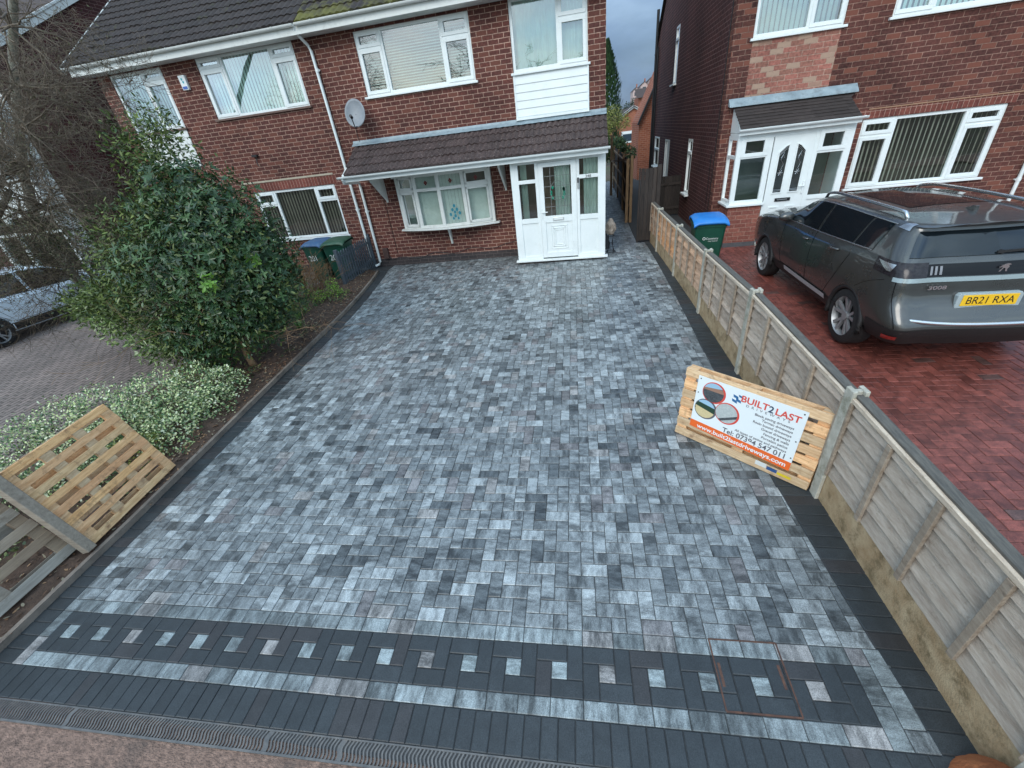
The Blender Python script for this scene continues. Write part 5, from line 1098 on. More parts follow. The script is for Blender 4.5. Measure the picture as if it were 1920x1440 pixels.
for i in range(5):
    x0 = 10.2 + i * 1.55; y0 = 112 - i * 2.5; zz = 7.6 + i * .72
    t = thing('terraced_house', (x0, y0, zz), ['pale pink hillside house lowest in the distant row', 'pink hillside house second up in the distant row', 'pink hillside house in the middle of the distant row', 'pink hillside house fourth up in the distant row', 'pink hillside house highest in the distant row by the pipe'][i], 'house', 'distant pink houses on the hill')
    m = MB(); m.prism([(x0, zz - 4), (x0 + 1.5, zz - 4), (x0 + 1.5, zz + .75), (x0 + .75, zz + 1.35), (x0, zz + .75)], y0, y0 + 7); m.build('wall', PINKW, t)
    m = MB()
    for s_ in (-1, 1): m.bar((x0 + .75 + s_ * .85, y0 - .2, zz + .62), (x0 + .75, y0 - .2, zz + 1.42), 7.5, .1) if False else m.mesh([(x0 + .75, y0 - .2, zz + 1.42), (x0 + .75 + s_ * .85, y0 - .2, zz + .70), (x0 + .75 + s_ * .85, y0 + 7, zz + .70), (x0 + .75, y0 + 7, zz + 1.42)], [(0, 1, 2, 3)])
    m.build('roof', TILE, t); m = MB(); m.box(x0 + .9, x0 + 1.15, y0 + 2, y0 + 2.5, zz + 1.2, zz + 2.1); m.build('chimney', BRICK_OR, t)
    m = MB(); m.box(x0 + .35, x0 + 1.1, y0 - .05, y0, zz - .3, zz + .4); m.build('window', M('dark_pane', (.05, .06, .07), rough=.2) if i == 0 else bpy.data.materials['dark_pane'], t)
t = thing('brown_roofed_shed', (1.8, 30, 0), 'low brown roof behind the shrubs left of the bungalow', 'outbuilding')
m = MB(); m.box(6.5, 12, 60, 66, 0, 5.2); m.build('wall', BRICK_OR, t); m = MB(); m.mesh([(6.2, 59.5, 5.1), (12.3, 59.5, 5.1), (12.3, 63, 6.3), (6.2, 63, 6.3)], [(0, 1, 2, 3)]); m.build('roof', TILE, t)

# ---------------------------------------------------------------- house on the far left
H4 = thing('neighbour_house', (-17.5, -.9, 0), 'dark brick house at far left behind the bare tree, white corner strip and bay windows', 'house')
XC = -14.5; YC = -.92
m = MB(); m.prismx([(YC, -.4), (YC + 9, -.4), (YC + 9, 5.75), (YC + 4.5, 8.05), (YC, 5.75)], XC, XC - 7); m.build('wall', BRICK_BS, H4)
m = MB(); m.face([(XC + .12, YC - .45, 5.62), (XC - 7, YC - .45, 5.62), (XC - 7, YC + 4.5, 8.15), (XC + .12, YC + 4.5, 8.15)]); m.face([(XC + .12, YC + 9.4, 5.62), (XC - 7, YC + 9.4, 5.62), (XC - 7, YC + 4.5, 8.15), (XC + .12, YC + 4.5, 8.15)]); m.build('roof', TILE, H4)
m = MB(); m.bar((XC + .08, YC - .45, 5.58), (XC + .08, YC + 4.5, 8.08), .04, .20); m.build('bargeboard', UPVC_O, H4)
for i, (za, zb) in enumerate(((.8, 2.3), (3.2, 4.6))):
    m = MB(); x0, x1 = XC - 2.6, XC - .02
    m.box(x0, x1, YC - .5, YC - .003, za - .75 if i else -.3, za)
    for x_ in (x0, x0 + .8, x0 + 1.7, x1 - .10): m.box(x_, x_ + .10, YC - .5, YC - .4, za, zb)
    m.box(x0, x1, YC - .5, YC - .4, zb, zb + .12); m.box(x0, x1, YC - .495, YC - .41, (za + zb) / 2 + .3, (za + zb) / 2 + .36); m.box(x0, x1, YC - .52, YC - .003, zb + .12, zb + .2)
    m.box(x1 - .06, x1, YC - .39, YC - .003, za, zb + .119)
    wf = m.build('bay_window', UPVC_O, H4); m = MB(); m.box(x0 + .05, x1 - .08, YC - .44, YC - .43, za, zb); m.build('pane', GLASS_D, wf)
    m = MB(); m.box(x0 + .1, x1 - .1, YC - .30, YC - .28, za, zb); m.build('blind', BLIND, wf)
m = MB(); m.box(XC - .16, XC + .012, YC - .03, YC - .003, -.2, 5.7); m.build('corner_strip', UPVC_O, H4)

# ================================================================ WHEELIE BINS
BGREEN = M('bin_green', (.006, .056, .036), (.010, .080, .050), 5, .42, dirt=(.06, .085, .06), dsc=5, damt=.35, dpos=.56); LIDB = M('lid_blue', (.012, .16, .50), (.02, .21, .58), 4, .4, dirt=(.16, .28, .42), dsc=6, damt=.4, dpos=.55); LIDG = M('lid_green', (.012, .065, .035), (.03, .10, .06), 4, .45, dirt=(.12, .15, .10), dsc=5, damt=.5, dpos=.5)
def bin_(loc, rz, label, lid, txt=None, logo=False):
    t = thing('wheelie_bin', loc, label, 'bin', 'green wheelie bins', rz)
    m = MB(); rings = []
    for (z, hx, hy0, hy1) in ((.02, .20, -.20, .22), (.10, .215, -.225, .24), (.55, .245, -.27, .29), (.90, .268, -.31, .32), (.905, .285, -.325, .335), (.965, .287, -.33, .34)):
        r = .045; pts = []
        for (cx, cy, a0) in ((hx - r, hy0 + r, -PI / 2), (hx - r, hy1 - r, 0), (-hx + r, hy1 - r, PI / 2), (-hx + r, hy0 + r, PI)):
            for k in range(4): a = a0 + k * PI / 6; pts.append((cx + r * math.cos(a), cy + r * math.sin(a), z))
        rings.append(pts)
    vs = [p for r_ in rings for p in r_]; n = 16; fs = [(i * n + j, i * n + (j + 1) % n, (i + 1) * n + (j + 1) % n, (i + 1) * n + j) for i in range(5) for j in range(n)] + [tuple(range(n))[::-1]]
    m.mesh(vs, fs); m.build('body', BGREEN, t, smooth=35, local=True)
    m = MB(); prof = [(-.36, .962), (-.365, .99), (-.35, 1.015), (-.20, 1.055), (.10, 1.07), (.30, 1.065), (.36, 1.04), (.37, .985)]
    rows = []
    for (y, z) in prof:
        rows.append([(x, y, z - .028 * (abs(x) / .3) ** 6 - (.0 if abs(x) < .29 else .02)) for x in (-.305, -.29, -.22, -.1, 0, .1, .22, .29, .305)])
    vs = [p for r_ in rows for p in r_]; n = 9; m.mesh(vs, [(i * n + j, i * n + j + 1, (i + 1) * n + j + 1, (i + 1) * n + j) for i in range(len(prof) - 1) for j in range(n - 1)])
    o = m.build('lid', lid, t, smooth=50, local=True); sd = o.modifiers.new('s', 'SOLIDIFY'); sd.thickness = .02; sd.offset = -1
    m = MB(); m.tube([(-.24, .40, .97), (.24, .40, .97)], .016, 8); m.box(-.25, -.22, .33, .40, .94, .98); m.box(.22, .25, .33, .40, .94, .98); m.build('handle', BGREEN, t, smooth=40, local=True)
    for s_ in (-1, 1): m = MB(); m.tube([(s_ * .215, .24, .10), (s_ * .265, .24, .10)], .10, 18); m.build('wheel', BLACKP, t, smooth=40, local=True)
    WT = bpy.data.materials.get('white_print') or M('white_print', (.75, .78, .76), rough=.5)
    sl = math.atan2(.31 - .27, .35)
    if txt:
        X = Matrix.Translation((-.15, -.300, .60)) @ Matrix.Rotation(PI / 2 + .10, 4, 'X'); o = text(t, txt, WT, .20, X, 'bin_number', .001, world=False, sx=.85)
    if logo:
        X = Matrix.Translation((-.06, -.296, .68)) @ Matrix.Rotation(PI / 2 + .10, 4, 'X'); text(t, 'Coventry', WT, .055, X, 'lettering', .001, world=False)
        X = Matrix.Translation((-.02, -.290, .64)) @ Matrix.Rotation(PI / 2 + .10, 4, 'X'); text(t, 'City Council', WT, .032, X, 'lettering', .001, world=False)
        m = MB(); m.tube([(-.095 + .022 * math.cos(k * PI / 8), -.299, .70 + .022 * math.sin(k * PI / 8)) for k in range(17)], .005, 5, caps=False); m.build('emblem', WT, t, local=True)
    return t
bin_((1.86, -2.38, G(1.9, -2.4)), math.radians(-4), 'green wheelie bin with clean blue lid standing alone behind the fence on the red drive', LIDB, logo=True)
bin_((-6.77, -1.10, G(-6.9, -1.1)), math.radians(6), 'green wheelie bin with dark green lid right behind the grey picket fence', LIDG, '201')
LIDB2 = M('faded_lid_blue', (.035, .10, .22), (.06, .14, .27), 4, .5, dirt=(.16, .20, .24), dsc=6, damt=.6, dpos=.5)
bin_((-7.38, -1.02, G(-7.5, -1)), math.radians(-3), 'green wheelie bin with blue lid left of the green lidded one, half behind twigs', LIDB2, '201')
# picket fence
t = thing('picket_fence', (-6.45, -.85, 0), 'short slate grey picket fence screening the bins by the downpipe', 'fence')
PX = -6.44; z0 = G(PX, -.9)
for (y0, y1, z) in ((-1.74, -.02, .20), (-1.74, -.02, .68)): m = MB(); m.box(PX - .035, PX - .012, y0, y1, z0 + z, z0 + z + .06); m.build('rail', GREYPAINT, t)
k = 0
for i in range(15):
    y = -1.70 + i * .118; m = MB(); m.prismx([(y, z0 + .03), (y + .065, z0 + .03), (y + .065, z0 + .82), (y + .0325, z0 + .87), (y, z0 + .82)], PX - .011, PX + .008); m.build('picket', GREYPAINT, t, bevel=.003)
for y in (-1.78, -.03): m = MB(); m.box(PX - .055, PX + .02, y - .04, y + .035, z0 - .1, z0 + .92); m.build('post', GREYPAINT, t, bevel=.005)

# ================================================================ PALLETS AND SIGN
def pallet(name, M4, label, wood, Lx=1.2, Lz=.8, nb=7, gap=None, seed=0, cat='pallet', group=None, T_=.13, backboards=4, front_w=None, cols=None, ncross=3):
    """local: x along boards, z across them, front face at y=0"""
    t = bpy.data.objects.new(name, None); C.objects.link(t); t.matrix_world = M4; t.empty_display_size = .1; tag(t, label, cat, group)
    r = random.Random(seed); bt = .02
    def C_():
        k = r.uniform(.78, 1.15); h = r.uniform(-.1, .12); return (k * (1 + h), k, k * (1 - h))
    pitch = Lz / nb; w = front_w or pitch * .74
    for i in range(nb):
        z = i * pitch + (pitch - w) * (0 if i == 0 else 1 if i == nb - 1 else .5); m = MB(); m.col = C_() if not cols else cols[i % len(cols)]
        e = r.uniform(-.004, .004); m.box(e, Lx + e, 0, bt, z, z + w); m.build('deck_board', wood, t, bevel=.0025, local=True)
    for x in [(Lx - .10) * q / (ncross - 1) for q in range(ncross)]:
        m = MB(); m.col = C_(); m.box(x, x + .10, bt + .001, bt * 2, 0, Lz) if ncross == 3 else m.box(x, x + .10, .004, bt * 2, .001, Lz - .001); m.build('cross_board', wood, t, local=True)
        for z in (0, Lz / 2 - .05, Lz - .10): m = MB(); m.col = C_(); m.box(x + .002, x + .098, bt * 2 + .001, T_ - bt - .001, z + .002, z + .098); m.build('block', wood, t, bevel=.003, local=True)
    for i in range(backboards):
        z = i * (Lz - .1) / (backboards - 1); m = MB(); m.col = C_(); m.box(0, Lx, T_ - bt, T_, z, z + .1); m.build('back_board', wood, t, bevel=.0025, local=True)
    return t
def frameM(o, ex, ez):
    ex = Vector(ex).normalized(); ez = Vector(ez); ez = (ez - ex * ez.dot(ex)).normalized(); ey = ez.cross(ex)
    return Matrix(((ex.x, ey.x, ez.x, o[0]), (ex.y, ey.y, ez.y, o[1]), (ex.z, ey.z, ez.z, o[2]), (0, 0, 0, 1)))
SP = frameM((.484, -7.536, -.082), (.951, -.785, -.018), (.0636, .0771, 1))
pallet('timber_pallet', SP, 'pale timber pallet standing on edge against the concrete fence post with a sign on it', WOODP, 1.235, .757, 7, seed=4, T_=.115, backboards=4)
sg = bpy.data.objects.new('company_sign', None); C.objects.link(sg); sg.matrix_world = SP @ Matrix.Translation((0, -.004, 0)); tag(sg, 'white company sign board with three round pictures and an orange strip, fixed to the pallet', 'sign')
SW = M('sign_white', (.72, .77, .78), rough=.35); SO = M('sign_orange', (.75, .13, .02), rough=.4); SR = M('sign_red', (.62, .07, .05), rough=.4); SB = M('sign_navy', (.02, .05, .10), rough=.4); SK = M('sign_grey_ink', (.10, .10, .12), rough=.5); SBL = M('sign_blue', (.02, .12, .28), rough=.4)
u0, u1, v0, v1 = .142, 1.067, .138, .725
m = MB(); m.mesh([(u0, -.004, .160), (u1, -.004, .116), (u1, -.004, .719), (u0 - .007, -.004, .727), (u0, 0, .160), (u1, 0, .116), (u1, 0, .719), (u0 - .007, 0, .727)], [(0, 1, 2, 3), (7, 6, 5, 4), (0, 4, 5, 1), (1, 5, 6, 2), (2, 6, 7, 3), (3, 7, 4, 0)]); m.build('board', SW, sg, local=True)
m = MB(); m.face([(u0, -.0052, .161), (u1, -.0052, .117), (u1, -.0052, .205), (u0, -.0052, .240)]); m.build('orange_strip', SO, sg, local=True)
tl = -math.atan2(.040, .925)
def ST(s, x, z, size, mat, align='LEFT', sx=1, off=0.0, name='lettering'):
    X = Matrix.Translation((x, -.0062, z)) @ Matrix.Rotation(PI / 2, 4, 'X') @ Matrix.Rotation(tl * (.4 if z > .5 else .8), 4, 'Z')
    return text(sg, s, mat, size, X, name, .0004, align, sx, world=False, offset=off)
ST('BUILT', .545, .612, .088, SR, sx=1.02, off=.0016); ST('2', .778, .602, .088, SB, off=.0016); ST('LAST', .832, .600, .088, SR, sx=1.02, off=.0016)
ST('D  R  I  V  E  W  A  Y  S', .60, .575, .033, SK, sx=1.1)
for i, s in enumerate(('Block paving driveways', 'Tarmac driveways', 'Resin bound driveways', 'Gravel driveways', 'Fencing & walls', 'Porcelain patios', 'All types of patios and pathways')):
    ST(s, 1.005, .520 - i * .040 , .034, SK, 'RIGHT', sx=1.0, off=.0003)
ST('Tel: 07394 547 011', .455, .236, .073, SK, sx=.98, off=.0008)
ST('www.built2lastdriveways.com', .215, .172, .062, SW, sx=1.10, off=.0012)
m = MB()
for (dx, dz, w_, h_, k_) in ((0, 0, .045, .026, .012), (.028, -.03, .045, .026, .012), (-.004, -.045, .045, .026, .012), (.045, .012, .04, .02, .01)):
    x_, z_ = .475 + dx, .655 + dz; m.face([(x_, -.0058, z_), (x_ + w_, -.0058, z_ - k_), (x_ + w_ * 1.15, -.0058, z_ - k_ - h_), (x_ + w_ * .15, -.0058, z_ - h_)])
m.build('logo', SBL, sg, local=True)
def disc(cx, cz, r, items, ring):
    m = MB(); n = 36; m.mesh([(cx + .006 + (r + .012) * math.cos(2 * PI * k / n), -.0054, cz + (r + .012) * math.sin(2 * PI * k / n)) for k in range(n)], [tuple(range(n))]); m.build('picture_ring', ring, sg, local=True)
    y = -.0062
    for (mat_, z0_, z1_, sk) in items:
        poly = [(cx + r * math.cos(2 * PI * k / n), cz + r * math.sin(2 * PI * k / n)) for k in range(n)]
        poly = clip(poly, lambda p: p[1] - (cz + r * z0_ + sk * (p[0] - cx))); 
        if len(poly) > 2: poly = clip(poly, lambda p: (cz + r * z1_ + sk * (p[0] - cx)) - p[1])
        if len(poly) > 2: mm_ = MB(); mm_.face([(p[0], y, p[1]) for p in poly]); mm_.build('round_picture', mat_, sg, local=True)
        y -= .0002
PS = M('pic_sky', (.30, .48, .62), rough=.4); PD = M('pic_dark', (.035, .04, .045), (.09, .10, .11), 60, .4); PG = M('pic_gold', (.55, .45, .24), (.62, .52, .30), 60, .4); PT_ = M('pic_trees', (.02, .05, .03), rough=.4); PGY = M('pic_grey', (.36, .40, .40), (.48, .51, .50), 60, .4); PB = M('pic_brick', (.30, .17, .12), rough=.4)
disc(.300, .595, .098, [(PD, -1.2, 1.2, 0), (PB, .15, .55, 0), (PS, .5, 1.2, .15)], SR)
disc(.255, .400, .096, [(PG, -1.2, 1.2, 0), (PT_, -.05, .6, -.2), (PS, .5, 1.2, -.15)], SK)
disc(.455, .435, .100, [(PGY, -1.2, 1.2, 0), (PD, -1.2, -.45, .55), (PGY, -1.2, -.75, .55)], SR)
m = MB()
for (x_, z_) in ((.16, .70), (.16, .55), (.16, .39), (1.04, .69), (1.045, .42), (1.05, .25)): m.tube([(x_, -.004, z_), (x_, -.007, z_)], .006, 8)
m.build('fixing', DARK, sg, local=True)
# torn stickers on the bottom board
m = MB(); m.box(.99, 1.10, -.0012, -.0004, .03, .055); m.build('shipping_sticker', M('sticker_yellow', (.65, .48, .02), rough=.4), bpy.data.objects['timber_pallet'], local=True)
m = MB(); m.box(.90, .985, -.0012, -.0004, .035, .07); m.build('shipping_sticker', M('sticker_blue', (.02, .07, .20), rough=.4), bpy.data.objects['timber_pallet'], local=True)
m = MB(); m.box(.80, .895, -.0012, -.0004, .04, .085); m.build('shipping_sticker', M('sticker_white', (.6, .62, .6), rough=.4), bpy.data.objects['timber_pallet'], local=True)
# leaning pallets at the left
P1 = frameM((-5.114, -9.317, -.126), (-.0869, 1.056, .044), (-.30, -.025, .954))
cc1 = [(1.0, .98, .9), (1.05, .93, .84), (1.15, 1.02, .82), (1.0, .82, .72), (1.12, 1.0, .84)]
pallet('timber_pallet', P1, 'pale new timber pallet leaning back over the variegated hedge beside the drive', WOODP, 1.06, .965, 8, seed=9, backboards=5, T_=.095, front_w=.070, cols=cc1, ncross=4)
P2 = frameM((-5.20, -10.44, -.15), (-.03, 1.12, .04), (-.40, -.03, .90))
pallet('timber_pallet', P2, 'old grey timber pallet lying in front of the pale one at the left edge', WOODG, 1.06, 1.0, 6, seed=15, backboards=3, T_=.11, front_w=.085)
t = thing('timber_post', (-5.23, -9.33, 0), 'rough grey timber post lying along the near edge of the pale pallet', 'timber')
m = MB(); a_ = Vector((-5.10, -9.375, -.13)); d_ = Vector((-.30, -.025, .954)).normalized(); m.bar(a_, a_ + d_ * 1.02, .085, .095, up=(.3, 0, 1)); m.build('post_body', WOODG, t, bevel=.006)

# ================================================================ CARS
def carpaint(name, c, rough=.28, metal=.35, coat=1.0, dirt=.45):
    m, n, p = newmat(name); N = n.nodes; K = n.links
    p.inputs['Base Color'].default_value = rgba(c); p.inputs['Metallic'].default_value = metal; p.inputs['Roughness'].default_value = rough
    p.inputs['Coat Weight'].default_value = coat; p.inputs['Coat Roughness'].default_value = .05
    t = N.new('ShaderNodeTexCoord'); a = N.new('ShaderNodeTexNoise'); a.inputs['Scale'].default_value = 2.2; a.inputs['Detail'].default_value = 8; a.inputs['Roughness'].default_value = .7; K.new(t.outputs['Object'], a.inputs['Vector'])
    r = N.new('ShaderNodeMapRange'); r.inputs['From Min'].default_value = .35; r.inputs['From Max'].default_value = .7; r.inputs['To Min'].default_value = rough - .06; r.inputs['To Max'].default_value = rough + .22; K.new(a.outputs['Fac'], r.inputs['Value']); K.new(r.outputs[0], p.inputs['Roughness'])
    sep = N.new('ShaderNodeSeparateXYZ'); K.new(t.outputs['Object'], sep.inputs[0])
    mr = N.new('ShaderNodeMapRange'); mr.inputs['From Min'].default_value = .2; mr.inputs['From Max'].default_value = .95; mr.inputs['To Min'].default_value = dirt; mr.inputs['To Max'].default_value = 0; K.new(sep.outputs['Z'], mr.inputs['Value'])
    mu = N.new('ShaderNodeMath'); mu.operation = 'MULTIPLY'; K.new(mr.outputs[0], mu.inputs[0]); K.new(a.outputs['Fac'], mu.inputs[1])
    x = N.new('ShaderNodeMix'); x.data_type = 'RGBA'; K.new(mu.outputs[0], x.inputs['Factor']); x.inputs['A'].default_value = rgba(c); x.inputs['B'].default_value = (.13, .115, .095, 1); K.new(x.outputs['Result'], p.inputs['Base Color'])
    return m
CG = M('tinted_car_glass', (.005, .009, .012), rough=.05, spec=.75); CHR = M('satin_chrome', (.62, .64, .65), rough=.22, metal=.95); TYRE = M('tyre_rubber', (.012, .012, .013), (.02, .02, .021), 30, .75); BLKG = M('gloss_black', (.005, .005, .006), rough=.2, spec=.25); BLKM = M('grained_black_trim', (.018, .018, .019), rough=.6, bump=.2, bsc=200)
LENS = M('smoked_lamp_lens', (.012, .010, .012), (.03, .026, .03), 30, .15, spec=.35); REDL = M('red_reflector', (.45, .01, .01), rough=.15, coat=.8); ALLOY = M('alloy_rim', (.34, .35, .36), rough=.42, metal=.5); ALLD = M('dark_rim_face', (.03, .03, .032), rough=.35, metal=.5)
def CR(p0, p1, p2, p3, t):
    return tuple(.5 * ((2 * b) + (-a + c) * t + (2 * a - 5 * b + 4 * c - d) * t * t + (-a + 3 * b - 3 * c + d) * t ** 3) for a, b, c, d in zip(p0, p1, p2, p3))
def make_surface(st):
    nI, nJ = len(st), len(st[0])
    def row(i, v):
        v = max(0, min(nJ - 1 - 1e-6, v)); j = int(v); t = v - j; g = lambda k: st[i][max(0, min(nJ - 1, k))]
        return CR(g(j - 1), g(j), g(j + 1), g(j + 2), t)
    def S_(u, v):
        u = max(0, min(nI - 1 - 1e-6, u)); i = int(u); t = u - i; g = lambda k: row(max(0, min(nI - 1, k)), v)
        return Vector(CR(g(i - 1), g(i), g(i + 1), g(i + 2), t))
    return S_, nI, nJ
def surf_n(S_, u, v, e=.02):
    a = S_(u + e, v) - S_(u - e, v); b = S_(u, v + e) - S_(u, v - e); n = a.cross(b)
    if n.length < 1e-9: return Vector((0, 0, 1))
    return n.normalized()
def patch(mb, S_, u0, u1, v0, v1, nu, nv, off, side, clipf=None, sgn=1):
    vs = []
    for i in range(nu + 1):
        for j in range(nv + 1):
            ff = j / nv
            ua = u0(ff) if callable(u0) else u0; ub = u1(ff) if callable(u1) else u1
            u = ua + (ub - ua) * i / nu; v = v0 + (v1 - v0) * ff
            p = S_(u, v); n = surf_n(S_, u, v)
            c = Vector((0, 2.3, .8))
            if n.dot(p - c) < 0: n = -n
            p = p + n * off; vs.append((p.x * side, p.y, p.z))
    mb.mesh(vs, [(i * (nv + 1) + j, (i + 1) * (nv + 1) + j, (i + 1) * (nv + 1) + j + 1, i * (nv + 1) + j + 1) for i in range(nu) for j in range(nv)])
def seam(mb, S_, pts, r, side, n=14):
    path = []
    for (a, b) in zip(pts, pts[1:]):
        for k in range(n):
            t = k / n; path.append((a[0] + (b[0] - a[0]) * t, a[1] + (b[1] - a[1]) * t))
    path.append(pts[-1]); P = []
    for (u, v) in path: p = S_(u, v); P.append((p.x * side, p.y, p.z))
    mb.tube(P, r, 5, caps=False)
def wheel(par, x, y, z, side, R_=.345, w=.225, style='suv'):
    t = MB(); n = 40; prof = [(-.5, .70), (-.5, .86), (-.46, .955), (-.36, .995), (0, 1.0), (.36, .995), (.46, .955), (.5, .86), (.5, .70)]
    vs = []
    for k in range(n):
        a = 2 * PI * k / n
        for (wx, rr) in prof: vs.append((x + wx * w, y + R_ * rr * math.cos(a), z + R_ * rr * math.sin(a)))
    m_ = len(prof); t.mesh(vs, [(k * m_ + j, k * m_ + j + 1, ((k + 1) % n) * m_ + j + 1, ((k + 1) % n) * m_ + j) for k in range(n) for j in range(m_ - 1)])
    for k in range(0, n * 2): # tread
        a = 2 * PI * k / (n * 2); 
    wo = t.build('wheel', TYRE, par, smooth=35, local=True)
    r = MB(); rin = R_ * .70; xo = x + side * w * .47
    pr = [(0.0, 1.0), (-.02, .965), (-.05, .93), (-.13, .90)]; vs = []
    for k in range(n):
        a = 2 * PI * k / n
        for (dx, rr) in pr: vs.append((xo + side * dx, y + rin * rr * math.cos(a), z + rin * rr * math.sin(a)))
    m_ = len(pr); r.mesh(vs, [(k * m_ + j, k * m_ + j + 1, ((k + 1) % n) * m_ + j + 1, ((k + 1) % n) * m_ + j) for k in range(n) for j in range(m_ - 1)])
    for k in range(5):
        a = 2 * PI * k / 5 + .3
        for da in (-.16, .16):
            def pp(rad, ang, dx): return (xo + side * dx, y + rad * math.cos(ang), z + rad * math.sin(ang))
            wd = .085 if style == 'suv' else .06
            A = [pp(.045, a + da * .4 - .35, -.035), pp(.045, a + da * .4 + .35, -.035), pp(rin * .97, a + da * 1.5 + wd, -.012), pp(rin * .97, a + da * 1.5 - wd, -.012)]
            B = [(p[0] - side * .03, p[1], p[2]) for p in A]; r.mesh(A + B, [(0, 1, 2, 3), (4, 7, 6, 5), (0, 4, 5, 1), (1, 5, 6, 2), (2, 6, 7, 3), (3, 7, 4, 0)])
    r.tube([(xo - side * .05, y, z), (xo - side * .018, y, z)], .055, 20); r.build('rim', ALLOY, wo, local=True, smooth=30)
    d = MB(); d.tube([(xo - side * .085, y, z), (xo - side * .07, y, z)], rin * .93, 28); d.build('brake_disc', ALLD, wo, local=True)
    return wo
def car(name, loc, rz, label, paint, kind, scale=(1, 1, 1)):
    t = thing(name, loc, label, 'car', None, rz)
    suv = kind == 'suv'
    def st(y, W_, zb, zbelt, cant, rf, top, dy=None):
        rows = [(0, zb), (.78 * W_, zb), (.93 * W_, zb + .09), (.995 * W_, .55), (W_, .80), (.985 * W_, zbelt - .14 if suv and zbelt > 1.1 else .985 if zbelt > 1.03 else zbelt - .07), (.945 * W_, zbelt), cant, rf, (rf[0] * .5, (rf[1] + top * 2) / 3 + .004), (0, top)]
        return [(r[0], y + (dy[k] if dy else 0), r[1]) for k, r in enumerate(rows)]
    if suv:
        rear = [.22, .17, .10, .01, .15, .19, .27, .50, .43, .41, .40]
        sts = []
        rimW = .885
        rim = st(0, rimW, .30, 1.19, (.66, 1.44), (.60, 1.49), 1.52, rear)
        body = [st(.72, .93, .27, 1.195, (.70, 1.455), (.60, 1.51), 1.55), st(1.1, .935, .26, 1.175, (.72, 1.462), (.60, 1.525), 1.567), st(1.9, .93, .25, 1.135, (.735, 1.47), (.60, 1.53), 1.577), st(2.45, .925, .25, 1.12, (.73, 1.45), (.59, 1.515), 1.56), st(2.82, .92, .25, 1.11, (.70, 1.36), (.57, 1.42), 1.465), st(3.30, .925, .26, 1.09, (.80, 1.125), (.62, 1.16), 1.19), st(3.9, .915, .27, 1.04, (.74, 1.085), (.52, 1.12), 1.14), st(4.38, .87, .28, .95, (.67, 1.0), (.46, 1.03), 1.05)]
        fr = st(4.62, .78, .30, .88, (.60, .93), (.42, .96), .97, [-.06, -.02, .0, .02, .02, .0, -.02, -.05, -.08, -.08, -.08]); nose = .06
        arches = (.845, 3.70); R_ = .352; L_ = 4.58; tr = .80
    else:
        rear = [.12, .09, .04, .02, .05, .07, .11, .42, .36, .34, .33]
        rim = st(0, .83, .28, 1.02, (.58, 1.32), (.52, 1.40), 1.43, rear)
        body = [st(.45, .875, .24, 1.03, (.65, 1.35), (.55, 1.43), 1.47), st(.9, .88, .22, 1.0, (.67, 1.37), (.56, 1.45), 1.49), st(1.7, .875, .2, .97, (.685, 1.39), (.56, 1.465), 1.51), st(2.35, .87, .2, .95, (.67, 1.36), (.54, 1.44), 1.48), st(2.75, .865, .2, .94, (.64, 1.24), (.52, 1.31), 1.35), st(3.35, .87, .22, .91, (.76, .955), (.58, .99), 1.01), st(3.75, .86, .22, .86, (.70, .90), (.50, .93), .945), st(4.0, .82, .24, .76, (.64, .80), (.44, .83), .84)]
        fr = st(4.1, .74, .26, .72, (.58, .76), (.40, .78), .79, [-.06, -.02, 0, .02, .02, 0, -.02, -.05, -.08, -.08, -.08]); nose = .05
        arches = (.78, 3.32); R_ = .325; L_ = 4.15; tr = .745
    mid = [(p[0] * .6, p[1] - .045, p[2]) for p in rim]; cen = [(0, p[1] - .065, p[2]) for p in rim]
    fm = [(p[0] * .6, p[1] + nose * .7, p[2]) for p in fr]; fc = [(0, p[1] + nose, p[2]) for p in fr]
    stn = [cen, mid, rim] + body + [fr, fm, fc]
    S_, nI, nJ = make_surface(stn)
    b = MB(); NU, NV = (nI - 1) * 6, (nJ - 1) * 4
    for side in (1, -1):
        vs = []
        for i in range(NU + 1):
            for j in range(NV + 1):
                p = S_(i / 6, j / 4)
                if i in (0, NU) or j in (0, NV): p.x = 0
                vs.append((max(0, p.x) * side, p.y, p.z))
        b.mesh(vs, [(i * (NV + 1) + j, (i + 1) * (NV + 1) + j, (i + 1) * (NV + 1) + j + 1, i * (NV + 1) + j + 1) for i in range(NU) for j in range(NV)])
    me = bpy.data.meshes.new('body'); me.from_pydata(b.v, [], b.f); bm = bmesh.new(); bm.from_mesh(me); bmesh.ops.remove_doubles(bm, verts=bm.verts, dist=2e-4)
    bmesh.ops.dissolve_degenerate(bm, dist=1e-5, edges=bm.edges); bmesh.ops.recalc_face_normals(bm, faces=bm.faces); bm.to_mesh(me); bm.free()
    tmp = bpy.data.objects.new('tmp', me); C.objects.link(tmp); cut = []
    cm = MB()
    for ya in arches:
        for side in (1, -1): cm.tube([(side * .60, ya, .345), (side * 1.1, ya, .345)], R_ + .045, 40)
    cme = bpy.data.meshes.new('c'); cme.from_pydata(cm.v, [], cm.f); bm = bmesh.new(); bm.from_mesh(cme); bmesh.ops.recalc_face_normals(bm, faces=bm.faces); bm.to_mesh(cme); bm.free()
    co = bpy.data.objects.new('c', cme); C.objects.link(co)
    md = tmp.modifiers.new('b', 'BOOLEAN'); md.operation = 'DIFFERENCE'; md.object = co; md.solver = 'EXACT'
    dg = bpy.context.evaluated_depsgraph_get(); dg.update(); res = bpy.data.meshes.new_from_object(tmp.evaluated_get(dg))
    bpy.data.objects.remove(tmp); bpy.data.objects.remove(co)
    res.materials.clear(); res.materials.append(paint); res.polygons.foreach_set('use_smooth', [True] * len(res.polygons))
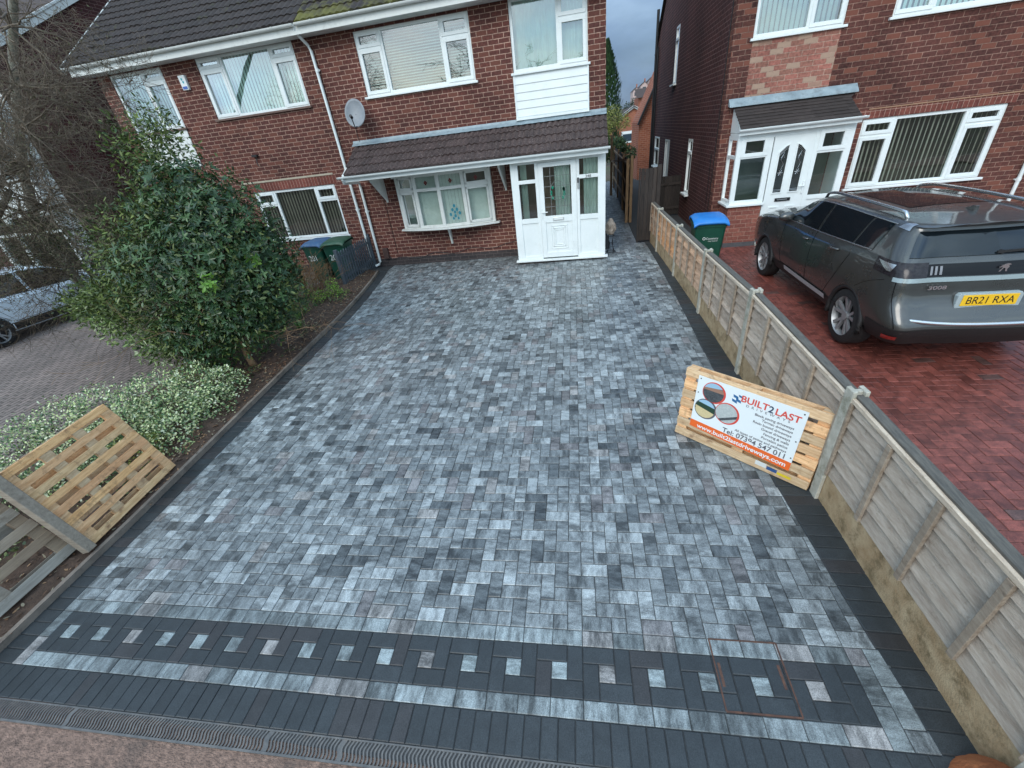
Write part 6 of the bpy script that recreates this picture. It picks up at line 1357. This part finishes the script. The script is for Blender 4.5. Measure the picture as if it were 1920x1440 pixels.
    try: res.set_sharp_from_angle(angle=math.radians(38))
    except Exception: pass
    bo = bpy.data.objects.new('body', res); C.objects.link(bo); bo.parent = t; res.name = 'body'
    # glass
    for side in (1, -1):
        m = MB(); patch(m, S_, lambda f: 3.05 + .55 * f * .3, 4.02, 6.08, 7.06, 8, 5, .006, side); m.build('quarter_window', CG, t, smooth='all', local=True)
        m = MB(); patch(m, S_, 4.08, 5.18, 6.08, 7.06, 8, 5, .006, side); m.build('door_window', CG, t, smooth='all', local=True)
        m = MB(); patch(m, S_, 5.27, lambda f: 7.75 - .35 * f, 6.08, 7.04, 16, 5, .006, side); m.build('door_window', CG, t, smooth='all', local=True)
    m = MB()
    for side in (1, -1): patch(m, S_, 0, 1.82, 6.15, 6.98, 10, 6, .006, side)
    m.build('rear_window', CG if suv else CG, t, smooth='all', local=True)
    m = MB()
    for side in (1, -1): patch(m, S_, 7.12, 7.93, 7.15, 10, 8, 10, .006, side)
    m.build('windscreen', CG, t, smooth='all', local=True)
    # trims
    for side in (1, -1):
        m = MB()
        for ya in arches:
            P = [(side * (.905 if suv else .85), ya + (R_ + .03) * math.cos(a), .345 + (R_ + .03) * math.sin(a)) for a in [PI * (-.06 + 1.12 * k / 24) for k in range(25)]]
            m.tube(P, .032 if suv else .012, 6)
        m.split('arch_trim', BLKM if suv else paint, t, smooth='all', local=True)
        m = MB(); patch(m, S_, 3.9, 7.9, 1.7, 2.55, 26, 3, .008, side); m.build('sill_trim', BLKM, t, smooth='all', local=True)
        m = MB(); seam(m, S_, [(3.05, 6.04), (7.72, 6.06)], .008, side); seam(m, S_, [(3.1, 7.10), (7.15, 7.08)], .007, side); m.build('window_trim', CHR if suv else BLKG, t, smooth='all', local=True)
        m = MB(); seam(m, S_, [(7.55, 6.0), (7.55, 4), (7.35, 2.6)], .004, side); seam(m, S_, [(5.23, 7.0), (5.22, 4), (5.2, 2.6)], .004, side); seam(m, S_, [(4.05, 6.9), (3.95, 5.2), (4.25, 3.6), (4.45, 2.6)], .004, side); seam(m, S_, [(4.45, 2.62), (7.35, 2.62)], .004, side)
        seam(m, S_, [(2.3, 4.75), (2.7, 4.4), (3.1, 3.9)], .003, side)
        m.build('door_seam', BLKG, t, local=True)
        for (u_, v_) in ((5.45, 5.15), (4.30, 5.3)):
            m = MB(); p = S_(u_, v_); q = S_(u_ + .22, v_); m.tube([(p.x * side, p.y, p.z), ((p.x + .03) * side, p.y + .015, p.z), ((q.x + .032) * side, q.y - .015, q.z), (q.x * side, q.y, q.z)], .015, 8); m.build('door_handle', paint, t, smooth='all', local=True)
        p = S_(7.45, 6.3); m = MB()
        bm = bmesh.new(); bmesh.ops.create_icosphere(bm, subdivisions=3, radius=1); m.mesh([(side * (p.x + .10 + v.co.x * .115), p.y - .02 + v.co.y * .07, p.z + .02 + v.co.z * (.075 - .02 * v.co.x)) for v in bm.verts], [tuple(v.index for v in f.verts) for f in bm.faces]); bm.free()
        m.build('wing_mirror', paint, t, smooth='all', local=True)
        m = MB(); patch(m, S_, 1.28, 2.68 if suv else 2.4, 4.98, 5.96, 8, 4, .009, side); m.build('tail_light', LENS if suv else REDL, t, smooth='all', local=True)
        if suv:
            m = MB(); patch(m, S_, lambda f: 2.2 - .12 * f, lambda f: 2.30 + .30 * f, 5.22, 5.80, 4, 3, .013, side); m.build('lamp_chrome', CHR, t, smooth='all', local=True)
            m = MB()
            for q in range(3): patch(m, S_, .98 + q * .10, 1.03 + q * .10, 5.12, 5.72, 1, 2, .013, side)
            m.build('light_claw', M('grey_light_claw', (.20, .20, .21), rough=.2) if 'grey_light_claw' not in bpy.data.materials else bpy.data.materials['grey_light_claw'], t, local=True)
            m = MB(); P = []
            for k in range(18):
                u_ = 3.2 + (6.7 - 3.2) * k / 17; p = S_(u_, 8.0); P.append((p.x * side, p.y, p.z + (.052 if 0 < k < 17 else -.005)))
            m.tube(P, .020, 8); m.build('roof_rail', CHR, t, smooth='all', local=True)
            m = MB(); patch(m, S_, 4.35, 6.9, 2.30, 2.62, 18, 2, .016, side); m.build('chrome_sill_strip', M('sill_reflection_grey', (.40, .42, .43), rough=.3) if 'sill_reflection_grey' not in bpy.data.materials else bpy.data.materials['sill_reflection_grey'], t, smooth='all', local=True)  # chrome strip: light grey base colour stands in for the reflected sky
            m = MB(); patch(m, S_, lambda f: 2.25 + .15 * f, lambda f: 2.95 - .35 * f, 6.95, 7.9, 5, 4, .007, side); m.build('d_pillar_panel', M('satin_silver_panel', (.42, .45, .48), rough=.25, metal=.8) if 'satin_silver_panel' not in bpy.data.materials else bpy.data.materials['satin_silver_panel'], t, smooth='all', local=True)
        m = MB(); patch(m, S_, 10.6 if suv else 10.5, 11.25, 4.9, 5.9, 5, 3, .008, side); m.build('headlight', LENS, t, smooth='all', local=True)
        for ya in arches: wheel(t, side * tr, ya, R_ - .003, side, R_, style=kind)
    if suv:
        m = MB()
        for side in (1, -1): patch(m, S_, 0, 1.3, 5.02, 5.86, 8, 4, .008, side)
        m.build('light_bar', BLKG, t, smooth='all', local=True)
        m = MB()
        for side in (1, -1): patch(m, S_, 0, 2.1, 4.78, 4.98, 12, 1, .009, side)
        m.build('tailgate_strip', M('satin_tailgate_strip', (.36, .42, .43), rough=.25, metal=.6), t, smooth='all', local=True)
        m = MB()
        for side in (1, -1): patch(m, S_, 0, 2.55, 1.2, 2.95, 14, 4, .008, side)
        m.build('rear_bumper_trim', BLKM, t, smooth='all', local=True)
        m = MB(); P = [(x_, -.075 + .11 * (abs(x_) / .82) ** 2.4, .60 + .04 * (abs(x_) / .8) ** 3) for x_ in [-.84 + 1.68 * k / 24 for k in range(25)]]; m.tube(P, .022, 8, rr=[.022 if 0 < k < 24 else .006 for k in range(25)]); m.build('bumper_chrome', CHR, t, smooth='all', local=True)
        for side in (1, -1): m = MB(); patch(m, S_, 1.75, 2.12, 2.05, 2.5, 3, 2, .016, side); m.build('rear_reflector', REDL, t, local=True)
        m = MB(); seam(m, S_, [(2.05, 6.0), (2.0, 4.9), (1.92, 3.0)], .004, 1); seam(m, S_, [(2.05, 6.0), (2.0, 4.9), (1.92, 3.0)], .004, -1); m.build('tailgate_seam', BLKG, t, local=True)
        # number plate, badge, lettering (rear face of the car looks towards -y)
        yp = S_(0, 3.9).y
        m = MB(); m.prism([(-.335, .745), (-.315, .715), (.205, .715), (.225, .745), (.225, .86), (.205, .885), (-.315, .885), (-.335, .86)], yp - .014, yp + .04); m.build('plate_recess', M('pale_grey_recess', (.34, .40, .41), rough=.35), t, bevel=.004, local=True)
        m = MB(); m.box(-.293, .187, yp - .020, yp - .0145, .755, .870); pl = m.build('number_plate', M('plate_yellow', (.80, .47, .015), (.84, .52, .03), 5, .35), t, bevel=.002, local=True)
        PT2 = M('plate_black', (.012, .012, .012), rough=.4)
        text(pl, 'BR21 RXA', PT2, .108, Matrix.Translation((-.258, yp - .021, .776)) @ Matrix.Rotation(PI / 2, 4, 'X'), 'registration', .0006, sx=.88, world=False)
        text(t, '3008', CHR, .055, Matrix.Translation((-.62, S_(1.2, 4.45).y - .035, .935)) @ Matrix.Rotation(PI / 2, 4, 'X'), 'model_lettering', .003, sx=1.5, world=False, offset=.001)
        yb = S_(0, 5.4).y - .012
        text(t, 'P E U G E O T', CHR, .028, Matrix.Translation((-.12, yb - .004, 1.050)) @ Matrix.Rotation(PI / 2, 4, 'X'), 'maker_lettering', .002, sx=1.3, world=False)
        m = MB()
        for poly in ([(-.005, .115), (.035, .12), (.055, .105), (.03, .095), (.045, .075), (.03, .04), (.04, .01), (.02, .01), (.012, .05), (-.01, .06), (-.03, .01), (-.05, .012), (-.028, .045), (-.02, .075), (-.055, .065), (-.06, .075), (-.025, .09), (-.05, .095), (-.02, .105)],):
            m.prism([(x_ * .8, 1.075 + z_ * .72) for x_, z_ in poly], yb - .008, yb - .002)
        m.build('lion_badge', CHR, t, local=True)
        m = MB(); p = S_(0, 6.25); m.bar((-.04, p.y - .022, p.z), (.46, p.y - .01, p.z + .02), .018, .022); m.tube([(0, p.y, p.z), (0, p.y - .03, p.z)], .02, 8); m.build('rear_wiper', BLKM, t, local=True)
        m = MB(); P = [S_(3.1 + .1 * k, 10) for k in range(4)]; m.prismx([(P[0].y, P[0].z - .01), (P[0].y + .16, P[0].z + .0), (P[0].y + .04, P[0].z + .05), (P[0].y, P[0].z + .05)], -.02, .02); m.build('antenna_fin', paint, t, bevel=.005, local=True)
        m = MB()
        for side in (1, -1): patch(m, S_, 4.05, 6.3, 8.7, 10, 12, 5, .004, side)
        m.build('glass_roof', CG, t, smooth='all', local=True)
    t.scale = scale
    return t
car('parked_suv', (3.69, -6.53, G(3.7, -4.3) + .0), 0, 'dark grey suv with yellow rear number plate parked nose in on the red drive', carpaint('dark_grey_metallic', (.058, .061, .060), .27, .5), 'suv')
car('parked_hatchback', (-14.56, -5.28, G(-14.5, -4.3)), 0, 'pale blue white hatchback half hidden behind the bare tree at far left', carpaint('pale_blue_white_paint', (.70, .82, .92), .25, .0, dirt=.12), 'hatch')

# ================================================================ PLANTS
def cloud_leaves(mb, blobs, n, Lr, Wr, cols, seed=0, rosette=0, up=.35, shell=.55, fold=.0, hang=0):
    r = random.Random(seed); vol = [b[3] ** 2 for b in blobs]; tot = sum(vol)
    for b_, w_ in zip(blobs, vol):
        sq = b_[4] if len(b_) > 4 else 1
        for _ in range(int(n * w_ / tot)):
            while True:
                d = Vector((r.gauss(0, 1), r.gauss(0, 1), r.gauss(0, 1)))
                if d.length > .01: break
            d.normalize(); nz_ = noise.noise(Vector((b_[0], b_[1], b_[2])) + d * 1.7) ; nz2 = noise.noise(Vector((b_[1], b_[0], b_[2])) + d * 5)
            rad = b_[3] * (shell + (1 - shell) * r.random() ** .6) * (1 + .28 * nz_ + .16 * nz2)
            if r.random() < .05: rad *= 1.12
            p = Vector((b_[0], b_[1], b_[2])) + Vector((d.x * rad, d.y * rad, d.z * rad * sq))
            gz_ = T(p.x, p.y) + .02
            if p.z < gz_: continue
            c = r.choice(cols); k = r.uniform(.7, 1.3); c = tuple(v * k for v in c)
            o = (d + Vector((0, 0, up))).normalized()
            if rosette:
                a0 = r.uniform(0, 6); tx = o.cross(Vector((.3, .2, 1))).normalized(); ty = o.cross(tx); cnt = r.randint(rosette - 2, rosette)
                for q in range(cnt):
                    a = a0 + 2 * PI * q / cnt + r.uniform(-.2, .2); dd = tx * math.cos(a) + ty * math.sin(a) + o * r.uniform(.0, .5)
                    kk = r.uniform(.8, 1.15); leafquad(mb, p, dd, o, r.uniform(*Lr), r.uniform(*Wr), tuple(v * kk for v in c), fold)
            else:
                dd = (d * .5 + Vector((r.gauss(0, .6), r.gauss(0, .6), r.gauss(0, .5) - hang))).normalized()
                leafquad(mb, p, dd, (o + Vector((r.gauss(0, .35), r.gauss(0, .35), r.gauss(0, .35)))).normalized(), r.uniform(*Lr), r.uniform(*Wr), c, fold)
def branches(mb, start, d, L_, r0, depth, rr, segs, spread=.55, droop=0.0, lean=None, minr=.0015, kids=(2, 3), pull=None, tips=None, wob=.22):
    p = Vector(start); d = Vector(d).normalized(); pts = [p.copy()]; n = 4; rs = [r0]
    for i in range(n):
        d = (d + Vector((rr.gauss(0, wob), rr.gauss(0, wob), rr.gauss(0, wob) - droop))).normalized()
        if lean: d = (d + Vector(lean) * .12).normalized()
        p = p + d * L_ / n; pts.append(p.copy()); rs.append(max(minr, r0 * (1 - .55 * (i + 1) / n)))
    mb.tube(pts, r0, 5 if r0 > .012 else 3, caps=False, rr=rs); segs[0] += 1
    if depth == 0 or segs[0] > segs[1]:
        if tips is not None: tips.append(p.copy())
        return
    for k in range(rr.randint(*kids)):
        i = rr.randint(1, n); q = pts[i]; nd = (d + Vector((rr.gauss(0, spread), rr.gauss(0, spread), rr.gauss(0, spread)))).normalized()
        branches(mb, q, nd, L_ * rr.uniform(.58, .85), max(minr, rs[i] * .68), depth - 1, rr, segs, spread, droop, lean, minr, kids, pull, tips, wob)
BARK = M('grey_green_bark', (.13, .125, .10), (.22, .21, .17), 9, .9, bump=.6, bsc=40, dirt=(.07, .085, .05), dsc=6, damt=.6, dpos=.5)
TWIG = M('brown_twig', (.115, .085, .06), (.20, .16, .115), 8, .85)
TWIGD = M('dark_twig', (.06, .045, .03), (.11, .085, .06), 8, .85)
TRUNKB = M('tan_bark', (.22, .13, .07), (.33, .21, .12), 9, .85, bump=.5, bsc=40)
# --- dark glossy rhododendron like shrub
DKS = [(-5.75, -5.85, 1.55, .95), (-5.45, -5.75, 2.05, .72), (-6.0, -5.6, 2.45, .68), (-5.15, -5.8, 1.25, .55), (-5.75, -5.95, .85, .62), (-6.35, -6.15, .45, .42), (-5.4, -5.9, .75, .38), (-6.5, -5.85, 1.35, .85), (-6.55, -6.0, .75, .55), (-5.15, -5.6, 1.7, .5)]
t = thing('dark_shrub', (-5.97, -5.89, bedz(-5.97, -5.89)), 'big dark green glossy leaved shrub on a short tan trunk in the bed', 'shrub')
m = MB(); z0 = bedz(-5.95, -5.89)
m.tube([(-5.93, -5.93, z0 - .05), (-5.97, -5.92, z0 + .16), (-6.02, -5.86, z0 + .34), (-6.0, -5.8, z0 + .9)], .05, 8, rr=[.062, .046, .045, .03]); m.tube([(-5.96, -5.92, z0 + .17), (-5.86, -5.93, z0 + .30), (-5.8, -5.9, z0 + .55)], .03, 7, rr=[.036, .028, .02]); m.build('trunk', TRUNKB, t, smooth='all')
m = MB(); sg_ = [0, 260]; R9 = random.Random(5)
for k in range(9): branches(m, (-6.0, -5.85, z0 + .35), (R9.gauss(0, .8), R9.gauss(0, .6), 1), 1.0, .022, 4, R9, sg_, .6)
m.build('branch', TRUNKB, t, smooth='all')
m = MB(); cloud_leaves(m, DKS, 3300, (.045, .10), (.020, .038), [(.030, .072, .026), (.044, .098, .034), (.022, .055, .024), (.06, .12, .04)], 3, rosette=6, shell=.45, fold=.004, up=-.1)
cloud_leaves(m, DKS, 17000, (.03, .10), (.014, .040), [(.030, .072, .026), (.12, .15, .04), (.09, .12, .03), (.044, .098, .034), (.020, .050, .022), (.06, .12, .04), (.075, .10, .03)], 13, shell=.3, hang=.35, fold=.004)
m.col = (1, 1, 1); cloud_leaves(m, [(-5.35, -6.55, 1.55, .12), (-4.95, -6.1, 1.75, .10)], 24, (.07, .10), (.03, .04), [(.11, .24, .03), (.15, .29, .04)], 4, rosette=6)
m.build('foliage', LEAFG, t, fix=False)
# --- olive / yellow green shrub behind and to the left
OLS = [(-6.35, -5.35, 3.05, .42, 1.5), (-6.55, -5.4, 2.5, .60), (-7.15, -5.5, 2.0, .70), (-7.2, -5.7, 1.25, .72), (-7.95, -5.75, 1.15, .65), (-7.4, -5.95, .72, .50), (-8.6, -5.65, 1.05, .48), (-6.95, -6.05, .65, .50), (-6.2, -5.3, 3.45, .22, 1.6), (-9.1, -5.65, 1.1, .32), (-6.7, -5.4, 3.2, .35, 1.2), (-7.6, -5.5, 1.75, .6)]
t = thing('olive_shrub', (-7.0, -5.5, bedz(-7, -5.5)), 'tall loose yellow green shrub rising left of and behind the dark glossy one', 'shrub')
m = MB(); sg_ = [0, 700]; R9 = random.Random(8)
for k in range(14): branches(m, (-6.9 + R9.gauss(0, .15), -5.5, .0), (R9.gauss(-.15, .5), R9.gauss(0, .35), 1), 1.25, .020, 5, R9, sg_, .42)
m.build('branch', TWIG, t, smooth='all')
m = MB(); cloud_leaves(m, OLS, 17000, (.05, .10), (.017, .030), [(.070, .110, .024), (.11, .155, .035), (.05, .085, .022), (.16, .21, .05), (.035, .07, .022)], 5, shell=.25, hang=.15)
cloud_leaves(m, [(-8.55, -5.7, 1.0, .38), (-8.0, -5.95, .75, .36), (-7.3, -6.15, .5, .35), (-8.75, -5.6, 1.15, .25)], 1200, (.06, .10), (.02, .03), [(.20, .30, .09), (.28, .36, .16), (.14, .24, .06), (.45, .5, .32)], 6, shell=.4)
m.build('foliage', LEAFS, t, fix=False)
# --- bare tree at the left with brown mossy twigs
t = thing('bare_tree', (-13.38, -2.4, G(-13, -3)), 'leafless tree with grey green trunk and a dense tangle of brown twigs at far left', 'tree')
m = MB(); tp = [(-13.38, -2.4, -.2), (-13.4, -2.6, .9), (-13.1, -2.9, 2.1), (-12.37, -3, 3.18), (-11.67, -3, 4.08), (-10.85, -3.0, 5.08), (-10.21, -3.0, 5.74), (-9.4, -3.0, 6.6)]
m.tube(tp, .1, 9, rr=[.12, .105, .095, .085, .078, .07, .06, .05]); m.tube([(-13.1, -2.9, 2.1), (-12.2, -4.2, 2.3), (-11.0, -4.9, 2.4), (-9.8, -5.1, 2.9)], .07, 8, rr=[.09, .07, .055, .04]); m.build('trunk', BARK, t, smooth='all')
m = MB(); R9 = random.Random(31); sg_ = [0, 5200]; tips = []
srcs = [(-9.9, 2.4), (-9.6, 2.6), (-9.4, 2.6), (-9.15, 3.2), (-8.95, 3.7), (-8.6, 4.2), (-8.1, 4.8), (-10.1, 3.0), (-10.2, 4.2), (-10.0, 2.6)]
for q in range(88):
    x_, z_ = srcs[q % len(srcs)]; sg2 = [0, 170]
    branches(m, (x_, -5.0, z_), (R9.gauss(.25, .8), R9.gauss(-.1, .7), R9.gauss(.05, .55)), R9.uniform(.75, 1.25), .015, 5, R9, sg2, .5, droop=.03, minr=.0024, kids=(2, 4), tips=tips)
m.build('branch', TWIG, t, smooth='all')
m = MB()
for p in tips:
    if p.z < 2.6 and R9.random() < .8 or R9.random() < .12:
        for q in range(4):
            leafquad(m, p + Vector((R9.gauss(0, .07), R9.gauss(0, .07), R9.gauss(0, .07))), (R9.gauss(0, 1), R9.gauss(0, 1), R9.gauss(0, 1)), (0, -.5, 1), R9.uniform(.025, .05), R9.uniform(.012, .02), R9.choice([(.06, .065, .025), (.09, .075, .035), (.05, .06, .02), (.11, .10, .05)]))
m.build('moss_and_old_leaves', LEAFD, t, fix=False)
# --- scrubby dense shrub under the tree
t = thing('brown_green_scrub', (-10.3, -5.3, G(-10, -5)), 'dense brown green scrub beneath the bare tree in front of the pale car', 'shrub')
m = MB(); sg_ = [0, 900]; R9 = random.Random(12)
for k in range(26): branches(m, (-9.6 + R9.gauss(0, .8), -5.2 + R9.gauss(0, .2), .7 + R9.random() * 1.0), (R9.gauss(-.2, .8), R9.gauss(-.1, .4), R9.gauss(.3, .5)), .8, .010, 4, R9, [0, 60], .5, minr=.0025)
m.tube([(-7.9, -5.35, -.1), (-8.5, -5.3, .9), (-9.2, -5.2, 1.7)], .04, 7)
m.build('branch', TWIGD, t, smooth='all')
m = MB(); cloud_leaves(m, [(-9.3, -5.2, 2.2, .62, .7), (-9.9, -5.2, 1.9, .55, .7), (-8.7, -5.2, 1.9, .5, .8), (-8.3, -5.2, 2.5, .42), (-10.6, -5.2, 1.9, .5, .6)], 2400, (.03, .065), (.010, .02), [(.05, .055, .02), (.075, .07, .03), (.035, .05, .018), (.10, .10, .04)], 15, shell=.2)
m.build('foliage', LEAFS, t, fix=False)
# --- variegated hedge
t = thing('variegated_hedge', (-6.5, -7.6, bedz(-6.5, -7.6)), 'low cream and green variegated hedge between the bed and the left drive', 'hedge')
VG_ = [(-7.75, -8.05, .0, .36), (-7.3, -7.8, .08, .42), (-6.8, -7.55, .12, .46), (-6.3, -7.25, .14, .46), (-5.95, -6.95, .14, .42), (-5.72, -6.75, .10, .30), (-5.85, -7.5, .05, .40), (-5.62, -7.85, .0, .32), (-5.6, -7.15, .05, .28), (-6.2, -7.9, .08, .42), (-6.5, -8.3, .0, .38), (-6.1, -8.7, -.02, .34), (-6.7, -8.9, .0, .36), (-6.3, -9.5, -.02, .36), (-6.8, -9.9, .0, .36)]
m = MB(); cloud_leaves(m, VG_, 26000, (.024, .046), (.015, .025), [(.58, .65, .34), (.70, .74, .44), (.48, .58, .25), (.10, .19, .08), (.15, .25, .10), (.66, .70, .50), (.06, .13, .06)], 21, shell=.6)
cloud_leaves(m, [(-5.75, -8.15, .02, .26), (-6.3, -6.75, .3, .16)], 900, (.03, .045), (.015, .02), [(.13, .17, .02), (.18, .20, .03), (.06, .10, .02)], 22, shell=.6)
m.build('foliage', LEAFS, t, fix=False)
m = MB(); R9 = random.Random(3)
for b_ in VG_:
    for q in range(10): branches(m, (b_[0], b_[1], T(b_[0], b_[1])), (R9.gauss(0, .7), R9.gauss(0, .7), 1), b_[3] * .7, .006, 2, R9, [0, 20], .5, minr=.002)
m.build('branch', TWIGD, t)
# --- small plants near the picket fence
t = thing('lime_green_shrub', (-6.15, -2.7, G(-6, -2.7)), 'small bright lime green shrub in the bed in front of the picket fence', 'shrub')
m = MB(); cloud_leaves(m, [(-6.2, -2.75, .12, .20), (-6.45, -2.95, .10, .18), (-6.35, -2.5, .25, .16), (-6.05, -2.6, .05, .15)], 900, (.03, .05), (.014, .022), [(.16, .30, .03), (.22, .38, .05), (.10, .22, .03), (.28, .40, .08)], 31, shell=.3); m.build('foliage', LEAFS, t, fix=False)
m = MB(); R9 = random.Random(4)
for q in range(16): branches(m, (-6.25, -2.75, -.05), (R9.gauss(0, .6), R9.gauss(0, .6), 1), .26, .005, 2, R9, [0, 20], .4, minr=.002)
m.build('branch', TWIG, t)
t = thing('russet_twiggy_bush', (-7.2, -2.3, G(-7, -2)), 'russet brown twiggy bush between the dark shrub and the bins', 'bush')
m = MB(); R9 = random.Random(14)
for q in range(60): branches(m, (-7.15 + R9.gauss(0, .22), -2.35 + R9.gauss(0, .25), -.05), (R9.gauss(0, .35), R9.gauss(0, .35), 1), .48, .007, 3, R9, [0, 46], .38, minr=.0022, wob=.16)
m.build('branch', M('russet_twig', (.16, .075, .03), (.27, .15, .07), 8, .85), t)
m = MB(); cloud_leaves(m, [(-7.2, -2.4, .62, .34, 1.2), (-7.5, -2.6, .4, .3), (-6.9, -2.6, .35, .25)], 1100, (.02, .04), (.008, .014), [(.20, .10, .03), (.28, .15, .05), (.12, .12, .03), (.16, .18, .04)], 33, shell=.15); m.build('foliage', LEAFD, t, fix=False)
t = thing('yellow_tipped_bush', (-6.75, -3.2, G(-7, -3)), 'loose green bush with yellow tips beneath the bin numbered 201', 'bush')
m = MB(); R9 = random.Random(24)
for q in range(22): branches(m, (-6.8 + R9.gauss(0, .2), -3.25 + R9.gauss(0, .25), -.05), (R9.gauss(0, .4), R9.gauss(0, .4), 1), .40, .006, 3, R9, [0, 30], .4, minr=.002, wob=.16)
m.build('branch', TWIG, t)
m = MB(); cloud_leaves(m, [(-6.75, -3.1, .40, .24, 1.4), (-6.85, -3.6, .30, .30), (-7.2, -3.2, .35, .3), (-6.45, -3.7, .15, .22), (-6.35, -3.3, .25, .18), (-6.7, -4.2, .2, .3)], 2200, (.03, .06), (.012, .02), [(.10, .16, .03), (.07, .12, .03), (.30, .34, .05), (.22, .30, .05)], 34, shell=.2); m.build('foliage', LEAFS, t, fix=False)
t = thing('low_green_plant', (-6.3, -4.4, bedz(-6.3, -4.4)), 'low tufted green plant in the soil beside the big dark shrub', 'plant')
m = MB(); R9 = random.Random(44)
for (cx_, cy_) in ((-6.3, -4.05), (-6.65, -4.5), (-5.95, -4.5)):
    for q in range(34):
        a = R9.uniform(0, 6.3); leafquad(m, (cx_ + R9.gauss(0, .04), cy_ + R9.gauss(0, .04), bedz(cx_, cy_)), (math.cos(a) * .5, math.sin(a) * .5, R9.uniform(.5, 1.2)), (math.cos(a), math.sin(a), .3), R9.uniform(.12, .26), R9.uniform(.012, .025), R9.choice([(.12, .22, .05), (.20, .32, .08), (.07, .15, .06)]), 0)
m.build('foliage', LEAFS, t, fix=False)
# undergrowth of ivy and weeds along the bed
m = MB(); R9 = random.Random(54)
for q in range(2300):
    b = R9.uniform(.5, 7.2); xr = L2W(kera(b), b); x_ = xr[0] - .22 - abs(R9.gauss(0, .45)); y_ = xr[1]
    if noise.noise(Vector((x_ * 1.6, y_ * 1.6, 3))) < .02: continue
    a = R9.uniform(0, 6.3); leafquad(m, (x_, y_, bedz(x_, y_) + R9.random() * .07), (math.cos(a), math.sin(a), R9.uniform(0, .8)), (R9.gauss(0, .3), R9.gauss(0, .3), 1), R9.uniform(.03, .08), R9.uniform(.015, .035), R9.choice([(.05, .09, .03), (.09, .13, .04), (.035, .07, .03), (.15, .17, .06), (.16, .10, .05)]))
tag(m.build('undergrowth', LEAFS, fix=False), 'patchy ivy and weeds growing low along the soil bed', 'undergrowth', kind='stuff')
# --- beyond the gap
t = thing('conifer', (1.1, 30, T(1, 30)), 'tall dark conifer rising behind the right corner of the centre house', 'tree')
m = MB(); R9 = random.Random(61)
for q in range(5200):
    z_ = R9.random() ** .8 * 8.2; rad = max(.05, 1.35 * (1 - (z_ / 8.4) ** 3.0) * (1 + .18 * noise.noise(Vector((z_ * 1.2, 4, 1))))) ; a = R9.uniform(0, 6.3); rr_ = rad * R9.uniform(.65, 1.06)
    p = Vector((1.1 + rr_ * math.cos(a), 30 + rr_ * math.sin(a), z_ - .2)); leafquad(m, p, (math.cos(a) * .5, math.sin(a) * .5, 1.2), (math.cos(a), math.sin(a), .2), R9.uniform(.18, .34), R9.uniform(.06, .12), R9.choice([(.022, .055, .018), (.035, .08, .025), (.015, .04, .015), (.05, .10, .03)]))
m.build('crown', LEAFS, t, fix=False); m = MB(); m.tube([(1.1, 30, -.6), (1.1, 30, 5)], .14, 8); m.build('trunk', BARK, t)
for (nm, lb, bl, n_, cols, c_) in (
    ('golden_shrub', 'tall yellow green shrub below the conifer', [(1.25, 22, 3.1, .55, 1.3), (1.9, 22.5, 2.7, .55), (.8, 22, 2.5, .6)], 900, [(.22, .23, .05), (.30, .30, .08), (.14, .17, .04)], 'shrub'),
    ('green_shrub', 'rounded green shrub hanging over the dark closeboard fence', [(.95, 12.3, 1.75, .50, .8), (1.45, 12.3, 1.35, .45, .8), (.55, 12.3, 1.6, .4)], 1500, [(.05, .10, .03), (.08, .15, .04), (.035, .07, .025)], 'shrub'),
    ('dark_hillside_tree', 'dark bushy tree on the hill left of the pink houses', [(10.0, 100, 5.8, 1.2, .7), (8.4, 100, 4.9, 1.5, .6), (11.5, 98, 5.2, 1.3, .5)], 700, [(.03, .045, .03), (.045, .065, .04)], 'tree')):
    b0 = bl[0]; t = thing(nm, (b0[0], b0[1], T(b0[0], b0[1])), lb, c_)
    s_ = 2.6 if n_ == 700 else 1
    m = MB(); cloud_leaves(m, bl, n_ * 2, (.07 * s_, .14 * s_), (.03 * s_, .06 * s_), cols, 71, shell=.4); m.build('foliage', LEAFS, t, fix=False)
    m = MB(); m.tube([(b0[0], b0[1], T(b0[0], b0[1]) - .2), (b0[0], b0[1], b0[2])], .05 * s_, 6)
    for q in range(8): branches(m, (b0[0], b0[1], b0[2] - b0[3]), (R9.gauss(0, .6), R9.gauss(0, .6), 1), b0[3], .015 * s_, 2, R9, [0, 12], .5)
    m.build('branch', TWIGD, t)

# bare trees across the road: the photograph shows them mirrored in the upstairs windows
for i, (x_, y_) in enumerate(((-6.5, -24.0), (1.5, -25.5))):
    t = thing('street_tree', (x_, y_, G(x_, y_) - .1), ['leafless street tree across the road, left of the two mirrored in the windows', 'leafless street tree across the road, right of the two mirrored in the windows'][i], 'tree', 'bare trees across the road')
    m = MB(); m.tube([(x_, y_, -.9), (x_ + .1, y_, 2), (x_, y_ + .1, 4.5)], .16, 8, rr=[.2, .15, .1]); m.build('trunk', BARK, t, smooth='all')
    m = MB(); R9 = random.Random(90 + i)
    for q in range(18): branches(m, (x_ + R9.gauss(0, .05), y_, 1.8 + R9.random() * 2.6), (R9.gauss(0, .7), R9.gauss(0, .7), .9), 2.5, .06, 5, R9, [0, 90], .42, minr=.010, kids=(2, 4))
    m.build('branch', TWIG, t)
